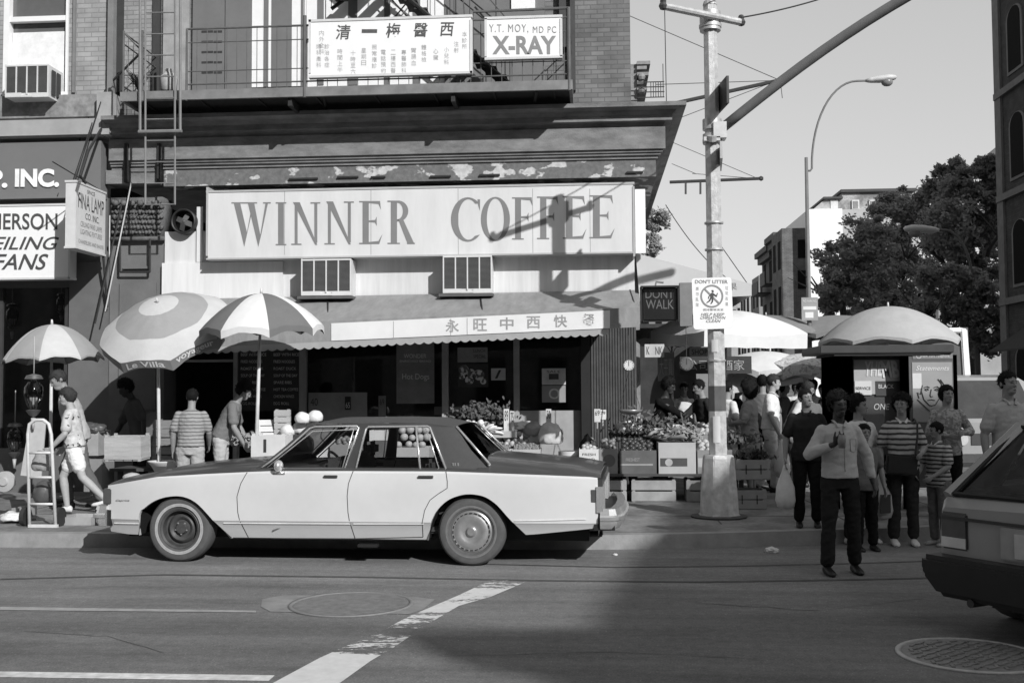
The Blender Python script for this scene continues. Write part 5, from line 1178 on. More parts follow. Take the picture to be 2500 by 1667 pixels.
# --- right-hand group in the road and on the corner
yb = G(2055, 1402, 0).y
def snack(t, U, AR, LG, hc): pass
t13, W13, AR13, U13 = person('man with dark hair and pale long-sleeved shirt walking across the road, eating', G(2055, 1400, 0), rad(4), 1.66, 'dark', 'black', 'afro', 'm', cot('shirt_pale', .46), 'long', 'tucked', cot('trouser_dark', .025), 'long', shoe_b, 0,
    {'r': ((-.30, -.02, 1.16), (-.11, -.22, 1.27)), 'l': ((.28, .03, 1.14), (.31, -.04, .89))}, {'r': ((-.12, -.02, .5), (-.145, -.02, .085)), 'l': ((.12, .0, .5), (.15, .06, .085))}, (5, 4), .007, collar=cot('shirt_pale', .46), bare={'r': {'palm': (.5, .2, .8), 'curl': 1.0, 'grip': True, 'dir': (.5, -.3, .6)}})
sh_ = [c for c in t13.children if c.name.startswith('shirt')][0]; kk = 1.66/1.75
def on_shirt(x, z):
    ok, loc, nn_, _i = sh_.ray_cast(Vector((x, -1, z)), Vector((0, 1, 0))); return loc+nn_*.004 if ok else None
pl_ = [p for p in (on_shirt(.012, 1.0+.03*i) for i in range(15)) if p]
mb = MB(); mb.tube(pl_, .0045, 4); pk = [on_shirt(*q) for q in ((.07, 1.2), (.07, 1.31), (.14, 1.31), (.14, 1.2), (.105, 1.185), (.07, 1.2))]
if all(pk): mb.tube(pk, .003, 4)
o_ = mb.build('placket', cot('shirt_seam', .33), sh_, True, False)
h = W13((-.06, -.285, 1.33)); mb = MB(); mb.tube([h+Vector((0, 0, -.09)), h+Vector((.0, 0, -.02)), h+Vector((.005, 0, .03))], [.03, .038, .03], 10); tag(mb.build('snack', M('snack', .22, .8, .3, 20), None, True, loc=h), 'wrapped snack in the right hand of the man crossing the road', 'food')
t12, W12, AR12, _ = person('woman in dark short-sleeved blouse and black trousers with a plastic bag at the kerb', at(1968, 12.35), rad(-8), 1.55, 'tan', 'black', 'bun', 'f', cot('blouse_dark', .028), 'short', 'out', cot('trouser_black', .014), 'long', shoe_b, 0, None, None, (28, 0), .008, collar=cot('blouse_dark', .028), build=1.05)
hanging_bag('white plastic bag hanging from the hand of the dark-bloused woman', W12((-.28, -.1, .80)), .5, .23)
st1 = stripes('shirt_stripes', .05, .42, .062, .42); st2 = stripes('boy_stripes', .05, .42, .058, .45)
def bag_strap(t, U, AR, LG, hc):
    pass
t15, W15, AR15, _ = person('woman with full dark hair and striped polo shirt, shoulder bag across her front', at(2200, 12.0, 0), rad(-4), 1.63, 'tan', 'black', 'afro', 'f', st1, 'short', 'out', cot('jeans_dark', .035), 'long', shoe_w, 0, {'r': ((-.25, .03, 1.13), (-.24, -.05, .9)), 'l': ((.25, .0, 1.14), (.17, -.2, 1.08))}, None, (-25, 0), .0075, collar=white_c)
def W(fn, *p): return fn(p)
sb_ = thing('shoulder_bag', 'dark shoulder bag worn across the striped polo shirt', 'bag', W15((-.06, -.22, .86)))
mb = MB(); c = W15((-.05, -.19, .95)); mb.obox(c, (.32, .09, .22), Matrix.Rotation(-.12, 3, 'Z') @ Matrix.Rotation(.1, 3, 'Y')); mb.build('pouch', M('bag_dark', .025, .5, .2, 8), sb_, bevel=.02)
mb = MB(); mb.tube([W15(q) for q in ((.10, -.19, 1.02), (.12, -.175, 1.15), (.14, -.165, 1.28), (.15, -.13, 1.42), (.145, .0, 1.475), (.12, .12, 1.40))], .011, 6); mb.build('strap', M('bag_dark', .025), sb_)
mb = MB()
for s in (-1, 1): c = Vector((s*.033, -.105, .0)); mb.tube([Matrix.Rotation(rad(-25), 3, 'Z') @ Vector((s*.034+.025*math.cos(a), -.098, .118+.02*math.sin(a))) + Vector((0, -.015, 1.53)) for a in [2*math.pi*k/14 for k in range(15)]], .0025, 5, 0, False)
gls = mb.build('glasses', M('glasses_rim', .3, .3), t15, False, False); gls.scale = (1.63/1.75,)*3
bg_ = hanging_bag('pale carrier bag with a dark printed mark beside the striped woman', W15((-.27, -.08, .86)), .52, .26, M('bag_pale', .4, .5, .12, 10), 'carrier_bag')
mb = MB(); c = W15((-.24, -.2, .5)); mb.obox(c, (.12, .012, .2), Matrix.Rotation(.3, 3, 'Z')); tag(mb.build('print', M('bag_print', .04)), None); o = bpy.data.objects['print']; o.parent = bg_; o.location = -wloc(bg_)
t16, W16, AR16, _ = person('boy in striped polo shirt and grey trousers turned towards the striped woman', at(2287, 12.0, 0), rad(-62), 1.33, 'tan', 'black', 'short', 'm', st2, 'short', 'out', cot('boy_grey', .16), 'long', M('trainer', .3, .7, .5, 30), 0, {'r': ((-.23, -.08, 1.14), (-.12, -.26, 1.02)), 'l': ((.24, -.05, 1.14), (.16, -.26, 1.0))}, None, (-20, 5), .0075, collar=white_c, build=1.05)
t17, W17, *_ = person('man in pale patterned loose shirt holding something small by the poster', at(2312, 13.2), rad(2), 1.58, 'tan', 'black', 'bob', 'm', blotch('shirt_pattern', .2, .34, 26, .5), 'long', 'out', cot('trouser_black', .014), 'long', shoe_b, 0, {'r': ((-.24, .0, 1.14), (-.06, -.22, 1.1)), 'l': ((.29, -.02, 1.15), (.12, -.24, 1.14))}, None, (8, 0), .0085)
t18, W18, *_ = person('tall man in pale buttoned shirt standing behind the grey hatchback', at(2462, 11.9, 0), rad(6), 1.87, 'tan', 'black', 'short', 'm', cot('shirt_tall', .4), 'short', 'tucked', cot('trouser_dark', .025), 'long', shoe_b, 0, None, None, (14, 0), .0075, collar=cot('shirt_tall', .4))
t14, W14, *_ = person('woman in white top with white shoes mostly hidden behind the walking man', at(2095, 12.1, 0), rad(20), 1.62, 'tan', 'black', 'afro', 'f', white_c, 'short', 'out', cot('trouser_black', .014), 'long', shoe_w, 0, None, {'r': ((-.14, -.02, .5), (-.17, -.02, .085)), 'l': ((.14, .02, .5), (.2, .08, .085))}, (40, 0), .0095)
person('small dark-haired child seen behind the shoulder of the walking man', at(2108, 11.6, 0), rad(10), 1.32, 'tan', 'black', 'bob', 'm', grey_c, 'short', 'out', cot('trouser_black', .014), 'long', shoe_b, 0, None, None, (0, 0), .0095)
# --- shoppers at the side-street stalls
t9, W9, *_ = person('woman with big curly dark hair in a pale belted dress by the crates', at(1830, 15.8), rad(250), 1.68, 'tan', 'black', 'curly', 'f', None, 'short', 'out', None, 'long', shoe_b, 0, {'r': ((-.24, -.03, 1.14), (-.1, -.22, 1.1)), 'l': ((.24, -.03, 1.14), (.06, -.24, 1.12))}, None, (-30, 8), .009, dress=cot('dress_pale', .3))
t10, W10, *_ = person('man in white short-sleeved shirt and white trousers carrying a plastic bag', at(1880, 16.6), rad(72), 1.78, 'pale', 'brown', 'short', 'm', cot('cloth_white2', .66), 'short', 'tucked', cot('cloth_cream', .58), 'long', shoe_b, 3, {'r': ((-.22, -.04, 1.13), (-.2, -.16, .88)), 'l': ((.24, .0, 1.13), (.22, -.08, .87))}, {'r': ((-.09, -.08, .5), (-.1, -.06, .085)), 'l': ((.09, .06, .5), (.1, .2, .085))}, (15, 6), .009, collar=white_c)
hanging_bag('white plastic bag hanging from the hand of the man in white trousers', W10((-.26, -.2, .80)), .58, .24, M('bag_bright', .7, .4, .1, 12))
person('man in grey shirt facing away between the pale dress and the white trousers', at(1862, 17.2), rad(170), 1.78, 'tan', 'black', 'short', 'm', grey_c, 'short', 'tucked', dk_c, 'long', shoe_b, 0, None, None, (0, 0), .0105)
person('shopper in white shirt bending forward behind the dark-bloused woman', at(1932, 17.4), rad(75), 1.72, 'tan', 'brown', 'short', 'f', white_c, 'short', 'out', dk_c, 'long', shoe_b, 22, None, None, (0, 0), .0105)
person('shopper in white shirt half hidden by the traffic pole', at(1776, 16.6), rad(120), 1.68, 'tan', 'black', 'short', 'm', white_c, 'short', 'out', white_c, 'long', shoe_b, 0, None, None, (0, 0), .0105)
person('young man in bright white shirt behind the fruit table', at(1668, 20.4), rad(10), 1.70, 'tan', 'black', 'short', 'm', white_c, 'short', 'out', dk_c, 'long', shoe_b, 6, None, None, (-15, 12), .0095, collar=white_c)
person('person in patterned blouse beside the young man in bright white', at(1702, 21), rad(-20), 1.62, 'tan', 'black', 'bob', 'f', blotch('blouse_blot', .08, .4, 30, .5), 'short', 'out', dk_c, 'long', shoe_b, 0, None, None, (0, 0), .0105)
person('fruit seller blackened to read as shaded, reaching an arm over the boxes', at(1612, 16.3), rad(62), 1.74, 'dark', 'black', 'afro', 'm', black_c, 'long', 'out', black_c, 'long', shoe_b, 10, {'r': ((-.1, -.32, 1.26), (-.05, -.58, 1.16)), 'l': ((.22, -.1, 1.14), (.1, -.32, 1.12))}, None, (0, 10), .0095, build=1.1)  # black clothes and dark skin stand in for the shade on him
person('dark-haired shopper in dark clothes next to the traffic pole behind the fruit boxes', at(1724, 16.9), rad(-70), 1.72, 'tan', 'black', 'short', 'm', dk_c, 'long', 'out', black_c, 'long', shoe_b, 8, {'r': ((-.1, -.3, 1.2), (-.05, -.5, 1.1))}, None, (0, 10), .0105)
crowd = [(1955, 19, 1.66, 'dk', 30, 'man in dark jacket in the market crowd left of the kiosk'), (1985, 20, 1.72, 'w', 150, 'person in white among the crowd left of the kiosk'), (2010, 21, 1.64, 'dk', -30, 'small dark-haired person in the crowd right beside the kiosk'), (1915, 21, 1.7, 'g', 60, 'person in grey deep in the crowd behind the bending shopper'), (1945, 23, 1.7, 'w', 0, 'pale-shirted person farthest back in the crowd'), (1800, 21, 1.66, 'dk', 90, 'dark-clad person far behind the pale dress'), (1975, 17.4, 1.62, 'g', 200, 'grey-shirted shopper directly behind the dark-bloused woman'), (2030, 18.5, 1.7, 'dk', 170, 'dark-haired shopper against the left side of the kiosk')]
for px, Y, H, c_, rz, lab in crowd:
    person(lab, at(px, Y), rad(rz), H, 'tan', 'black', R.choice(['short', 'bob']), R.choice('mf'), {'dk': dk_c, 'w': white_c, 'g': grey_c}[c_], 'short', 'out', black_c, 'long', shoe_b, 0, None, None, (R.uniform(-20, 20), 5), .012, group='crowd at the side street stalls')
# --- left-hand group in front of the lamp shop and the produce stalls
t2, W2, *_ = person('woman in speckled blouse and white shorts striding left past the hand truck', at(185, 13.4), rad(-78), 1.63, 'pale', 'brown', 'bob', 'f', blotch('speckled', .5, .06, 16, .62, .9, .02), 'short', 'tucked', cot('shorts_white', .74), 'short', shoe_w, 8, {'r': ((-.23, -.02, 1.14), (-.22, -.2, .95)), 'l': ((.22, -.06, 1.13), (.18, -.28, .96))}, {'r': ((-.09, -.18, .52), (-.09, -.12, .11)), 'l': ((.09, .12, .52), (.09, .44, .2))}, (10, 8), .008)
person('tall man in pale shirt leaning forward behind the speckled blouse', at(190, 13.9), rad(-70), 1.90, 'tan', 'brown', 'short', 'm', cot('shirt_left', .42), 'short', 'out', cot('trouser_grey', .12), 'long', shoe_b, 16, None, {'r': ((-.1, -.15, .5), (-.1, -.1, .1)), 'l': ((.1, .1, .5), (.1, .3, .13))}, (20, 14), .009)
st3 = stripes('polo_stripes', .13, .30, .05, .35)
t3, W3, *_ = person('man from behind in striped polo shirt and khaki trousers behind the car hood', at(466, 13.6), rad(186), 1.60, 'tan', 'black', 'short', 'm', st3, 'short', 'tucked', khaki, 'long', shoe_b, 4, {'r': ((-.24, -.05, 1.14), (-.2, -.24, .96)), 'l': ((.25, .0, 1.14), (.27, -.08, .88))}, None, (0, 8), .008, build=1.1)
person('slim man in grey tee and pale jeans bending over the produce behind the car', at(540, 14.4), rad(100), 1.76, 'tan', 'black', 'afro', 'm', cot('tee_grey', .17), 'short', 'tucked', cot('jeans_pale', .42), 'long', shoe_b, 24, {'r': ((-.23, -.14, 1.15), (-.18, -.34, 1.0)), 'l': ((.23, -.14, 1.15), (.18, -.34, 1.0))}, None, (0, 10), .0085)
person('stall keeper in grey shirt in the shade under the ringed parasol', at(345, 15.4), rad(-50), 1.78, 'dark', 'black', 'afro', 'm', cot('tee_mid', .09), 'short', 'out', dk_c, 'long', shoe_b, 16, {'r': ((-.2, -.2, 1.12), (-.1, -.36, 1.0))}, None, (0, 15), .0095)
# ================================================================== parasols
def parasol(label, base, apex, radius, rise, n, pick, mats, tilt=(0, 0), spin=0, valance=.1, rings_=10, sag=.05, pole=M('pole_white', .6, .5), words=None, group=None, foot=True, pw_=2.0):
    t = thing('parasol', label, 'parasol', base, 0, group); base, apex = Vector(base), Vector(apex); L_ = apex-base
    Rm = Matrix.Rotation(tilt[0], 3, 'X') @ Matrix.Rotation(tilt[1], 3, 'Y'); ax = L_
    def pt(a, r_, drop=0.0):
        tt = min(r_, 1.0); u = ((a*n/(2*math.pi)) % 1.0)-.5; s_ = 1-4*u*u; rr = radius*tt*math.cos(math.pi/n)/math.cos(2*math.pi/n*u) if n == 4 else radius*tt*(1-sag*tt*s_)
        z_ = -rise*tt**pw_+(.06 if n > 4 else -.05)*radius*tt**3*s_-drop*(1-.25*s_)+.006*math.sin(a*17+tt*9)*tt
        return ax+Rm @ Vector((rr*math.cos(a+spin), rr*math.sin(a+spin), z_))
    mb = MB(); m = 8
    for i in range(n):
        for k in range(m):
            a0, a1 = 2*math.pi*(i+k/m)/n, 2*math.pi*(i+(k+1)/m)/n
            for j in range(rings_):
                r0, r1 = j/rings_, (j+1)/rings_; mb.quad(pt(a0, max(r0, .004)), pt(a1, max(r0, .004)), pt(a1, r1), pt(a0, r1), pick(i, (r0+r1)/2))
    cn = mb.build('canopy', mats, t, 30, False)
    bm = bmesh.new(); bm.from_mesh(cn.data); bmesh.ops.remove_doubles(bm, verts=bm.verts, dist=.0005); bmesh.ops.recalc_face_normals(bm, faces=bm.faces); bm.to_mesh(cn.data); bm.free()
    if valance:
        mb = MB()
        for i in range(n):
            for k in range(m):
                a0, a1 = 2*math.pi*(i+k/m)/n, 2*math.pi*(i+(k+1)/m)/n; mb.quad(pt(a0, 1), pt(a1, 1), pt(a1, 1, valance), pt(a0, 1, valance), pick(i, 1.05))
        mb.build('valance', mats, t, 30, False)
    mb = MB()
    for i in range(n): a = 2*math.pi*i/n; mb.tube([pt(a, .02)-Vector((0, 0, .012)), pt(a, .5)-Vector((0, 0, .014)), pt(a, .99)-Vector((0, 0, .012))], .006, 4)
    for i in range(n): a = 2*math.pi*i/n; mb.tube([pt(a, .45)-Vector((0, 0, .02)), ax*.82], .005, 4)
    mb.build('rib', M('rib_metal', .25, .4), t, False, False)
    mb = MB(); mb.tube([Vector((0, 0, 0)), ax*.55, ax*.985], [.024, .024, .016], 10); mb.tube([ax, ax+Rm @ Vector((0, 0, .07))], [.02, .012], 8); mb.build('pole', pole, t, True, False)
    if foot: mb = MB(); mb.lathe([(.2, 0), (.2, .05), (.05, .07), (.04, .2), (.001, .2)], n=18); mb.build('base', M('iron_dark', .05), t, 40, False)
    if words:
        mb = MB()
        for txt, i, f0, f1, up in words:
            vsx, fsx = text_faces(txt, .02); x0 = min(v.x for v in vsx); x1 = max(v.x for v in vsx); y0 = min(v.y for v in vsx); y1 = max(v.y for v in vsx); vv = []
            for v in vsx:
                f = (v.x-x0)/(x1-x0); f = f0+(f1-f0)*f; a = 2*math.pi*(i+f)/n; g = (v.y-y0)/(y1-y0); p = pt(a, 1, valance*(.85-.7*g)); vv.append(p+(Rm @ Vector((math.cos(a+spin), math.sin(a+spin), 0)))*.006)
            mb.add(vv, fsx)
        mb.build('lettering', M('band_white', .7), t, False, False)
    return t
CL = lambda n, v: M(n, v, .9, .07, 5, .1, 40)
uw, ug, um, ud, up = CL('canvas_white', .66), CL('canvas_grey', .3), CL('canvas_mid', .22), CL('canvas_dark', .14), CL('canvas_pale', .5)
GPS = 'parasols over the left produce stalls'
def par(px_base, Yb, px_apex, py_apex, r_, rise, *a, **k):
    b = at(px_base, Yb); ap = P(px_apex, py_apex, Yb); return b, ap
b, a = par(125, 14.7, 127, 792, 0, 0); parasol('small pale and grey panelled parasol before the lamp shop window', b, a, .70, .52, 8, lambda i, r_: (i+1) % 2, [up, ug], (0, -.05), rad(-122), .03, group=GPS, sag=.07)
b, a = par(392, 14.1, 385, 738, 0, 0); parasol('ringed pale and grey parasol with lettered edge, tilted towards the street', b, a, .90, .42, 8, lambda i, r_: (0 if r_ < .34 else 1 if r_ < .68 else 0 if r_ < 1 else 2), [up, ug, um], (.62, -.06), rad(-113), .16, group=GPS, sag=.03, pw_=1.8, words=[('Le Villa', 0, .12, .88, 1), ('voyageur', 1, .1, .9, 1)])
b, a = par(622, 13.9, 638, 716, 0, 0); parasol('white and grey striped parasol on a tall white pole behind the car hood', b, a, .82, .48, 8, lambda i, r_: i % 2, [uw, CL('canvas_stripe', .15)], (.08, -.02), rad(-112), .1, group=GPS, sag=.05)
# big square market canopy and smaller parasols over the side street
b, a = par(1760, 17.6, 1775, 757, 0, 0); parasol('large white square market canopy with deep edge beside the litter sign', b, a, 1.3, .36, 4, lambda i, r_: 0, [uw], (.05, .03), rad(-22), .24, sag=.02)
b, a = par(2160, 18.2, 2168, 748, 0, 0); parasol('wide pale canvas parasol rising behind the kiosk roof', b, a, 1.17, .62, 8, lambda i, r_: 1 if i in (4, 5) else 0, [M('canvas_kiosk', .4, .9, .08, 4, .15, 20), ug], (0, 0), rad(-88), .06, sag=.05)
b, a = par(1905, 20.5, 1880, 858, 0, 0); parasol('low white market parasol behind the shoppers', b, a, 1.0, .32, 6, lambda i, r_: 0, [uw], (.1, .05), rad(10), .12)
b, a = par(1850, 20.6, 1850, 880, 0, 0); parasol('low white canopy sloping over the pale dress', b, a, 1.0, .34, 4, lambda i, r_: 0, [uw], (.12, -.16), rad(40), .1)
b, a = par(1985, 20.2, 1985, 862, 0, 0); parasol('flower-patterned parasol beside the left edge of the kiosk', b, a, .95, .2, 8, lambda i, r_: 0, [blotch('flowered', .62, .3, 14, .55, .9, .04)], (.1, 0), rad(0), .24)
b, a = par(1640, 20, 1640, 800, 0, 0); parasol('grey cloth canopy drooping below the pedestrian signal', b, a, .75, .12, 6, lambda i, r_: 0, [M('canvas_speckle', .3, .9, .4, 24)], (0, .05), rad(15), .22)
b, a = par(1880, 25, 1870, 770, 0, 0); parasol('dark grey parasol deep in the side street left of the sign post', b, a, 1.6, .5, 8, lambda i, r_: 0, [um], (0, 0), 0, .1)
b, a = par(2030, 25, 2040, 770, 0, 0); parasol('dark grey parasol right of the sign post behind the kiosk roof', b, a, 1.6, .5, 8, lambda i, r_: 0, [um], (0, 0), .3, .1)
# ================================================================== produce
wood = M('crate_wood', .4, .85, .25, 3, .2, 50, streak=(1, 1, 8)); wood2 = M('crate_wood_dark', .2, .85, .3, 4, streak=(1, 1, 8)); card = M('cardboard', .24, .85, .12, 4); cardw = M('cardboard_white', .6, .8, .1, 4)
def crate(label, c, sx, sy, sz, mat=wood, rot=0, tilt=0, slats=3, slots=False, group=None, name='crate'):
    t = thing(name, label, 'crate', c, rot, group); mb = MB(); Rm = Matrix.Rotation(tilt, 3, 'X'); th = .012; h = sz/slats
    for s in (-1, 1):
        for k in range(slats): mb.obox(Rm @ Vector((0, s*(sy/2), h*(k+.5))), (sx, th, h*.86), Rm); mb.obox(Rm @ Vector((s*(sx/2-.01), 0, h*(k+.5))), (th, sy-.02, h*.86), Rm)
    for k in range(4): mb.obox(Rm @ Vector((-sx/2+sx*(k+.5)/4, 0, .008)), (sx/4*.9, sy-.02, th), Rm)
    mb.build('slats', mat, t, False, False); mb = MB()
    for s in (-1, 1):
        for q in (-1, 1): mb.obox(Rm @ Vector((s*(sx/2-.03), q*(sy/2-.015), sz/2)), (.04, .03, sz*1.02), Rm)
    mb.build('corner_post', mat, t, False, False)
    if slots:
        mb = MB()
        for x in (-.12, .12): mb.obox(Vector((x*sx/.55, -sy/2-.007, sz*.5)), (.015, .006, sz*.45))
        mb.build('slot', M('slot_dark', .04), t, False, False)
    return t
def carton(label, q, Y, dep, mat, prints=(), band=None):
    x0, y0, x1, y1 = q; a, b_ = P(x0, (y0+y1)/2, Y).x, P(x1, (y0+y1)/2, Y).x; zb, zt = P((x0+x1)/2, y1, Y).z, P((x0+x1)/2, y0, Y).z
    t = thing('carton', label, 'carton', ((a+b_)/2, Y+dep/2, zb)); mb = MB(); th = .008
    mb.box(a, b_, Y, Y+th, zb, zt); mb.box(a, b_, Y+dep-th, Y+dep, zb, zt); mb.box(a, a+th, Y+th, Y+dep-th, zb, zt); mb.box(b_-th, b_, Y+th, Y+dep-th, zb, zt); mb.box(a+th, b_-th, Y+th, Y+dep-th, zb, zt-.07); mb.build('box', mat, t)
    for txt, r4, m_, kw in prints:
        mb = MB(); 
        if txt == '#': mb.fbox(*r4, Y-.003, .004)
        elif txt == 'o': c = P((r4[0]+r4[2])/2, (r4[1]+r4[3])/2, Y-.003); mb.lathe([(.001, -.001), ((r4[2]-r4[0])*Y/5200, -.001), ((r4[2]-r4[0])*Y/5200, .002)], c, 20, 'Y')
        else: fletter(mb, txt, *r4, Y-.004, **kw)
        mb.build('print', m_, t)
    return (a, b_, Y, Y+dep, zt)
FR = {}
def fruit_mesh(name, r_, mat, sc=(1, 1, .92)):
    mb = MB(); mb.sphere((0, 0, 0), r_, 10, 0, sc); o = mb.build(name, mat, None, True, False); FR[name] = o; return o
def heap(kind, box, n, r_, mat, label, group, rise=.12, sc=(1, 1, .92), first_used=[]):
    a, b_, y0, y1, zt = box; k = 0; made = []
    w_, d_ = b_-a, y1-y0; nx = max(1, int(w_/(2*r_))); ny = max(1, int(d_/(2*r_)))
    src = None
    for j in range(ny):
        for i in range(nx):
            if k >= n: break
            x = a+w_*(i+.5+.4*(j % 2))/(nx+.4)+R.uniform(-.35, .35)*r_; y = y0+d_*(j+.5)/ny+R.uniform(-.3, .3)*r_; z_ = zt-.02+rise*(j+.3)/ny+R.uniform(-.1, .2)*r_
            if src is None:
                mb = MB(); mb.sphere((0, 0, 0), r_, 10, 0, sc); src = mb.build(kind, mat, None, True, False); o = src
            else: o = src.copy(); C.objects.link(o)
            o.location = (x, y, z_); o.rotation_euler = (R.uniform(-.5, .5), R.uniform(-.5, .5), R.uniform(0, 6)); f = R.uniform(.8, 1.12); o.scale = (f, f, f)
            tag(o, label, 'fruit', group); k += 1
fr_l, fr_d, fr_m, fr_w = M('fruit_pale', .45, .45, .12, 9), M('fruit_dark', .06, .3, .3, 9), M('fruit_mid', .2, .4, .2, 9), M('fruit_white', .7, .6, .08, 9)
YT = 15.05
# trestle under the right-hand stall
tr = thing('stall_table', 'low plank table under the row of fruit cartons by the pole', 'table', (P(1600, 1160, YT).x, YT+.5, SWZ)); a, b_ = P(1405, 1160, YT).x, P(1835, 1160, YT).x; zt = P(1600, 1156, YT).z
mb = MB(); mb.box(a, b_, YT-.03, YT+1.2, zt-.035, zt); mb.build('table_top', M('plank_dark', .07, .9, .3, 4), tr); mb = MB()
for x in (a+.05, (a+b_)/2, b_-.1): mb.box(x, x+.06, YT+.5, YT+.56, SWZ, zt-.035); mb.box(x, x+.06, YT+1.1, YT+1.16, SWZ, zt-.035)
mb.build('leg', M('plank_dark', .07), tr)
for i, (x0, x1) in enumerate(((1425, 1530), (1542, 1650), (1676, 1785))):
    p0, p1 = P(x0, 1220, YT+.05), P(x1, 1220, YT+.05); zt2 = P(x0, 1162, YT).z-.03
    crate(('open slatted crate under the table behind the car bumper', 'open slatted crate under the middle of the fruit table', 'open slatted crate under the table nearest the pole')[i], ((p0.x+p1.x)/2, YT+.25, SWZ), p1.x-p0.x, .45, zt2-SWZ-.02, M('crate_grey', .3, .85, .25, 4), slats=2, group='crates under the fruit table')
zz = P(1600, 1156, YT).z
B1 = carton('white carton of round fruit with printed lines at the left of the right stall', (1414, 1096, 1462, 1156), YT, .5, cardw, [('FRESH', (1422, 1106, 1454, 1112), ink, {}), ('(SWE)', (1428, 1118, 1452, 1125), ink, {}), ('PRODUCE', (1422, 1130, 1454, 1138), ink, {})])
B2 = carton('grey carton with a round fruit print beside the white carton', (1463, 1096, 1508, 1156), YT+.01, .5, card, [('o', (1472, 1108, 1502, 1140), M('print_grey', .12), {})])
B3 = carton('dark carton with pale printed wording in the middle of the right stall', (1513, 1099, 1603, 1157), YT, .5, M('carton_dark', .11, .8), [('FRESHEST', (1528, 1118, 1562, 1126), M('print_pale', .3), {}), ('#', (1515, 1132, 1594, 1136), M('print_pale', .3), {})])
B4 = carton('tall pale carton with a dark printed strip in the right stall', (1608, 1080, 1699, 1157), YT-.01, .5, M('carton_pale', .42, .8, .1, 4), [('#', (1612, 1118, 1678, 1138), M('print_dark', .07), {}), ('o', (1624, 1119, 1642, 1138), M('print_pale2', .4), {})])
B5 = carton('grey carton of fruit behind the traffic pole', (1703, 1098, 1788, 1157), YT, .5, card, [('#', (1704, 1118, 1730, 1140), M('print_pale2', .4), {})])
def ext(b, f=1.15): return (b[0]+.02, b[1]-.02, b[2]+.02, b[3]+.35*f-.1, b[4])
heap('orange', ext(B1), 14, .042, fr_l, 'pale round fruit heaped in the white carton at the right stall', 'pale fruit in the white carton', .18)
heap('orange', ext(B2), 12, .042, fr_m, 'round fruit heaped in the carton with the round fruit print', 'fruit in the printed grey carton', .2)
heap('tomato', ext(B3), 40, .04, fr_d, 'dark round fruit heaped in the dark carton', 'dark fruit in the dark carton', .24)
heap('mango', ext(B5), 20, .045, fr_l, 'round fruit heaped in the carton behind the traffic pole', 'fruit in the carton behind the pole', .2)
heap('plum', (B2[1]-.1, B3[1]+.02, YT+.45, YT+.95, B3[4]+.14), 40, .04, fr_d, 'dark round fruit piled at the back of the right stall', 'dark fruit at the back of the right stall', .1)
def long_veg(label, c, n, L_, r_, mat, group, spread=.2, name='squash', cat='vegetable'):
    for k in range(n):
        mb = MB(); mb.tube([(0, 0, 0), (L_*.3, .01, .012), (L_*.7, .012, .014), (L_, 0, 0)], [r_*.5, r_, r_, r_*.4], 8); o = mb.build(name, mat, None, True, False); o.location = Vector(c)+Vector((R.uniform(-spread, spread), R.uniform(-.12, .12), R.uniform(0, .08))); o.rotation_euler = (R.uniform(-.3, .3), R.uniform(-.5, .3), R.uniform(-.9, .9)); tag(o, label, cat, group)
long_veg('long pale vegetable lying on top of the tall pale carton', ((B4[0]+B4[1])/2-.1, YT+.2, B4[4]+.04), 7, .3, .03, fr_m, 'vegetables on the tall pale carton', .12)
long_veg('upright pale vegetable bunched behind the dark carton', (B3[1]-.05, YT+.45, B3[4]+.15), 6, .26, .03, fr_l, 'pale vegetables behind the dark carton', .12)
# price cards on sticks
def price(label, q, Y, txt, v=.6):
    x0, y0, x1, y1 = q; t = thing('price_card', label, 'card', P((x0+x1)/2, y1+14, Y)); mb = MB(); mb.fbox(*q, Y, .006); mb.build('card', M('card_%d' % int(v*100), v, .8), t)
    mb = MB(); mb.fbox((x0+x1)/2-1.5, y1, (x0+x1)/2+1.5, y1+24, Y+.008, .008); mb.build('stick', wood, t)
    if txt: mb = MB(); fletter(mb, txt, x0+2, y0+4, x1-2, y0+(y1-y0)*.5, Y-.004); mb.build('lettering', ink, t)
for lab, q, Y, txt, v in (('white price card with numbers standing at the back left of the right stall', (1451, 998, 1466, 1030), YT+.6, '69', .62), ('second pale price card overlapping the first above the white carton', (1464, 1000, 1480, 1024), YT+.62, '79', .66), ('tall pale price card in the middle of the dark fruit', (1553, 1017, 1568, 1060), YT+.5, '59', .5), ('small white card among vegetables on the pale carton', (1643, 1036, 1660, 1062), YT+.3, '39', .62), ('white card right of the small card on the pale carton', (1660, 1044, 1670, 1066), YT+.32, '', .66),
                          ('tall white price card at the centre stall nearest the car roof', (1230, 998, 1243, 1056), YT+.5, '89', .62), ('tall pale price card left-leaning beside another at the centre stall', (1245, 1003, 1256, 1056), YT+.52, '75', .5), ('narrow white price card over the bagged goods at the centre stall', (1333, 998, 1346, 1045), YT+.6, '50', .58)): price(lab, q, Y, txt, v)
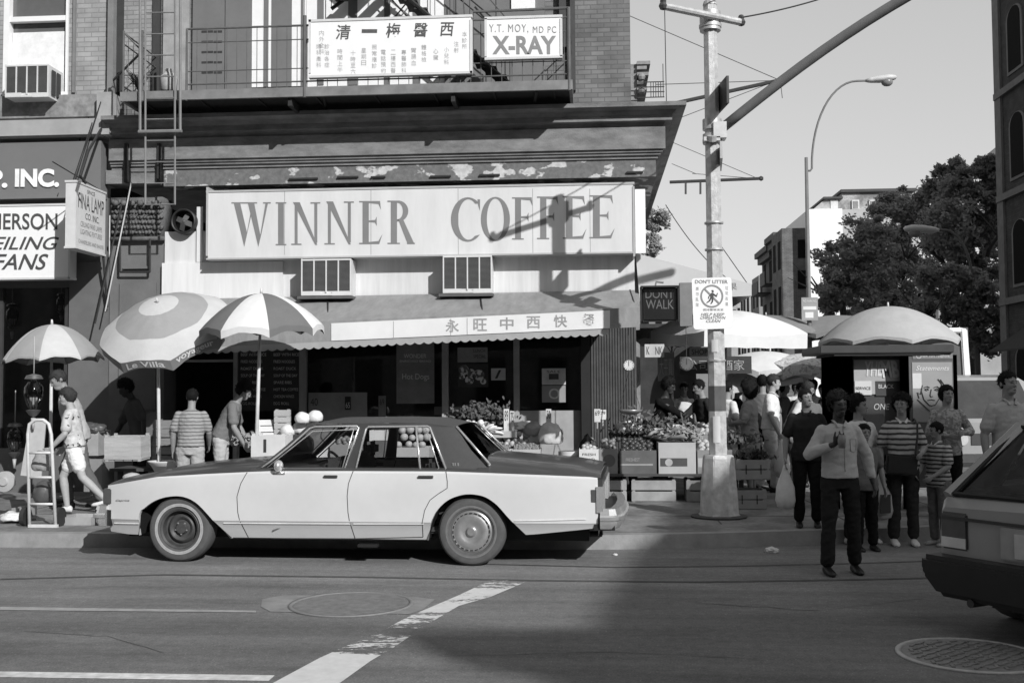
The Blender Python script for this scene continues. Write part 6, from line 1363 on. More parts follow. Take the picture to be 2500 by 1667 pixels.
# centre stall behind the car roof
ct = thing('stall_table', 'plank table of the centre stall behind the sedan', 'table', (P(1150, 1100, YT).x, YT+.5, SWZ)); a, b_ = P(640, 1110, YT).x, P(1380, 1110, YT).x
mb = MB(); mb.box(a, b_, YT, YT+1.2, .66, .70); mb.build('table_top', M('plank_dark', .07), ct); mb = MB()
for x in (a+.1, (a+b_)/2, b_-.15): mb.box(x, x+.06, YT+.1, YT+.16, SWZ, .66); mb.box(x, x+.06, YT+1.1, YT+1.16, SWZ, .66)
mb.build('leg', M('plank_dark', .07), ct)
W1 = carton('white crate-like box of small fruit behind the trunk of the sedan', (1196, 1098, 1247, 1130), YT, .45, cardw); W2 = carton('pale box of small fruit at the right of the centre stall', (1249, 1097, 1319, 1128), YT, .45, M('carton_pale', .42))
heap('lime', ext(W1), 40, .026, fr_m, 'small round fruit heaped in the white box behind the trunk', 'small fruit in the white box', .14); heap('lime', ext(W2), 60, .026, fr_m, 'small round fruit heaped in the pale box at the centre stall', 'small fruit in the pale box', .16)
zc_ = lambda px, py, Y: P(px, py, Y)
heap('radish', (P(1178, 1060, YT+.5).x, P(1225, 1060, YT+.5).x, YT+.45, YT+.8, zc_(1200, 1090, YT+.5).z), 24, .035, fr_w, 'white turnip-like root piled behind the rear glass of the sedan', 'white roots at the centre stall', .2)
long_veg('bundle of bright white stalks piled at the centre stall', zc_(1185, 1062, YT+.5), 14, .2, .022, fr_w, 'white stalks at the centre stall', .1, 'stalk')
heap('pear', (P(1225, 1060, YT+.3).x, P(1290, 1060, YT+.3).x, YT+.35, YT+.75, zc_(1250, 1082, YT+.4).z), 14, .042, fr_l, 'pale pear-shaped fruit behind the small fruit boxes', 'pears at the centre stall', .12, (1, 1, 1.25))
heap('turnip', (P(905, 1035, YT+.7).x, P(1030, 1035, YT+.7).x, YT+.6, YT+.7, zc_(960, 1022, YT+.7).z), 4, .055, fr_w, 'white round vegetable showing just above the car roof', 'white vegetables above the car roof', .0)
heap('cabbage', (P(1110, 1035, YT+.7).x, P(1180, 1035, YT+.7).x, YT+.6, YT+.9, zc_(1140, 1035, YT+.7).z), 8, .05, fr_w, 'white vegetable heaped behind the rear of the car roof', 'white vegetables behind the roof', .08)
def leafy(label, c, n, r_, mat, name='greens'):
    mb = MB(); c = Vector(c)
    for k in range(n):
        p = c+Vector((R.gauss(0, r_), R.gauss(0, r_*.5), abs(R.gauss(0, r_*.5)))); d = Vector((R.gauss(0, 1), R.gauss(0, 1), R.gauss(.6, 1))).normalized()*.042; s_ = d.orthogonal().normalized()*.024; mb.quad(p-d-s_*.3, p-d*.1+s_, p+d, p-d*.1-s_)
    tag(mb.build(name, mat, None, loc=c), label, 'greens', kind='stuff')
grn = M('greens', .09, .7, .4, 12)
leafy('dark leafy greens piled high behind the white vegetables at the window', zc_(1180, 1020, YT+.9), 700, .18, grn); leafy('leafy greens spread over the back of the right stall', zc_(1590, 1056, YT+.6), 620, .26, grn); leafy('leafy vegetables on the carton right of the pole', zc_(1800, 1080, YT+.4), 300, .12, grn)
leafy('mixed produce leaves at the top of the pale carton', zc_(1668, 1068, YT+.2), 380, .12, M('greens_pale', .25, .7, .4, 12))
# bagged goods, pail and chair at the right end of the centre stall
def lump(name, label, c, r3, mat, cat, amp=.2):
    bm = bmesh.new(); bmesh.ops.create_icosphere(bm, subdivisions=4, radius=1); sd = R.uniform(0, 99)
    for v in bm.verts:
        f = 1+amp*mnoise.noise(v.co*1.6+Vector((sd, 0, 0)))+amp*.5*mnoise.noise(v.co*4+Vector((sd, 0, 0))); v.co = Vector((v.co.x*r3[0]*f, v.co.y*r3[1]*f, max(-.6*r3[2], v.co.z*r3[2]*f)))
    me = bpy.data.meshes.new(name); bm.to_mesh(me); bm.free(); me.materials.append(mat); me.shade_smooth(); o = bpy.data.objects.new(name, me); C.objects.link(o); o.location = c; return tag(o, label, cat)
lump('sack', 'pale plastic sack slumped at the right end of the centre stall', zc_(1345, 1064, YT+.3), (.17, .15, .19), M('sack_pale', .5, .6, .25, 6), 'sack'); lump('sack', 'small grey sack left of the pale plastic sack', zc_(1302, 1050, YT+.5), (.14, .12, .12), M('sack_grey', .25), 'sack'); lump('sack', 'crumpled white plastic bag on the dark fruit', zc_(1530, 1045, YT+.6), (.17, .1, .1), M('bag_white', .62), 'bag', .35)
lump('sack', 'white paper parcel behind the tall price cards', zc_(1275, 1040, YT+.7), (.14, .1, .08), M('bag_white', .62), 'parcel', .35)
pl = thing('pail', 'white rimmed pail standing by the storefront right of the sacks', 'pail', at(1395, 15.6)); mb = MB(); c0 = P(1395, 1100, 15.6); mb.lathe([(.12, SWZ-c0.z+c0.z), (.16, .8), (.155, .8), (.11, SWZ+.02)], (c0.x, 15.6, 0), 20); mb.build('body', M('pail_grey', .4), pl, 40); mb = MB(); mb.lathe([(.16, .76), (.19, .77), (.19, .83), (.15, .83)], (c0.x, 15.6, 0), 20); mb.build('rim', M('paper', .6), pl, 40)
lump('sack', 'black rubbish sack between the pail and the white carton', at(1432, 15.5, .55), (.16, .16, .5), M('sack_black', .015, .3), 'sack', .15)
# hanging scales
def scale(label, q, Y, pan):
    c = P(q[0], q[1], Y); r_ = q[2]/2600*Y; t = thing('hanging_scale', label, 'scale', c); mb = MB(); mb.lathe([(.001, .05), (r_*1.12, .05), (r_*1.12, -.01), (r_*.98, -.02)], c, 28, 'Y'); mb.build('case', M('scale_case', .1, .4), t, 40); mb = MB(); mb.lathe([(.001, -.0235), (r_*.96, -.0235)], c, 28, 'Y', cap=False); mb.build('dial', M('dial_white' if pan else 'dial_grey', .6 if pan else .12), t)
    mb = MB(); mb.obox(c+Vector((0, -.027, r_*.3)), (.008, .003, r_*.8))
    for k in range(12): a = k*math.pi/6; mb.obox(c+Vector((r_*.82*math.cos(a), -.026, r_*.82*math.sin(a))), (.01, .003, .01))
    mb.build('needle', ink, t); mb = MB(); mb.tube([c+Vector((0, 0, r_)), c+Vector((0, 0, r_+.5))], .006, 5); mb.build('hook', M('iron_dark', .05), t)
    if pan:
        pc = P(q[0]+4, 1003, Y); mb = MB(); mb.lathe([(.001, -.06), (.1, -.045), (.16, -.01), (.175, .02), (.17, .02), (.15, -.005), (.09, -.035), (.001, -.05)], pc, 24); mb.build('pan', M('pan_metal', .3, .35, .15, metal=.5), t, True); mb = MB()
        for k in range(3): a = k*2.1+.5; mb.tube([c+Vector((0, 0, -r_)), pc+Vector((.17*math.cos(a), .17*math.sin(a), .02))], .004, 4)
        mb.build('chain', M('iron_dark', .05), t)
scale('hanging scale with white dial and pan below it at the ribbed corner shutter', (1535, 892, 13), 15.2, True); scale('grey-faced hanging scale under the market canopy left of the pole', (1676, 888, 15), 16.2, False)
# crates to the right of the pole base
crate('upper slotted wooden crate of dark greens right of the pole base', (P(1835, 1170, 14.2).x, 14.3, P(1835, 1170, 14.2).z), .44, .36, .27, M('crate_stack', .27, .85, .2, 4), .08, 0, 2, True); crate('lower slotted wooden crate under the crate of dark greens', (P(1828, 1226, 14.2).x, 14.3, SWZ), .44, .36, .26, M('crate_stack', .27), 0, 0, 2, True)
leafy('dark greens filling the crate right of the pole base', P(1835, 1118, 14.3), 300, .1, M('greens_dark', .04))
# left produce stall behind the hood
mel = M('melon', .68, .6, .06, 6)
MEL = [(738, 1022), (770, 1018), (702, 1052), (732, 1046), (762, 1042), (688, 1072), (716, 1074), (748, 1068)]
for k, (px, py) in enumerate(MEL):
    lump('winter_melon', 'large pale round melon heaped behind the windshield of the sedan', P(px, py, 14.3+.05*k), (.105, .105, .095), mel, 'melon', .05)['group'] = 'pale melons behind the windshield'
crate('upright thin-slatted crate standing on the stall behind the hood', P(690, 1060, 14.6), .22, .12, .34, wood, .2, .1, 4); crate('white wooden crate with a dark hand slot behind the hood', P(664, 1118, 14.0), .46, .34, .33, M('crate_white', .6, .8, .12, 4), 0, 0, 1)
mb = MB(); mb.fbox(643, 1072, 650, 1104, 13.82, .004)
o = mb.build('hand_slot', M('slot_dark', .04)); o.parent = bpy.data.objects[[x.name for x in bpy.data.objects if x.get('label') == 'white wooden crate with a dark hand slot behind the hood'][0]]; o.location = -wloc(o.parent)
crate('tilted pale crate lid leaning on the stall left of the white crate', P(655, 1075, 14.5), .3, .1, .3, M('crate_white', .6), .5, -.5, 3); crate('wooden crate turned on its side at the feet of the grey-shirted keeper', P(312, 1122, 13.9), .5, .3, .34, wood, 0, .06, 1); crate('dark slatted crate standing behind the striped polo shirt', P(420, 1130, 14.5), .45, .3, .6, wood2, .1, 0, 5)
leafy('loose greens by the jeans of the bending man', P(610, 1085, 14.6), 380, .14, M('greens_pale', .25))
mb = MB(); mb.poly([P(x, y, 14.9) for x, y in ((357, 1140), (357, 1012), (366, 1005), (380, 1006), (388, 1018), (388, 1140))], (0, .03, 0)); tag(mb.build('board', M('board_grey', .15, .8), None, loc=P(372, 1140, 14.9)), 'grey round-topped board standing beside the parasol pole', 'board')
lt = thing('stall_table', 'low plank table of the left stall behind the hood', 'table', (P(520, 1130, 14.6).x, 14.9, SWZ)); a, b_ = P(255, 1130, 14.6).x, P(640, 1130, 14.6).x; mb = MB(); mb.box(a, b_, 14.75, 15.4, .60, .64); mb.build('table_top', M('plank_dark', .07), lt); mb = MB()
for x in (a+.1, b_-.15): mb.box(x, x+.06, 14.8, 14.86, SWZ, .6); mb.box(x, x+.06, 15.3, 15.36, SWZ, .6)
mb.build('leg', M('plank_dark', .07), lt)
pn_ = thing('basin', 'white round basin on the stall by the striped polo shirt', 'basin', P(395, 1140, 14.0)); mb = MB(); mb.lathe([(.12, 0), (.2, .14), (.215, .14), (.2, .12), (.11, .01), (.001, .01)], P(400, 1150, 14.0), 24); mb.build('bowl', M('paper', .6), pn_, True)
bw_ = lump('tin', 'squat grey tub below the crate on its side', P(322, 1166, 13.6), (.12, .1, .07), M('pail_grey', .4), 'tub', .08)
# hand truck with its load, boxes and lamps before the lamp shop
ht = thing('hand_truck', 'white tubular hand truck standing at the kerb on the left', 'hand truck', at(102, 12.1)); mb = MB(); Yh = 12.1
def hp(x, y): return P(x, y, Yh)
mb.tube([hp(72, 1292), hp(68, 1060), hp(72, 1035), hp(86, 1025), hp(106, 1025), hp(119, 1035), hp(125, 1060), hp(136, 1292)], .02, 8)
for y in (1105, 1165, 1230): mb.tube([hp(70, y), hp(131, y)], .015, 8)
mb.build('frame', M('truck_white', .6, .4, .15, 9), ht, True); mb = MB(); mb.fbox(68, 1280, 140, 1301, Yh-.02, .03); mb.build('toe_plate', M('truck_white', .6), ht); mb = MB()
for x in (62, 146): c = P(x, 1275, Yh+.12); mb.lathe([(.02, -.02), (.11, -.025), (.11, .025), (.02, .02)], (c.x, c.y, SWZ+.11), 20, 'X')
mb.build('wheel', M('tyre_small', .03), ht)
carton('wide grey crate with pale lid on the pavement beside the car front', (146, 1262, 222, 1298), 12.3, .4, M('crate_lid', .34)); carton('tall carton behind the walking woman', (205, 1120, 248, 1200), 14.6, .4, card); carton('small dark box on the pavement left of the hand truck', (10, 1272, 56, 1295), 12.5, .3, M('carton_dark', .11)); carton('shallow tray of oddments at the far left of the pavement', (28, 1240, 60, 1262), 12.9, .3, M('crate_stack', .27))
lump('cloth', 'white crumpled cloth on the box left of the hand truck', P(30, 1262, 12.5), (.14, .12, .07), M('bag_white', .62), 'cloth', .3)
lump('sack', 'grey sack tied to the hand truck frame', P(102, 1130, 12.4), (.11, .1, .15), M('sack_grey', .25), 'sack'); lump('sack', 'dark jar-like bundle low on the hand truck', P(105, 1205, 12.35), (.11, .1, .16), M('sack_dark', .08, .4), 'sack', .08)
mb = MB(); mb.poly([P(50, 1160, 13.3), P(72, 1030, 13.5), P(112, 1024, 13.5), P(100, 1165, 13.3)], (0, .02, 0)); tag(mb.build('cardboard_sheet', M('sheet_pale', .42, .8, .15, 5), None, loc=P(75, 1160, 13.3)), 'pale cardboard sheet leaning behind the hand truck', 'cardboard')
carton('tall grey carton behind the white shorts', (212, 1052, 240, 1112), 14.7, .4, M('crate_lid', .34)); carton('grey carton standing beneath the wooden crate stack by the car hood', (158, 1050, 176, 1120), 14.9, .4, M('carton_dark', .11))
lump('cloth', 'dark jacket-like bundle on the carton behind the white shorts', P(225, 1048, 14.8), (.2, .15, .1), M('sack_dark', .08, .4), 'bundle', .3)
def fan_toy(): pass
mb = MB(); c = P(12, 1175, 13.0); mb.lathe([(.001, .03), (.13, .03), (.13, -.02), (.06, -.03), (.05, -.05), (.001, -.05)], c, 24, 'Y'); tag(mb.build('lamp_plate', M('plate_metal', .4, .4, .1), None, 40, loc=c), 'round pale lamp plate propped left of the hand truck', 'plate')
def lantern(label, px, pytop, pybot, Y, v, glassy):
    c = P(px, (pytop+pybot)/2, Y); h_ = (P(px, pytop, Y)-P(px, pybot, Y)).length; t = thing('lantern', label, 'lamp', c); mb = MB()
    mb.lathe([(.001, h_*.5), (h_*.16, h_*.46), (h_*.2, h_*.38), (h_*.06, h_*.36)], c, 16); mb.lathe([(h_*.05, -h_*.30), (h_*.16, -h_*.33), (h_*.1, -h_*.42), (.001, -h_*.5)], c, 16); mb.build('cap', M('brass_dark', .14, .35, .2, metal=.5), t, 40); mb = MB(); mb.lathe([(h_*.08, h_*.36), (h_*.2, h_*.2), (h_*.21, 0), (h_*.14, -h_*.22), (h_*.07, -h_*.31)], c, 16, cap=False); mb.build('globe', glass('lamp_glass', .6, .05), t, True)
    mb = MB()
    for k in range(3): a = k*2.1; mb.tube([c+Vector((.04*math.cos(a), .04*math.sin(a), -h_*.25)), c+Vector((.04*math.cos(a), .04*math.sin(a), -.02))], .014, 6)
    mb.build('bulb', M('candle_white', .7), t, True); mb = MB(); mb.tube([c+Vector((0, 0, h_*.48)), c+Vector((0, 0, h_*.48+.5))], .008, 5); mb.tube([c+Vector((0, 0, -h_*.5)), c+Vector((0, 0, -h_*.75))], [.03, .015], 8); mb.build('stem', M('brass_pale', .4, .35), t, True)
lantern('glass lantern with candle bulbs hanging over the hand truck', 82, 912, 1020, 13.4, .1, 1); lantern('dark glass lantern standing in the lamp shop at the far left', 36, 1030, 1120, 15.9, .1, 1); lantern('ribbed glass lamp shining high in the shop window', 30, 740, 810, 16.9, .1, 1); lantern('slim glass lamp beside the window frame of the lamp shop', 150, 715, 770, 16.9, .1, 1)
# ================================================================== kiosk with telephone advertising
YK = 13.9
kz = thing('telephone_kiosk', 'telephone kiosk with black flat roof and advertising panels on the corner', 'kiosk', at(2190, YK+.5))
kb_ = M('kiosk_black', .045, .5, .2, 5); ks = M('kiosk_steel', .14, .35, .2, 6, metal=.4)
mb = MB(); mb.fbox(2002, 842, 2330, 862, YK-.06, 1.2); mb.fbox(2035, 862, 2300, 868, YK-.03, 1.1); mb.build('roof', kb_, kz, bevel=.01)
mb = MB(); mb.fbox(2038, 866, 2084, 1185, YK+.12, .75); mb.fbox(2205, 866, 2222, 1185, YK+.02, .1); mb.fbox(2328, 866, 2340, 1185, YK+.02, .8); mb.fbox(2084, 1110, 2205, 1180, YK+.5, .1)
for px in (2045, 2080, 2208, 2332): mb.fbox(px, 1180, px+6, 1243, YK+.3, .06); mb.build('frame', kb_, kz)
mb = MB(); mb.fbox(2084, 866, 2205, 1110, YK+.25, .06); mb.build('back_panel', M('kiosk_back', .06, .5, .3, 6), kz)
mb = MB(); mb.fbox(2085, 878, 2203, 962, YK+.235, .012); mb.build('poster', M('kiosk_poster', .38, .6, .12, 5), kz)
mb = MB(); mb.fbox(2087, 930, 2128, 964, YK+.228, .006); mb.build('sticker', M('paper', .6), kz); mb = MB(); mb.fbox(2138, 930, 2200, 966, YK+.228, .006); mb.build('dark_sticker', M('board_black', .025), kz)
mb = MB(); fletter(mb, 'YHE', 2112, 882, 2156, 918, YK+.228, off=.03, shear=.2); fletter(mb, 'MB', 2150, 880, 2196, 922, YK+.224, off=.03, shear=-.25); fletter(mb, 'BLACK', 2145, 938, 2182, 948, YK+.222); fletter(mb, 'ONE', 2134, 985, 2172, 1000, YK+.245, shear=.2); mb.build('graffiti', M('graffiti', .62, .7), kz)
mb = MB(); fletter(mb, 'SERVICE', 2089, 944, 2126, 951, YK+.222); mb.build('lettering', ink, kz)
for x in (2100,): mb = MB(); mb.fbox(x, 1010, x+60, 1075, YK+.1, .14); mb.build('telephone', ks, kz, bevel=.01); mb = MB(); mb.fbox(x+6, 1020, x+14, 1065, YK+.06, .04); mb.build('handset', kb_, kz, bevel=.01)
mb = MB(); mb.fbox(2222, 858, 2330, 1190, YK, .06); mb.build('ad_frame', ks, kz)
mb = MB(); mb.fbox(2228, 864, 2326, 876, YK-.008, .01); mb.build('header', M('header_grey', .2, .5), kz); mb = MB(); fletter(mb, 'New York Telephone', 2250, 865, 2318, 874, YK-.012); c = P(2243, 869.5, YK-.012); mb.lathe([(.03, 0), (.024, 0)], c, 18, 'Y', cap=False); mb.build('lettering', M('band_white', .7), kz)
mb = MB(); mb.fbox(2228, 884, 2326, 1030, YK-.008, .01); pst = mb.build('ad_poster', M('ad_grey', .3, .45, .08, 4), kz)
mb = MB(); fletter(mb, 'Statements', 2236, 893, 2318, 904, YK-.013, shear=.35); mb.build('lettering', M('band_white', .7), kz)
mb = MB(); mb.fbox(2228, 911, 2250, 948, YK-.011, .003); mb.build('sticker', M('paper', .6), kz)
mb = MB(); sk = []
def stroke(pts, w_=.006):
    q = [P(x, y, YK-.014) for x, y in pts]; mb.tube(q, w_, 4)
for pts in (((2252, 940), (2250, 955), (2256, 975), (2268, 988), (2274, 990)), ((2274, 990), (2284, 988), (2294, 972), (2298, 950)), ((2256, 946), (2264, 943), (2270, 946)), ((2280, 946), (2288, 943), (2294, 947)), ((2258, 950), (2264, 948), (2268, 951), (2262, 953), (2258, 950)), ((2282, 951), (2287, 948), (2293, 951), (2287, 953), (2282, 951)), ((2274, 950), (2271, 965), (2274, 969), (2278, 967)), ((2265, 977), (2274, 975), (2283, 977)), ((2252, 940), (2248, 962), (2240, 958), (2244, 972)), ((2290, 925), (2298, 935), (2302, 950)), ((2296, 926), (2306, 940), (2306, 955)), ((2240, 975), (2258, 992), (2270, 1003))): stroke(pts)
mb.build('drawing', ink, kz)
# ================================================================== far lamp posts, sign post
def lamp_post(label, base, h, armdir, reach, rise, headlen, pole_r, mat):
    t = thing('street_lamp', label, 'street lamp', base); d = Vector(armdir).normalized(); mb = MB(); mb.tube([(0, 0, 0), (0, 0, h)], [pole_r*1.3, pole_r*.8], 10); mb.build('pole', mat, t, True, False)
    mb = MB(); pts = [Vector((0, 0, h-.3)), Vector((0, 0, h-.3))+d*.08]
    for k in range(15): a = math.pi/2*k/14; pts.append(Vector((0, 0, h-.25))+d*(.12+reach*(1-math.cos(a)))+Vector((0, 0, rise*math.sin(a))))
    pts.append(pts[-1]+d*.2); mb.tube(pts, pole_r*.5, 8); mb.build('arm', mat, t, True, False); e = pts[-1]
    mb = MB(); s_ = d.cross(Vector((0, 0, 1))); rg = []
    for h_, w_, tt in ((0, .05, .05), (.15, .09, .09), (.45, .15, .12), (.75, .16, .12), (.95, .09, .07), (1, .02, .02)):
        c = e+d*h_*headlen+Vector((0, 0, .06*h_)); rg.append([c+s_*w_*headlen*1.2*math.cos(2*math.pi*j/12)+Vector((0, 0, 1))*tt*headlen*math.sin(2*math.pi*j/12)*1.0 for j in range(12)])
    mb.loft(rg); mb.build('lamp_head', M('lamp_pale', .55, .4), t, True, False)
    c = e+d*headlen*.68+Vector((0, 0, -.06*headlen)); mb = MB(); mb.sphere(c, .15*headlen, 12, 0, (1.3, 1, 1)); mb.build('lens', M('lamp_lens', .25, .2), t, True, False); return t
YL = 24; zl = P(1964, 385, YL).z; rch = P(2122, 200, YL).x-P(1972, 390, YL).x
lamp_post('tall slim street lamp with long curved arm and a small sign on its pole', at(1980, YL), zl-SWZ, (1, 0, 0), rch-.36, P(2115, 200, YL).z-P(1975, 398, YL).z+.15, (P(2194, 200, YL).x-P(2118, 200, YL).x), .047, M('lamp_pole', .17, .6, .2, 3))
sp_ = thing('parking_sign', 'small pale sign plate fixed on the slim street lamp pole', 'sign', P(1977, 782, YL-.1)); mb = MB(); mb.fbox(1957, 726, 1997, 782, YL-.12, .015); mb.build('plate', M('plate_sign', .3, .6, .1, 4), sp_); mb = MB(); fletter(mb, 'NO PARKING', 1961, 732, 1993, 738, YL-.125); mb.fbox(1961, 748, 1993, 756, YL-.123, .003); mb.fbox(1966, 762, 1986, 776, YL-.123, .003); mb.build('lettering', M('band_white', .7), sp_)
lamp_post('distant street lamp with curved arm against the dark trees', at(2390, 40), P(2385, 680, 40).z, (-1, -.1, 0), P(2370, 600, 40).x-P(2302, 600, 40).x, P(2340, 592, 40).z-P(2385, 690, 40).z+.4, 1.3, .09, M('lamp_far', .14))
# ================================================================== vehicles at the right
def van(label, x, y, rz, v):
    t = thing('van', label, 'van', (x, y, 0), rz); m_ = M('van_paint_%d' % int(v*100), v, .35, .08, 3, coat=.3); hw, H = .88, 1.95
    def sec(y_, zt, w_, z0=.35): return [(-w_, y_, z0), (-w_*1.01, y_, .9), (-w_*.98, y_, 1.15), (-w_*.86, y_, zt-.08), (-w_*.7, y_, zt), (w_*.7, y_, zt), (w_*.86, y_, zt-.08), (w_*.98, y_, 1.15), (w_*1.01, y_, .9), (w_, y_, z0)]
    mb = MB(); mb.loft([sec(0, 1.12, hw*.93, .4), sec(.05, 1.18, hw*.97), sec(.5, H-.05, hw), sec(.8, H, hw), sec(4.2, H, hw), sec(4.3, H-.1, hw*.96)]); mb.build('body', m_, t, 30, False)
    mb = MB(); mb.poly([(-.72, .045, 1.2), (.72, .045, 1.2), (.62, .46, 1.84), (-.62, .46, 1.84)], (0, -.012, .006)); mb.build('windshield', M('van_glass', .05, .06, .3, 3, spec=.6), t, False, False)
    for s in (-1, 1):
        mb = MB(); mb.lathe([(.001, -.05), (.1, -.05), (.11, .0), (.1, .03)], (s*.64, 0, .83), 18, 'Y'); hl = mb.build('headlight', M('lens_clear', .5, .1), t, 40, False)
        mb = MB(); mb.lathe([(.001, -.1), (.18, -.1), (.31, -.08), (.31, .1), (.001, .1)], (s*.75, .95, .31), 24, 'X'); mb.build('wheel', rub, t, 40, False)
        mb = MB(); mb.obox((s*1.0, .25, 1.3), (.16, .06, .22)); mb.build('wing_mirror', kb_, t, False, False, .01)
        mb = MB(); mb.poly([(s*.905, .6, 1.2), (s*.905, 1.4, 1.2), (s*.80, 1.4, 1.78), (s*.80, .75, 1.78)], (s*.012, 0, 0)); mb.build('side_window', M('van_glass', .05), t, False, False)
    mb = MB(); mb.obox((0, -.08, .5), (1.74, .16, .17)); mb.build('bumper', M('bumper_dark', .06, .5), t, False, False, .02)
    mb = MB(); mb.obox((0, -.0, .83), (.95, .03, .2)); mb.build('grille', kb_, t, False, False, .005); mb = MB(); mb.lathe([(.07, -.03), (.055, -.03)], (0, 0, .98), 16, 'Y', cap=False); mb.obox((0, -.17, .5), (.36, .02, .12)); mb.build('number_plate', M('plate_pale', .5), t, False, False)
vp = P(2420, 1000, 19); van('boxy pale van facing the camera at the right behind the tall man', vp.x+.1, 19, rad(6), .3)
# lorry frame: white upright of a truck body behind the kiosk
tk = thing('box_truck', 'white-edged box truck parked behind the kiosk and parasol', 'truck', at(2250, 23, 0)); Yt_ = 22.5
x0, x1 = P(2130, 900, Yt_).x, P(2366, 900, Yt_).x; zt_ = P(2300, 800, Yt_).z
mb = MB(); mb.box(x0, x1, Yt_, Yt_+5, .6, zt_); mb.build('body', M('truck_grey', .1, .6), tk); mb = MB(); mb.fbox(2315, 800, 2352, 812, Yt_-.05, .2); mb.poly([P(2346, 800, Yt_-.06), P(2362, 803, Yt_-.06), P(2374, 960, Yt_-.06), P(2356, 960, Yt_-.06)], (0, .2, 0)); mb.build('frame', M('sash_white', .8), tk, bevel=.02)
mb = MB()
for x in (x0+.5, x1-.5): mb.lathe([(.001, -.15), (.4, -.15), (.4, .15), (.001, .15)], (x, Yt_+1, .4), 20, 'X')
mb.build('wheel', rub, tk, 40)
# dark hatchback turning at the right edge, seen from behind
HL = P(2292, 1300, 7.9); HF = (math.cos(rad(32)), math.sin(rad(32)))
hc_ = thing('hatchback', 'grey hatchback driving off in the shade before the tall man, seen from behind', 'car', (0, 0, 0), rad(32)-math.pi/2)
HLm = Vector((HL.x, HL.y, 0)); fw = Vector((HF[0], HF[1], 0)); sd = Vector((HF[1], -HF[0], 0)); hc_.location = HLm+sd*.80; hp_ = M('hatch_paint', .25, .3, .1, 2, spec=.5, coat=.5)
def hs(y_, zb, w0, crown=.02): return [(-w0*.96, y_, .27), (-w0, y_, .5), (-w0, y_, .68), (-w0*.985, y_, zb-.03), (-w0*.95, y_, zb), (0, y_, zb+crown), (w0*.95, y_, zb), (w0*.985, y_, zb-.03), (w0, y_, .68), (w0, y_, .5), (w0*.96, y_, .27)]
mb = MB(); mb.loft([hs(.0, .86, .78), hs(.05, .93, .80), hs(.3, .95, .82, .0), hs(2.4, .93, .82, .0), hs(2.6, .92, .82), hs(3.7, .80, .79), hs(3.85, .62, .74)]); mb.build('body', hp_, hc_, 28, False)
mb = MB(); mb.loft([[(x*w_, y_, z_+.03*(1-x*x)) for x in (-1, -.9, -.5, 0, .5, .9, 1)]+[(x*w_*.98, y_, z_-.05) for x in (1, .5, 0, -.5, -1)] for y_, z_, w_ in ((.62, 1.42, .60), (.75, 1.45, .61), (1.9, 1.44, .61), (2.02, 1.42, .60))]); mb.build('roof', hp_, hc_, 35, False)
mb = MB()
for s in (-1, 1):
    for pa, pb, wa in (((s*.755, .06, .93), (s*.585, .64, 1.42), .05), ((s*.80, 1.35, .94), (s*.605, 1.35, 1.42), .035), ((s*.78, 2.55, .93), (s*.59, 2.0, 1.42), .03)): mb.tube([pa, pb], wa, 8)
    mb.loft([[(s*.80, .12, .94), (s*.80, .62, .94)], [(s*.60, .62, 1.41), (s*.60, .80, 1.42)]], 0, False, False)
mb.build('pillar', hp_, hc_, 40, False)
hgl = glass('hatch_clear', .6, .02)
mb = MB(); mb.poly([(-.70, .06, .95), (.70, .06, .95), (.56, .63, 1.415), (-.56, .63, 1.415)]); mb.build('rear_window', hgl, hc_, False, False)
mb = MB(); mb.poly([(-.74, 2.56, .94), (.74, 2.56, .94), (.57, 2.01, 1.415), (-.57, 2.01, 1.415)]); mb.build('windshield', hgl, hc_, False, False)
mb = MB(); mb.box(-.72, .72, .14, 2.5, .962, .985); mb.build('parcel_shelf', blackm, hc_, False, False)
mb = MB(); mb.obox((0, .9, .98), (1.3, .14, .2)); mb.obox((-.35, 1.55, 1.0), (.45, .12, .5)); mb.obox((.35, 1.55, 1.0), (.45, .12, .5)); mb.build('seat', seat, hc_, False, False, .04)
mb = MB(); mb.tube([(-.70, .05, .955), (.70, .05, .955), (.57, .61, 1.42), (-.57, .61, 1.42), (-.70, .05, .955)], .018, 6); mb.build('window_seal', blackm, hc_, False, False)
mb = MB(); mb.poly([(-.845, -.16, .53), (.845, -.16, .53), (.85, -.16, .40), (.72, -.14, .25), (-.72, -.14, .25), (-.85, -.16, .40)], (0, .24, 0)); mb.build('bumper', M('bumper_black', .018, .5, .15, 6), hc_, False, False, .035)
mb = MB(); mb.obox((0, -.012, .66), (.56, .03, .22)); mb.build('plate_recess', M('recess', .3, .5), hc_, False, False, .01); mb = MB(); mb.obox((0, -.03, .655), (.32, .012, .16)); npl = mb.build('number_plate', M('plate_pale', .5), hc_, False, False)
for s in (-1, 1):
    mb = MB(); mb.obox((s*.66, .005, .70), (.22, .04, .26)); tl = mb.build('taillight', M('lens_dark', .08), hc_, False, False, .012); mb = MB(); mb.obox((s*.66, -.018, .62), (.2, .008, .07)); mb.build('reversing_lamp', M('lens_pale', .6, .2), tl, False, False)
    mb = MB(); mb.poly([(s*.795, .66, .95), (s*.795, 2.45, .94), (s*.60, 1.98, 1.41), (s*.60, .82, 1.41)]); mb.build('side_window', hgl, hc_, False, False)
    for y_ in (.75, 3.1): mb = MB(); mb.lathe([(.001, -.09), (.18, -.09), (.28, -.07), (.29, 0), (.28, .08), (.001, .08)], (s*.72, y_, .29), 28, 'X'); mb.build('wheel', rub, hc_, 40, False)
mb = MB(); mb.obox((0, .05, .86), (1.2, .03, .012)); mb.obox((0, -.01, .79), (1.5, .02, .02)); mb.build('trim', M('trim_dark', .05), hc_, False, False)
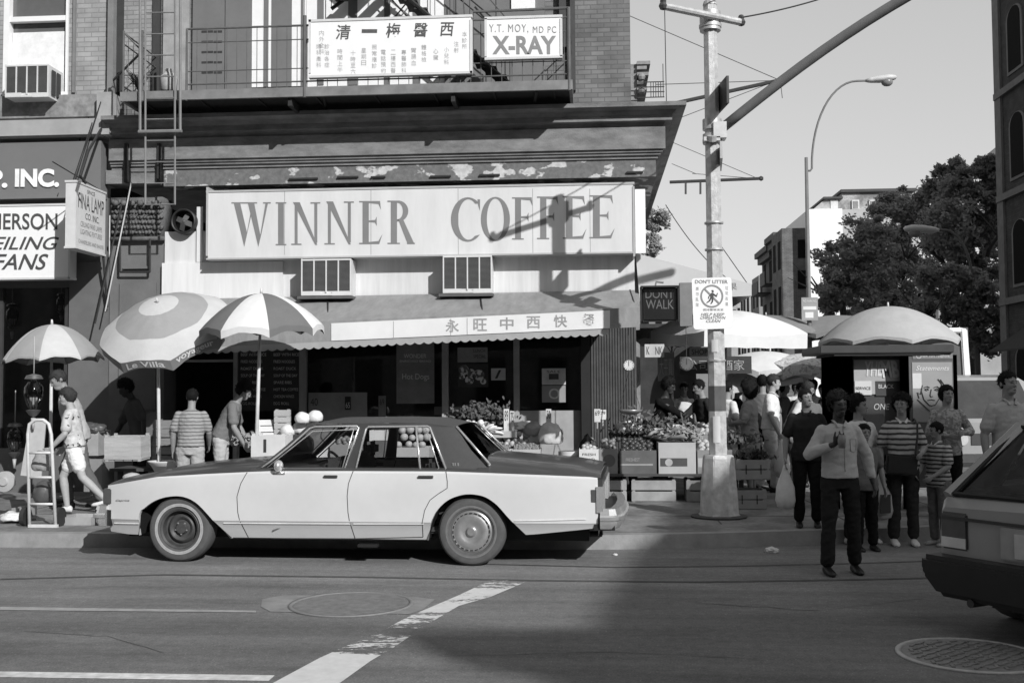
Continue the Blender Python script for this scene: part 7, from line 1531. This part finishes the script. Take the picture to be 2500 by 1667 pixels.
mb = MB(); mb.tube([(-.45, -.12, .24), (-.45, .4, .24)], .03, 8); mb.obox((-.2, .35, .26), (.5, .5, .14)); mb.build('exhaust', M('iron_dark', .05), hc_, False, False)
# litter on the road
for i, (px, py, lab, s_) in enumerate(((1529, 1331, 'crumpled white paper lying against the kerb near the car', .06), (1884, 1348, 'flattened pale litter scrap on the shaded road', .07), (1502, 1355, 'tiny white scrap on the sunlit road by the kerb', .025))): lump('litter', lab, G(px, py, 0)+Vector((0, 0, .6*s_*.5)), (s_, s_*.8, s_*.5), M('bag_white', .62), 'litter', .4)

# more goods along the centre stall, seen over and through the sedan
C1 = carton('pale carton of white roots seen through the rear door glass of the sedan', (962, 1092, 1048, 1140), YT, .45, M('carton_pale', .42)); C2 = carton('white carton seen through the front door glass of the sedan', (735, 1072, 800, 1120), YT+.05, .45, cardw); C3 = carton('grey carton beside the white one behind the front door glass', (806, 1085, 870, 1140), YT, .45, card); C4 = carton('dark carton left of the white roots behind the rear door glass', (896, 1078, 955, 1140), YT+.02, .45, M('carton_dark', .11))
C5 = carton('white box on the stall next to the dark carton', (902, 1050, 938, 1076), YT+.5, .4, cardw)
heap('cauliflower', (C1[0], C1[1], YT+.05, YT+.5, C1[4]+.02), 15, .062, fr_l, 'white round cauliflower heaped in the carton behind the rear door glass', 'white cauliflowers behind the sedan', .3); heap('orange', (C3[0], C3[1], YT+.03, YT+.42, C3[4]), 24, .04, fr_m, 'round fruit heaped in the grey carton behind the front door glass', 'fruit in the carton behind the front door glass', .12)
heap('cauliflower', (P(1060, 1040, YT+.6).x, P(1190, 1040, YT+.6).x, YT+.5, YT+.95, zc_(1120, 1052, YT+.6).z), 34, .05, fr_w, 'white round vegetable in the long row under the shop window', 'white vegetables under the shop window', .14)
heap('pepper', (P(1150, 1030, YT+.9).x, P(1235, 1030, YT+.9).x, YT+.9, YT+1.15, zc_(1190, 1030, YT+.9).z), 24, .045, fr_m, 'mid grey pepper heaped under the greens at the window', 'peppers under the greens', .12)
C6 = carton('pale produce box on the second tier of the centre stall', (1185, 1052, 1262, 1068), YT+.45, .4, M('carton_pale', .42))
heap('bag_fruit', (P(1255, 1050, YT+.55).x, P(1325, 1050, YT+.55).x, YT+.5, YT+.8, zc_(1290, 1058, YT+.55).z), 12, .06, fr_l, 'pale fruit in the second tier left of the slumped sack', 'pale fruit on the second tier', .1)
B6 = carton('low tray of pale fruit at the back of the right stall', (1690, 1062, 1790, 1082), YT+.55, .4, card)
heap('orange', ext(B6), 40, .045, fr_l, 'pale round fruit in the back tray behind the traffic pole', 'fruit in the back tray', .16)
heap('squash_round', (P(1580, 1060, YT+.6).x, P(1660, 1060, YT+.6).x, YT+.55, YT+.85, zc_(1620, 1064, YT+.6).z), 14, .055, fr_l, 'pale round squash among greens behind the pale carton', 'pale squash behind the pale carton', .08)
# ================================================================== far background of the side street
def rect_windows(mb, face, u0, u1, z0, z1, nu, nz_, fx=.55, fz=.6):
    for i in range(nu):
        for k in range(nz_):
            ua, ub = u0+(u1-u0)*(i+.5-fx/2)/nu, u0+(u1-u0)*(i+.5+fx/2)/nu; za, zb = z0+(z1-z0)*(k+.5-fz/2)/nz_, z0+(z1-z0)*(k+.5+fz/2)/nz_; face(mb, ua, ub, za, zb)
winm = M('window_dark', .012, .8, .2, spec=.04)
# right-hand dark brick block with tall arched windows, its flank along the side street
XR = P(2443, 600, 37).x; Yr0, Yr1 = 20.0, 37.0
rbld = thing('brick_tenement', 'dark brick tenement with tall arched windows beyond the van', 'building', (XR+4, 30, 0))
mb = MB(); mb.box(XR, XR+14, Yr0, Yr1, 0, 24); mb.build('wall', brick('tenement_brick', .05, .075, .045), rbld)
trimm = M('tenement_trim', .17, .85, .25, 3)
mb = MB()
for z_ in (4.6, 8.1, 11.6, 15.1, 18.6): mb.box(XR-.12, XR, Yr0, Yr1, z_-.12, z_+.1)
mb.box(XR-.08, XR, Yr1-.5, Yr1+.02, 0, 24); mb.box(XR-.5, XR, Yr0, Yr1+.3, 23.4, 24.2); mb.build('string_course', trimm, rbld)
yy = Yr1-1.7
while yy > 28:
    for z_ in (1.0, 5.1, 8.6, 12.1, 15.6):
        fr_ = MB(); wn_ = MB(); w_ = .5; h_ = 2.3
        pts = [(-w_, 0), (w_, 0), (w_, h_*.72)]+[(w_*math.cos(a), h_*.72+w_*.8*math.sin(a)) for a in [math.pi*k/8 for k in range(1, 8)]]+[(-w_, h_*.72)]
        fr_.poly([(XR-.04, yy+u*1.3, z_-.1+v*1.06) for u, v in pts], (.05, 0, 0)); wn_.poly([(XR-.055, yy+u, z_+v) for u, v in pts], (.02, 0, 0)); fo = fr_.build('window', trimm, rbld); wn_.build('pane', winm, fo)
    yy -= 2.6
mb = MB(); mb.poly([(XR-1.2, 30, 2.9), (XR-1.2, 35, 2.9), (XR, 35, 3.7), (XR, 30, 3.7)], (0, 0, -.05)); mb.build('shop_awning', M('awning_black', .03), rbld)
# bright-walled house with slate mansard behind the trees
wb = thing('white_walled_house', 'house with blank bright white side wall and slate attic behind the trees', 'building', (P(2020, 700, 60).x, 60, 0)); Yw = 60
xw0, xw1 = P(1975, 600, Yw).x, P(2058, 600, Yw).x; zw = P(2010, 510, Yw).z; xm1 = P(2242, 500, Yw).x
mb = MB(); mb.box(xw0, xw1, Yw, Yw+12, 0, zw); mb.build('white_wall', M('limewash', .8, .8, .05, .4), wb); mb = MB(); mb.box(xw1, xm1, Yw+.05, Yw+12, 0, zw-.05); mb.build('side_wall', M('render_grey', .42, .9, .15, .6), wb)
zm1, zm2 = P(2150, 466, Yw).z, P(2020, 484, Yw).z; xs_ = P(2060, 480, Yw).x
mb = MB(); mb.poly([(xw0+.3, Yw+.4, zw), (xw0+1.0, Yw+.4, zm2), (xs_, Yw+.4, zm2), (xs_, Yw+.4, zm1), (xm1-.2, Yw+.4, zm1), (xm1-.2, Yw+.4, zw)], (0, 8, 0)); mb.build('mansard', blotch('slate_patch', .2, .4, .9, .5, .9, .06), wb)
mb = MB(); mb.box(xw0+.9, xs_, Yw+.2, Yw+8.6, zm2, zm2+.12); mb.box(xs_-.1, xm1, Yw+.2, Yw+8.6, zm1, zm1+.16); mb.build('roof', M('iron_dark', .05), wb); mb = MB()
for px in (2090, 2132): mb.fbox(px-10, 488, px+8, 510, Yw+.3, .1)
d_ = mb.build('window', M('frame_pale', .6), wb); mb = MB()
for px in (2090, 2132): mb.fbox(px-7, 491, px+5, 508, Yw+.28, .02)
mb.build('pane', M('pane_mid', .25, .3), d_); mb = MB(); mb.fbox(2028, 488, 2046, 509, Yw+.36, .1); mb.build('dormer', M('frame_pale', .6), wb)
mb = MB(); mb.box(xw0-1.3, xw0, Yw+1, Yw+4.4, 0, zw-.9); mb.build('street_front', brick('tenement_brick2', .14, .18, .1), wb); mb = MB(); xf_ = xw0-1.3
for k in range(2):
    for z_ in range(4): mb.box(xf_-.02, xf_+.05, Yw+1.5+1.6*k, Yw+2.3+1.6*k, .8+2.6*z_, 2.4+2.6*z_)
    mb.fbox(1948, 585+75*k, 1970, 630+75*k, Yw+.97, .06)
mb.build('window', winm, wb)
# receding row farther down, each front its own house
def house(label, q, Y, dep, v, wins, cor, top=None):
    x0, y0, x1, y1 = q; t = thing('row_house', label, 'building', (P((x0+x1)/2, 900, Y).x, Y, 0)); xa_, xb_ = P(x0, y0, Y).x, P(x1, y0, Y).x; z_ = P((x0+x1)/2, y0, Y).z
    mb = MB(); mb.box(xa_, xb_, Y, Y+dep, 0, z_); mb.build('wall', M('house_%d' % int(v*100), v, .9, .2, .7), t); mb = MB(); n_ = wins[0]
    for i in range(n_):
        for k in range(wins[1]): w_ = (xb_-xa_)/n_; zz0 = z_*(k+.3)/wins[1]; mb.box(xa_+w_*(i+.25), xa_+w_*(i+.75), Y-.02, Y+.05, zz0, zz0+z_*.5/wins[1])
    nl = max(2, int(dep/2.5))
    for i in range(nl):
        for k in range(wins[1]): zz0 = z_*(k+.3)/wins[1]; mb.box(xa_-.02, xa_+.05, Y+dep*(i+.3)/nl, Y+dep*(i+.7)/nl, zz0, zz0+z_*.5/wins[1])
    mb.build('window', winm, t)
    if cor: mb = MB(); mb.box(xa_-.5, xb_+.1, Y-.3, Y+dep, z_, z_+.35); mb.box(xa_-.3, xb_, Y-.2, Y+dep, z_-.4, z_); mb.build('cornice', M('cornice_far', .1), t)
    mb = MB()
    for k in range(1, wins[1]): zz0 = z_*k/wins[1]; mb.box(xa_-.9, xa_-.05, Y+dep*.2, Y+dep*.8, zz0, zz0+.08); mb.box(xa_-.9, xa_-.86, Y+dep*.2, Y+dep*.8, zz0+.08, zz0+.8)
    mb.build('balcony', ironb, t)
house('dark-fronted house with pale gable left of the white side wall', (1906, 582, 1946, 900), 64.6, 3.0, .42, (2, 4), True); house('dark corniced house farther down the row', (1888, 612, 1912, 900), 68, 4.5, .12, (2, 4), True); house('low distant house at the end of the row with flat top', (1852, 672, 1880, 900), 98, 4, .22, (2, 3), False)
house('small far block seen over the white market canopy', (1820, 700, 1852, 900), 118, 4, .3, (3, 3), False); house('far pale block between the pole and the row', (1796, 735, 1824, 900), 130, 4, .35, (2, 3), False); house('far low block immediately right of the traffic pole', (1752, 730, 1800, 900), 125, 4, .3, (3, 2), True)
house('grey far block low behind the side awning', (1560, 735, 1750, 900), 90, 4, .2, (6, 3), False)
# pagoda-roofed tank house above the trees
tk2 = thing('roof_tank', 'small pale tank with a peaked roof rising above the tallest tree', 'tank', P(2438, 400, 70)); mb = MB(); c = P(2440, 395, 70); mb.lathe([(.95, -2.2), (.95, 0)], c, 16); mb.lathe([(.1, -9), (.1, -2.2)], c+Vector((-.7, 0, 0)), 6); mb.lathe([(.1, -9), (.1, -2.2)], c+Vector((.7, 0, 0)), 6); mb.build('drum', M('tank_pale', .5), tk2); mb = MB(); mb.lathe([(1.5, 0), (.8, .45), (.2, .95), (.1, 1.15), (.001, 1.2)], c, 16); mb.build('roof', M('tank_roof', .16), tk2, 40)
tb = thing('tank_building', 'plain block carrying the peaked tank, hidden behind the trees', 'building', (c.x, 70, 0)); mb = MB(); mb.box(c.x-5, c.x+5, 67, 74, 0, c.z-8.8); mb.build('wall', M('house_30', .3), tb)
# trees
leafm = M('leaf', .33, .6, .55, .9, spec=.2)
N_, L__, b_ = nodes_of(leafm); tr_ = N_.new('ShaderNodeBsdfTranslucent'); tr_.inputs[0].default_value = (.3, .3, .3, 1); mxs = N_.new('ShaderNodeMixShader'); mxs.inputs[0].default_value = .45; L__.new(b_.outputs[0], mxs.inputs[1]); L__.new(tr_.outputs[0], mxs.inputs[2]); L__.new(mxs.outputs[0], N_['Material Output'].inputs[0])
def branchy(t, h, r_, sd, spread, tw=.8):
    mb = MB(); rr = random.Random(sd); ends = []
    mb.tube([(0, 0, 0), (.08, .05, h*.25), (rr.uniform(-.2, .2), .1, h*.5)], [r_, r_*.8, r_*.65], 10); top = Vector((0, .1, h*.5))
    for k in range(7):
        a = k*.9+rr.uniform(-.3, .3); e = top+Vector((math.cos(a)*spread*.7, math.sin(a)*spread*.7, h*rr.uniform(.12, .42))); m_ = top.lerp(e, .5)+Vector((0, 0, h*.04)); s_ = Vector((0, .05, h*rr.uniform(.3, .48)))
        mb.tube([s_, m_, e], [r_*.45, r_*.28, r_*.08], 6); ends.append(e)
        for q in range(3): e2 = e.lerp(m_, .3)+Vector((rr.gauss(0, tw), rr.gauss(0, tw), rr.uniform(.3, 1.4)*tw)); mb.tube([m_.lerp(e, .4), e2], [r_*.18, r_*.04], 5)
    mb.build('trunk', M('bark', .07, .9, .3, 8, .4, 20), t, True, False)
def tree(label, base, h, clumps, nleaf, leaf, sd, mat=None, trunk_r=.28):
    t = thing('tree', label, 'tree', base, 0, 'trees at the end of the side street'); rr = random.Random(sd); branchy(t, h, trunk_r, sd, h*(.3 if nleaf > 9000 else .06), .8 if nleaf > 9000 else .2); mb = MB()
    subs = []
    for (cx, cy, cz, rx, ry, rz) in clumps:
        for k in range(34):
            d = Vector((rr.gauss(0, 1), rr.gauss(0, 1), rr.gauss(0, 1))).normalized(); f = rr.uniform(.55, 1.02); subs.append((Vector((cx+d.x*rx*f, cy+d.y*ry*f, cz+d.z*rz*f)), rr.uniform(.3, .8)*min(rx, rz)*.5))
    per = nleaf//len(subs)
    for c, s_ in subs:
        for k in range(per):
            d = Vector((rr.gauss(0, 1), rr.gauss(0, 1), rr.gauss(0, .8))); d = d.normalized()*abs(rr.gauss(.75, .3)); p = c+d*s_
            n_ = Vector((rr.gauss(.35, .6), rr.gauss(-.55, .6), rr.gauss(.65, .5))).normalized(); u = n_.orthogonal().normalized(); a = rr.uniform(0, 6.3); u = (u*math.cos(a)+n_.cross(u)*math.sin(a)); w_ = n_.cross(u); L_ = leaf*rr.uniform(.7, 1.3)
            mb.quad(p-u*L_, p+w_*L_*.55-n_*L_*.1, p+u*L_, p-w_*L_*.55-n_*L_*.1)
    mb.build('crown', mat or leafm, t, False, False); return t
def tp(px, Y): p = P(px, 1000, Y); return Vector((p.x, Y, 0))
def clump(base, lst, Y):                       # photo ellipses (cx, cy, rx, ry) become crown masses about the trunk
    out = []
    for cx, cy, rx, ry, dy in lst: c = P(cx, cy, Y+dy); k = (Y+dy)/2600; out.append((c.x-base.x, dy, c.z, rx*k, min(rx, ry)*k*.9, ry*k))
    return out
T = [('broad tree with its crown spilling left over the white wall', 2070, 46, [(2050, 640, 55, 60, 0), (2075, 720, 80, 60, -1), (2110, 590, 70, 60, 1), (2030, 720, 30, 50, 0), (2130, 660, 60, 70, 0)], 9000),
     ('dense dark tree in the middle of the grove behind the parasol', 2200, 50, [(2180, 540, 90, 55, 0), (2230, 600, 90, 80, 1), (2160, 640, 80, 70, 0), (2240, 700, 90, 60, -1), (2140, 740, 90, 40, -2), (2270, 510, 75, 55, 0), (2215, 500, 70, 40, 1)], 14000),
     ('tallest tree of the grove rising beside the tenement', 2370, 44, [(2390, 430, 62, 45, 0), (2350, 490, 70, 55, 0), (2420, 520, 60, 80, 0), (2370, 580, 90, 60, 1), (2400, 660, 80, 60, 0), (2330, 420, 45, 28, 1), (2420, 410, 35, 35, 0), (2440, 470, 45, 90, 0), (2320, 560, 70, 70, -1), (2300, 470, 40, 50, 1)], 16000),
     ('lower tree filling the grove between lamp and tenement', 2320, 40, [(2320, 690, 90, 50, 0), (2400, 740, 80, 50, 0), (2280, 770, 80, 40, 0), (2420, 820, 60, 50, 0)], 8000),
     ('small tree tuft showing just past the cornice in the sky', 1575, 60, [(1598, 540, 38, 34, 0), (1588, 602, 28, 30, 0)], 2000)]
for i, (lab, px, Y, cl, nl) in enumerate(T): b = tp(px, Y); tree(lab, b, P(px, cl[0][1], Y).z, clump(b, cl, Y), int(nl*2.3), .095, 40+i)
# dim stall backs, hanging boards and dark shop fronts under the canopies on the left pavement of the side street
def hboard(label, q, Y, v, txt=None, tv=.5):
    t = thing('stall_sign', label, 'sign', P((q[0]+q[2])/2, q[3], Y)); mb = MB(); mb.fbox(*q, Y, .05); mb.build('panel', M('stall_%d' % int(v*100), v, .8, .2, 4), t)
    if txt: mb = MB(); x0, y0, x1, y1 = q; fletter(mb, txt, x0+(x1-x0)*.1, y0+(y1-y0)*.2, x1-(x1-x0)*.1, y1-(y1-y0)*.2, Y-.004); mb.build('lettering', M('stall_ink_%d' % int(tv*100), tv), t)
hboard('pale sign board with dark lettering hanging left of the cloth canopy', (1574, 840, 1622, 872), 17.5, .5, 'K    NK', .06); hboard('white board reading SHOP under the market canopy edge', (1684, 848, 1732, 870), 18.5, .55, 'SHOP', .05); hboard('dark board with pale characters behind the traffic pole', (1660, 870, 1835, 912), 19.5, .05, '公司大酒家', .35); hboard('slanted white paper board between the seller and the scale', (1606, 860, 1646, 930), 18.2, .32, '大平賣', .6)
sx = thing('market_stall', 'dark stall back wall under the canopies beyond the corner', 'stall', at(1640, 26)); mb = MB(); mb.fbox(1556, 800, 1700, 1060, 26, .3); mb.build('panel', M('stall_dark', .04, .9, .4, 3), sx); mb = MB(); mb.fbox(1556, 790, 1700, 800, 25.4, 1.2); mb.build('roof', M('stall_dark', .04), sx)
def parked(label, px, Y, rz, v):
    t = thing('parked_car', label, 'car', at(px, Y, 0), rz); m_ = M('car_far_%d' % int(v*100), v, .35); mb = MB()
    def s_(x, z0, z1, w_): return [(x, -w_, z0), (x, -w_, z1-.1), (x, -w_*.85, z1), (x, w_*.85, z1), (x, w_, z1-.1), (x, w_, z0)]
    mb.loft([s_(-2.2, .35, .8, .8), s_(-1.9, .3, .9, .86), s_(-.9, .3, .95, .86), s_(-.3, .3, 1.4, .74), s_(1.0, .3, 1.42, .74), s_(1.6, .3, .98, .85), s_(2.1, .3, .9, .84), s_(2.2, .4, .8, .8)]); mb.build('body', m_, t, 30, False); mb = MB()
    for x in (-1.4, 1.35):
        for s in (-1, 1): mb.lathe([(.001, -.1), (.3, -.09), (.3, .09), (.001, .1)], (x, s*.8, .3), 20, 'Y')
    mb.build('wheel', rub, t, 40, False)
    mb = MB(); mb.poly([(-.98, -.66, .98), (-.98, .66, .98), (-.36, .6, 1.37), (-.36, -.6, 1.37)], (-.02, 0, .02)); mb.build('windshield', M('van_glass', .05), t, False, False)
parked('dark car parked deep in the side street beyond the van', 2290, 33, rad(90), .05); parked('pale car parked farther along the side street', 2180, 40, rad(90), .4)
# ================================================================== one object per separate piece of a repeated part
def split_pieces(o):
    me = o.data; nv = len(me.vertices); par = list(range(nv))
    def find(a):
        while par[a] != a: par[a] = par[par[a]]; a = par[a]
        return a
    for p in me.polygons:
        vs = p.vertices; r0 = find(vs[0])
        for v in vs[1:]: par[find(v)] = r0
    groups = {}
    for p in me.polygons: groups.setdefault(find(p.vertices[0]), []).append(p)
    if not 1 < len(groups) <= 90: return
    sm = me.polygons[0].use_smooth
    for gi, ps in enumerate(list(groups.values())):
        idx = {}; vs = []; fs = []; mi = []
        for p in ps:
            f = []
            for v in p.vertices:
                if v not in idx: idx[v] = len(vs); vs.append(me.vertices[v].co.copy())
                f.append(idx[v])
            fs.append(f); mi.append(p.material_index)
        m2 = bpy.data.meshes.new(me.name); m2.from_pydata(vs, [], fs)
        for m in me.materials: m2.materials.append(m)
        m2.polygons.foreach_set('material_index', mi)
        if sm: m2.shade_smooth(); m2.set_sharp_from_angle(angle=rad(40))
        c = o if gi == len(groups)-1 else bpy.data.objects.new(o.name, m2)
        if c is o: o.data = m2
        else: C.objects.link(c); c.parent = o.parent; c.location = o.location; c.rotation_euler = o.rotation_euler; c.scale = o.scale
SPLIT = {'storefront_post', 'support_arm', 'storefront_rail', 'storefront_jamb', 'post', 'leg', 'downpipe', 'bracket', 'bracket_bar', 'stay', 'pillar', 'window', 'pane', 'door_handle', 'side_marker', 'corner_lamp', 'wheel', 'seat', 'insulator', 'sticker', 'console_rib', 'brace_rod', 'bulb', 'dormer', 'balcony', 'corner_post', 'side_vent', 'mullion', 'side_wall', 'clamp', 'collar', 'emblem', 'graffiti', 'side_moulding', 'fascia_board', 'corner_block', 'cap', 'exhaust', 'guy_wire', 'visor', 'blade'}
for o in list(bpy.data.objects):
    if o.type == 'MESH' and o.parent is not None and o.name.split('.')[0] in SPLIT: split_pieces(o)
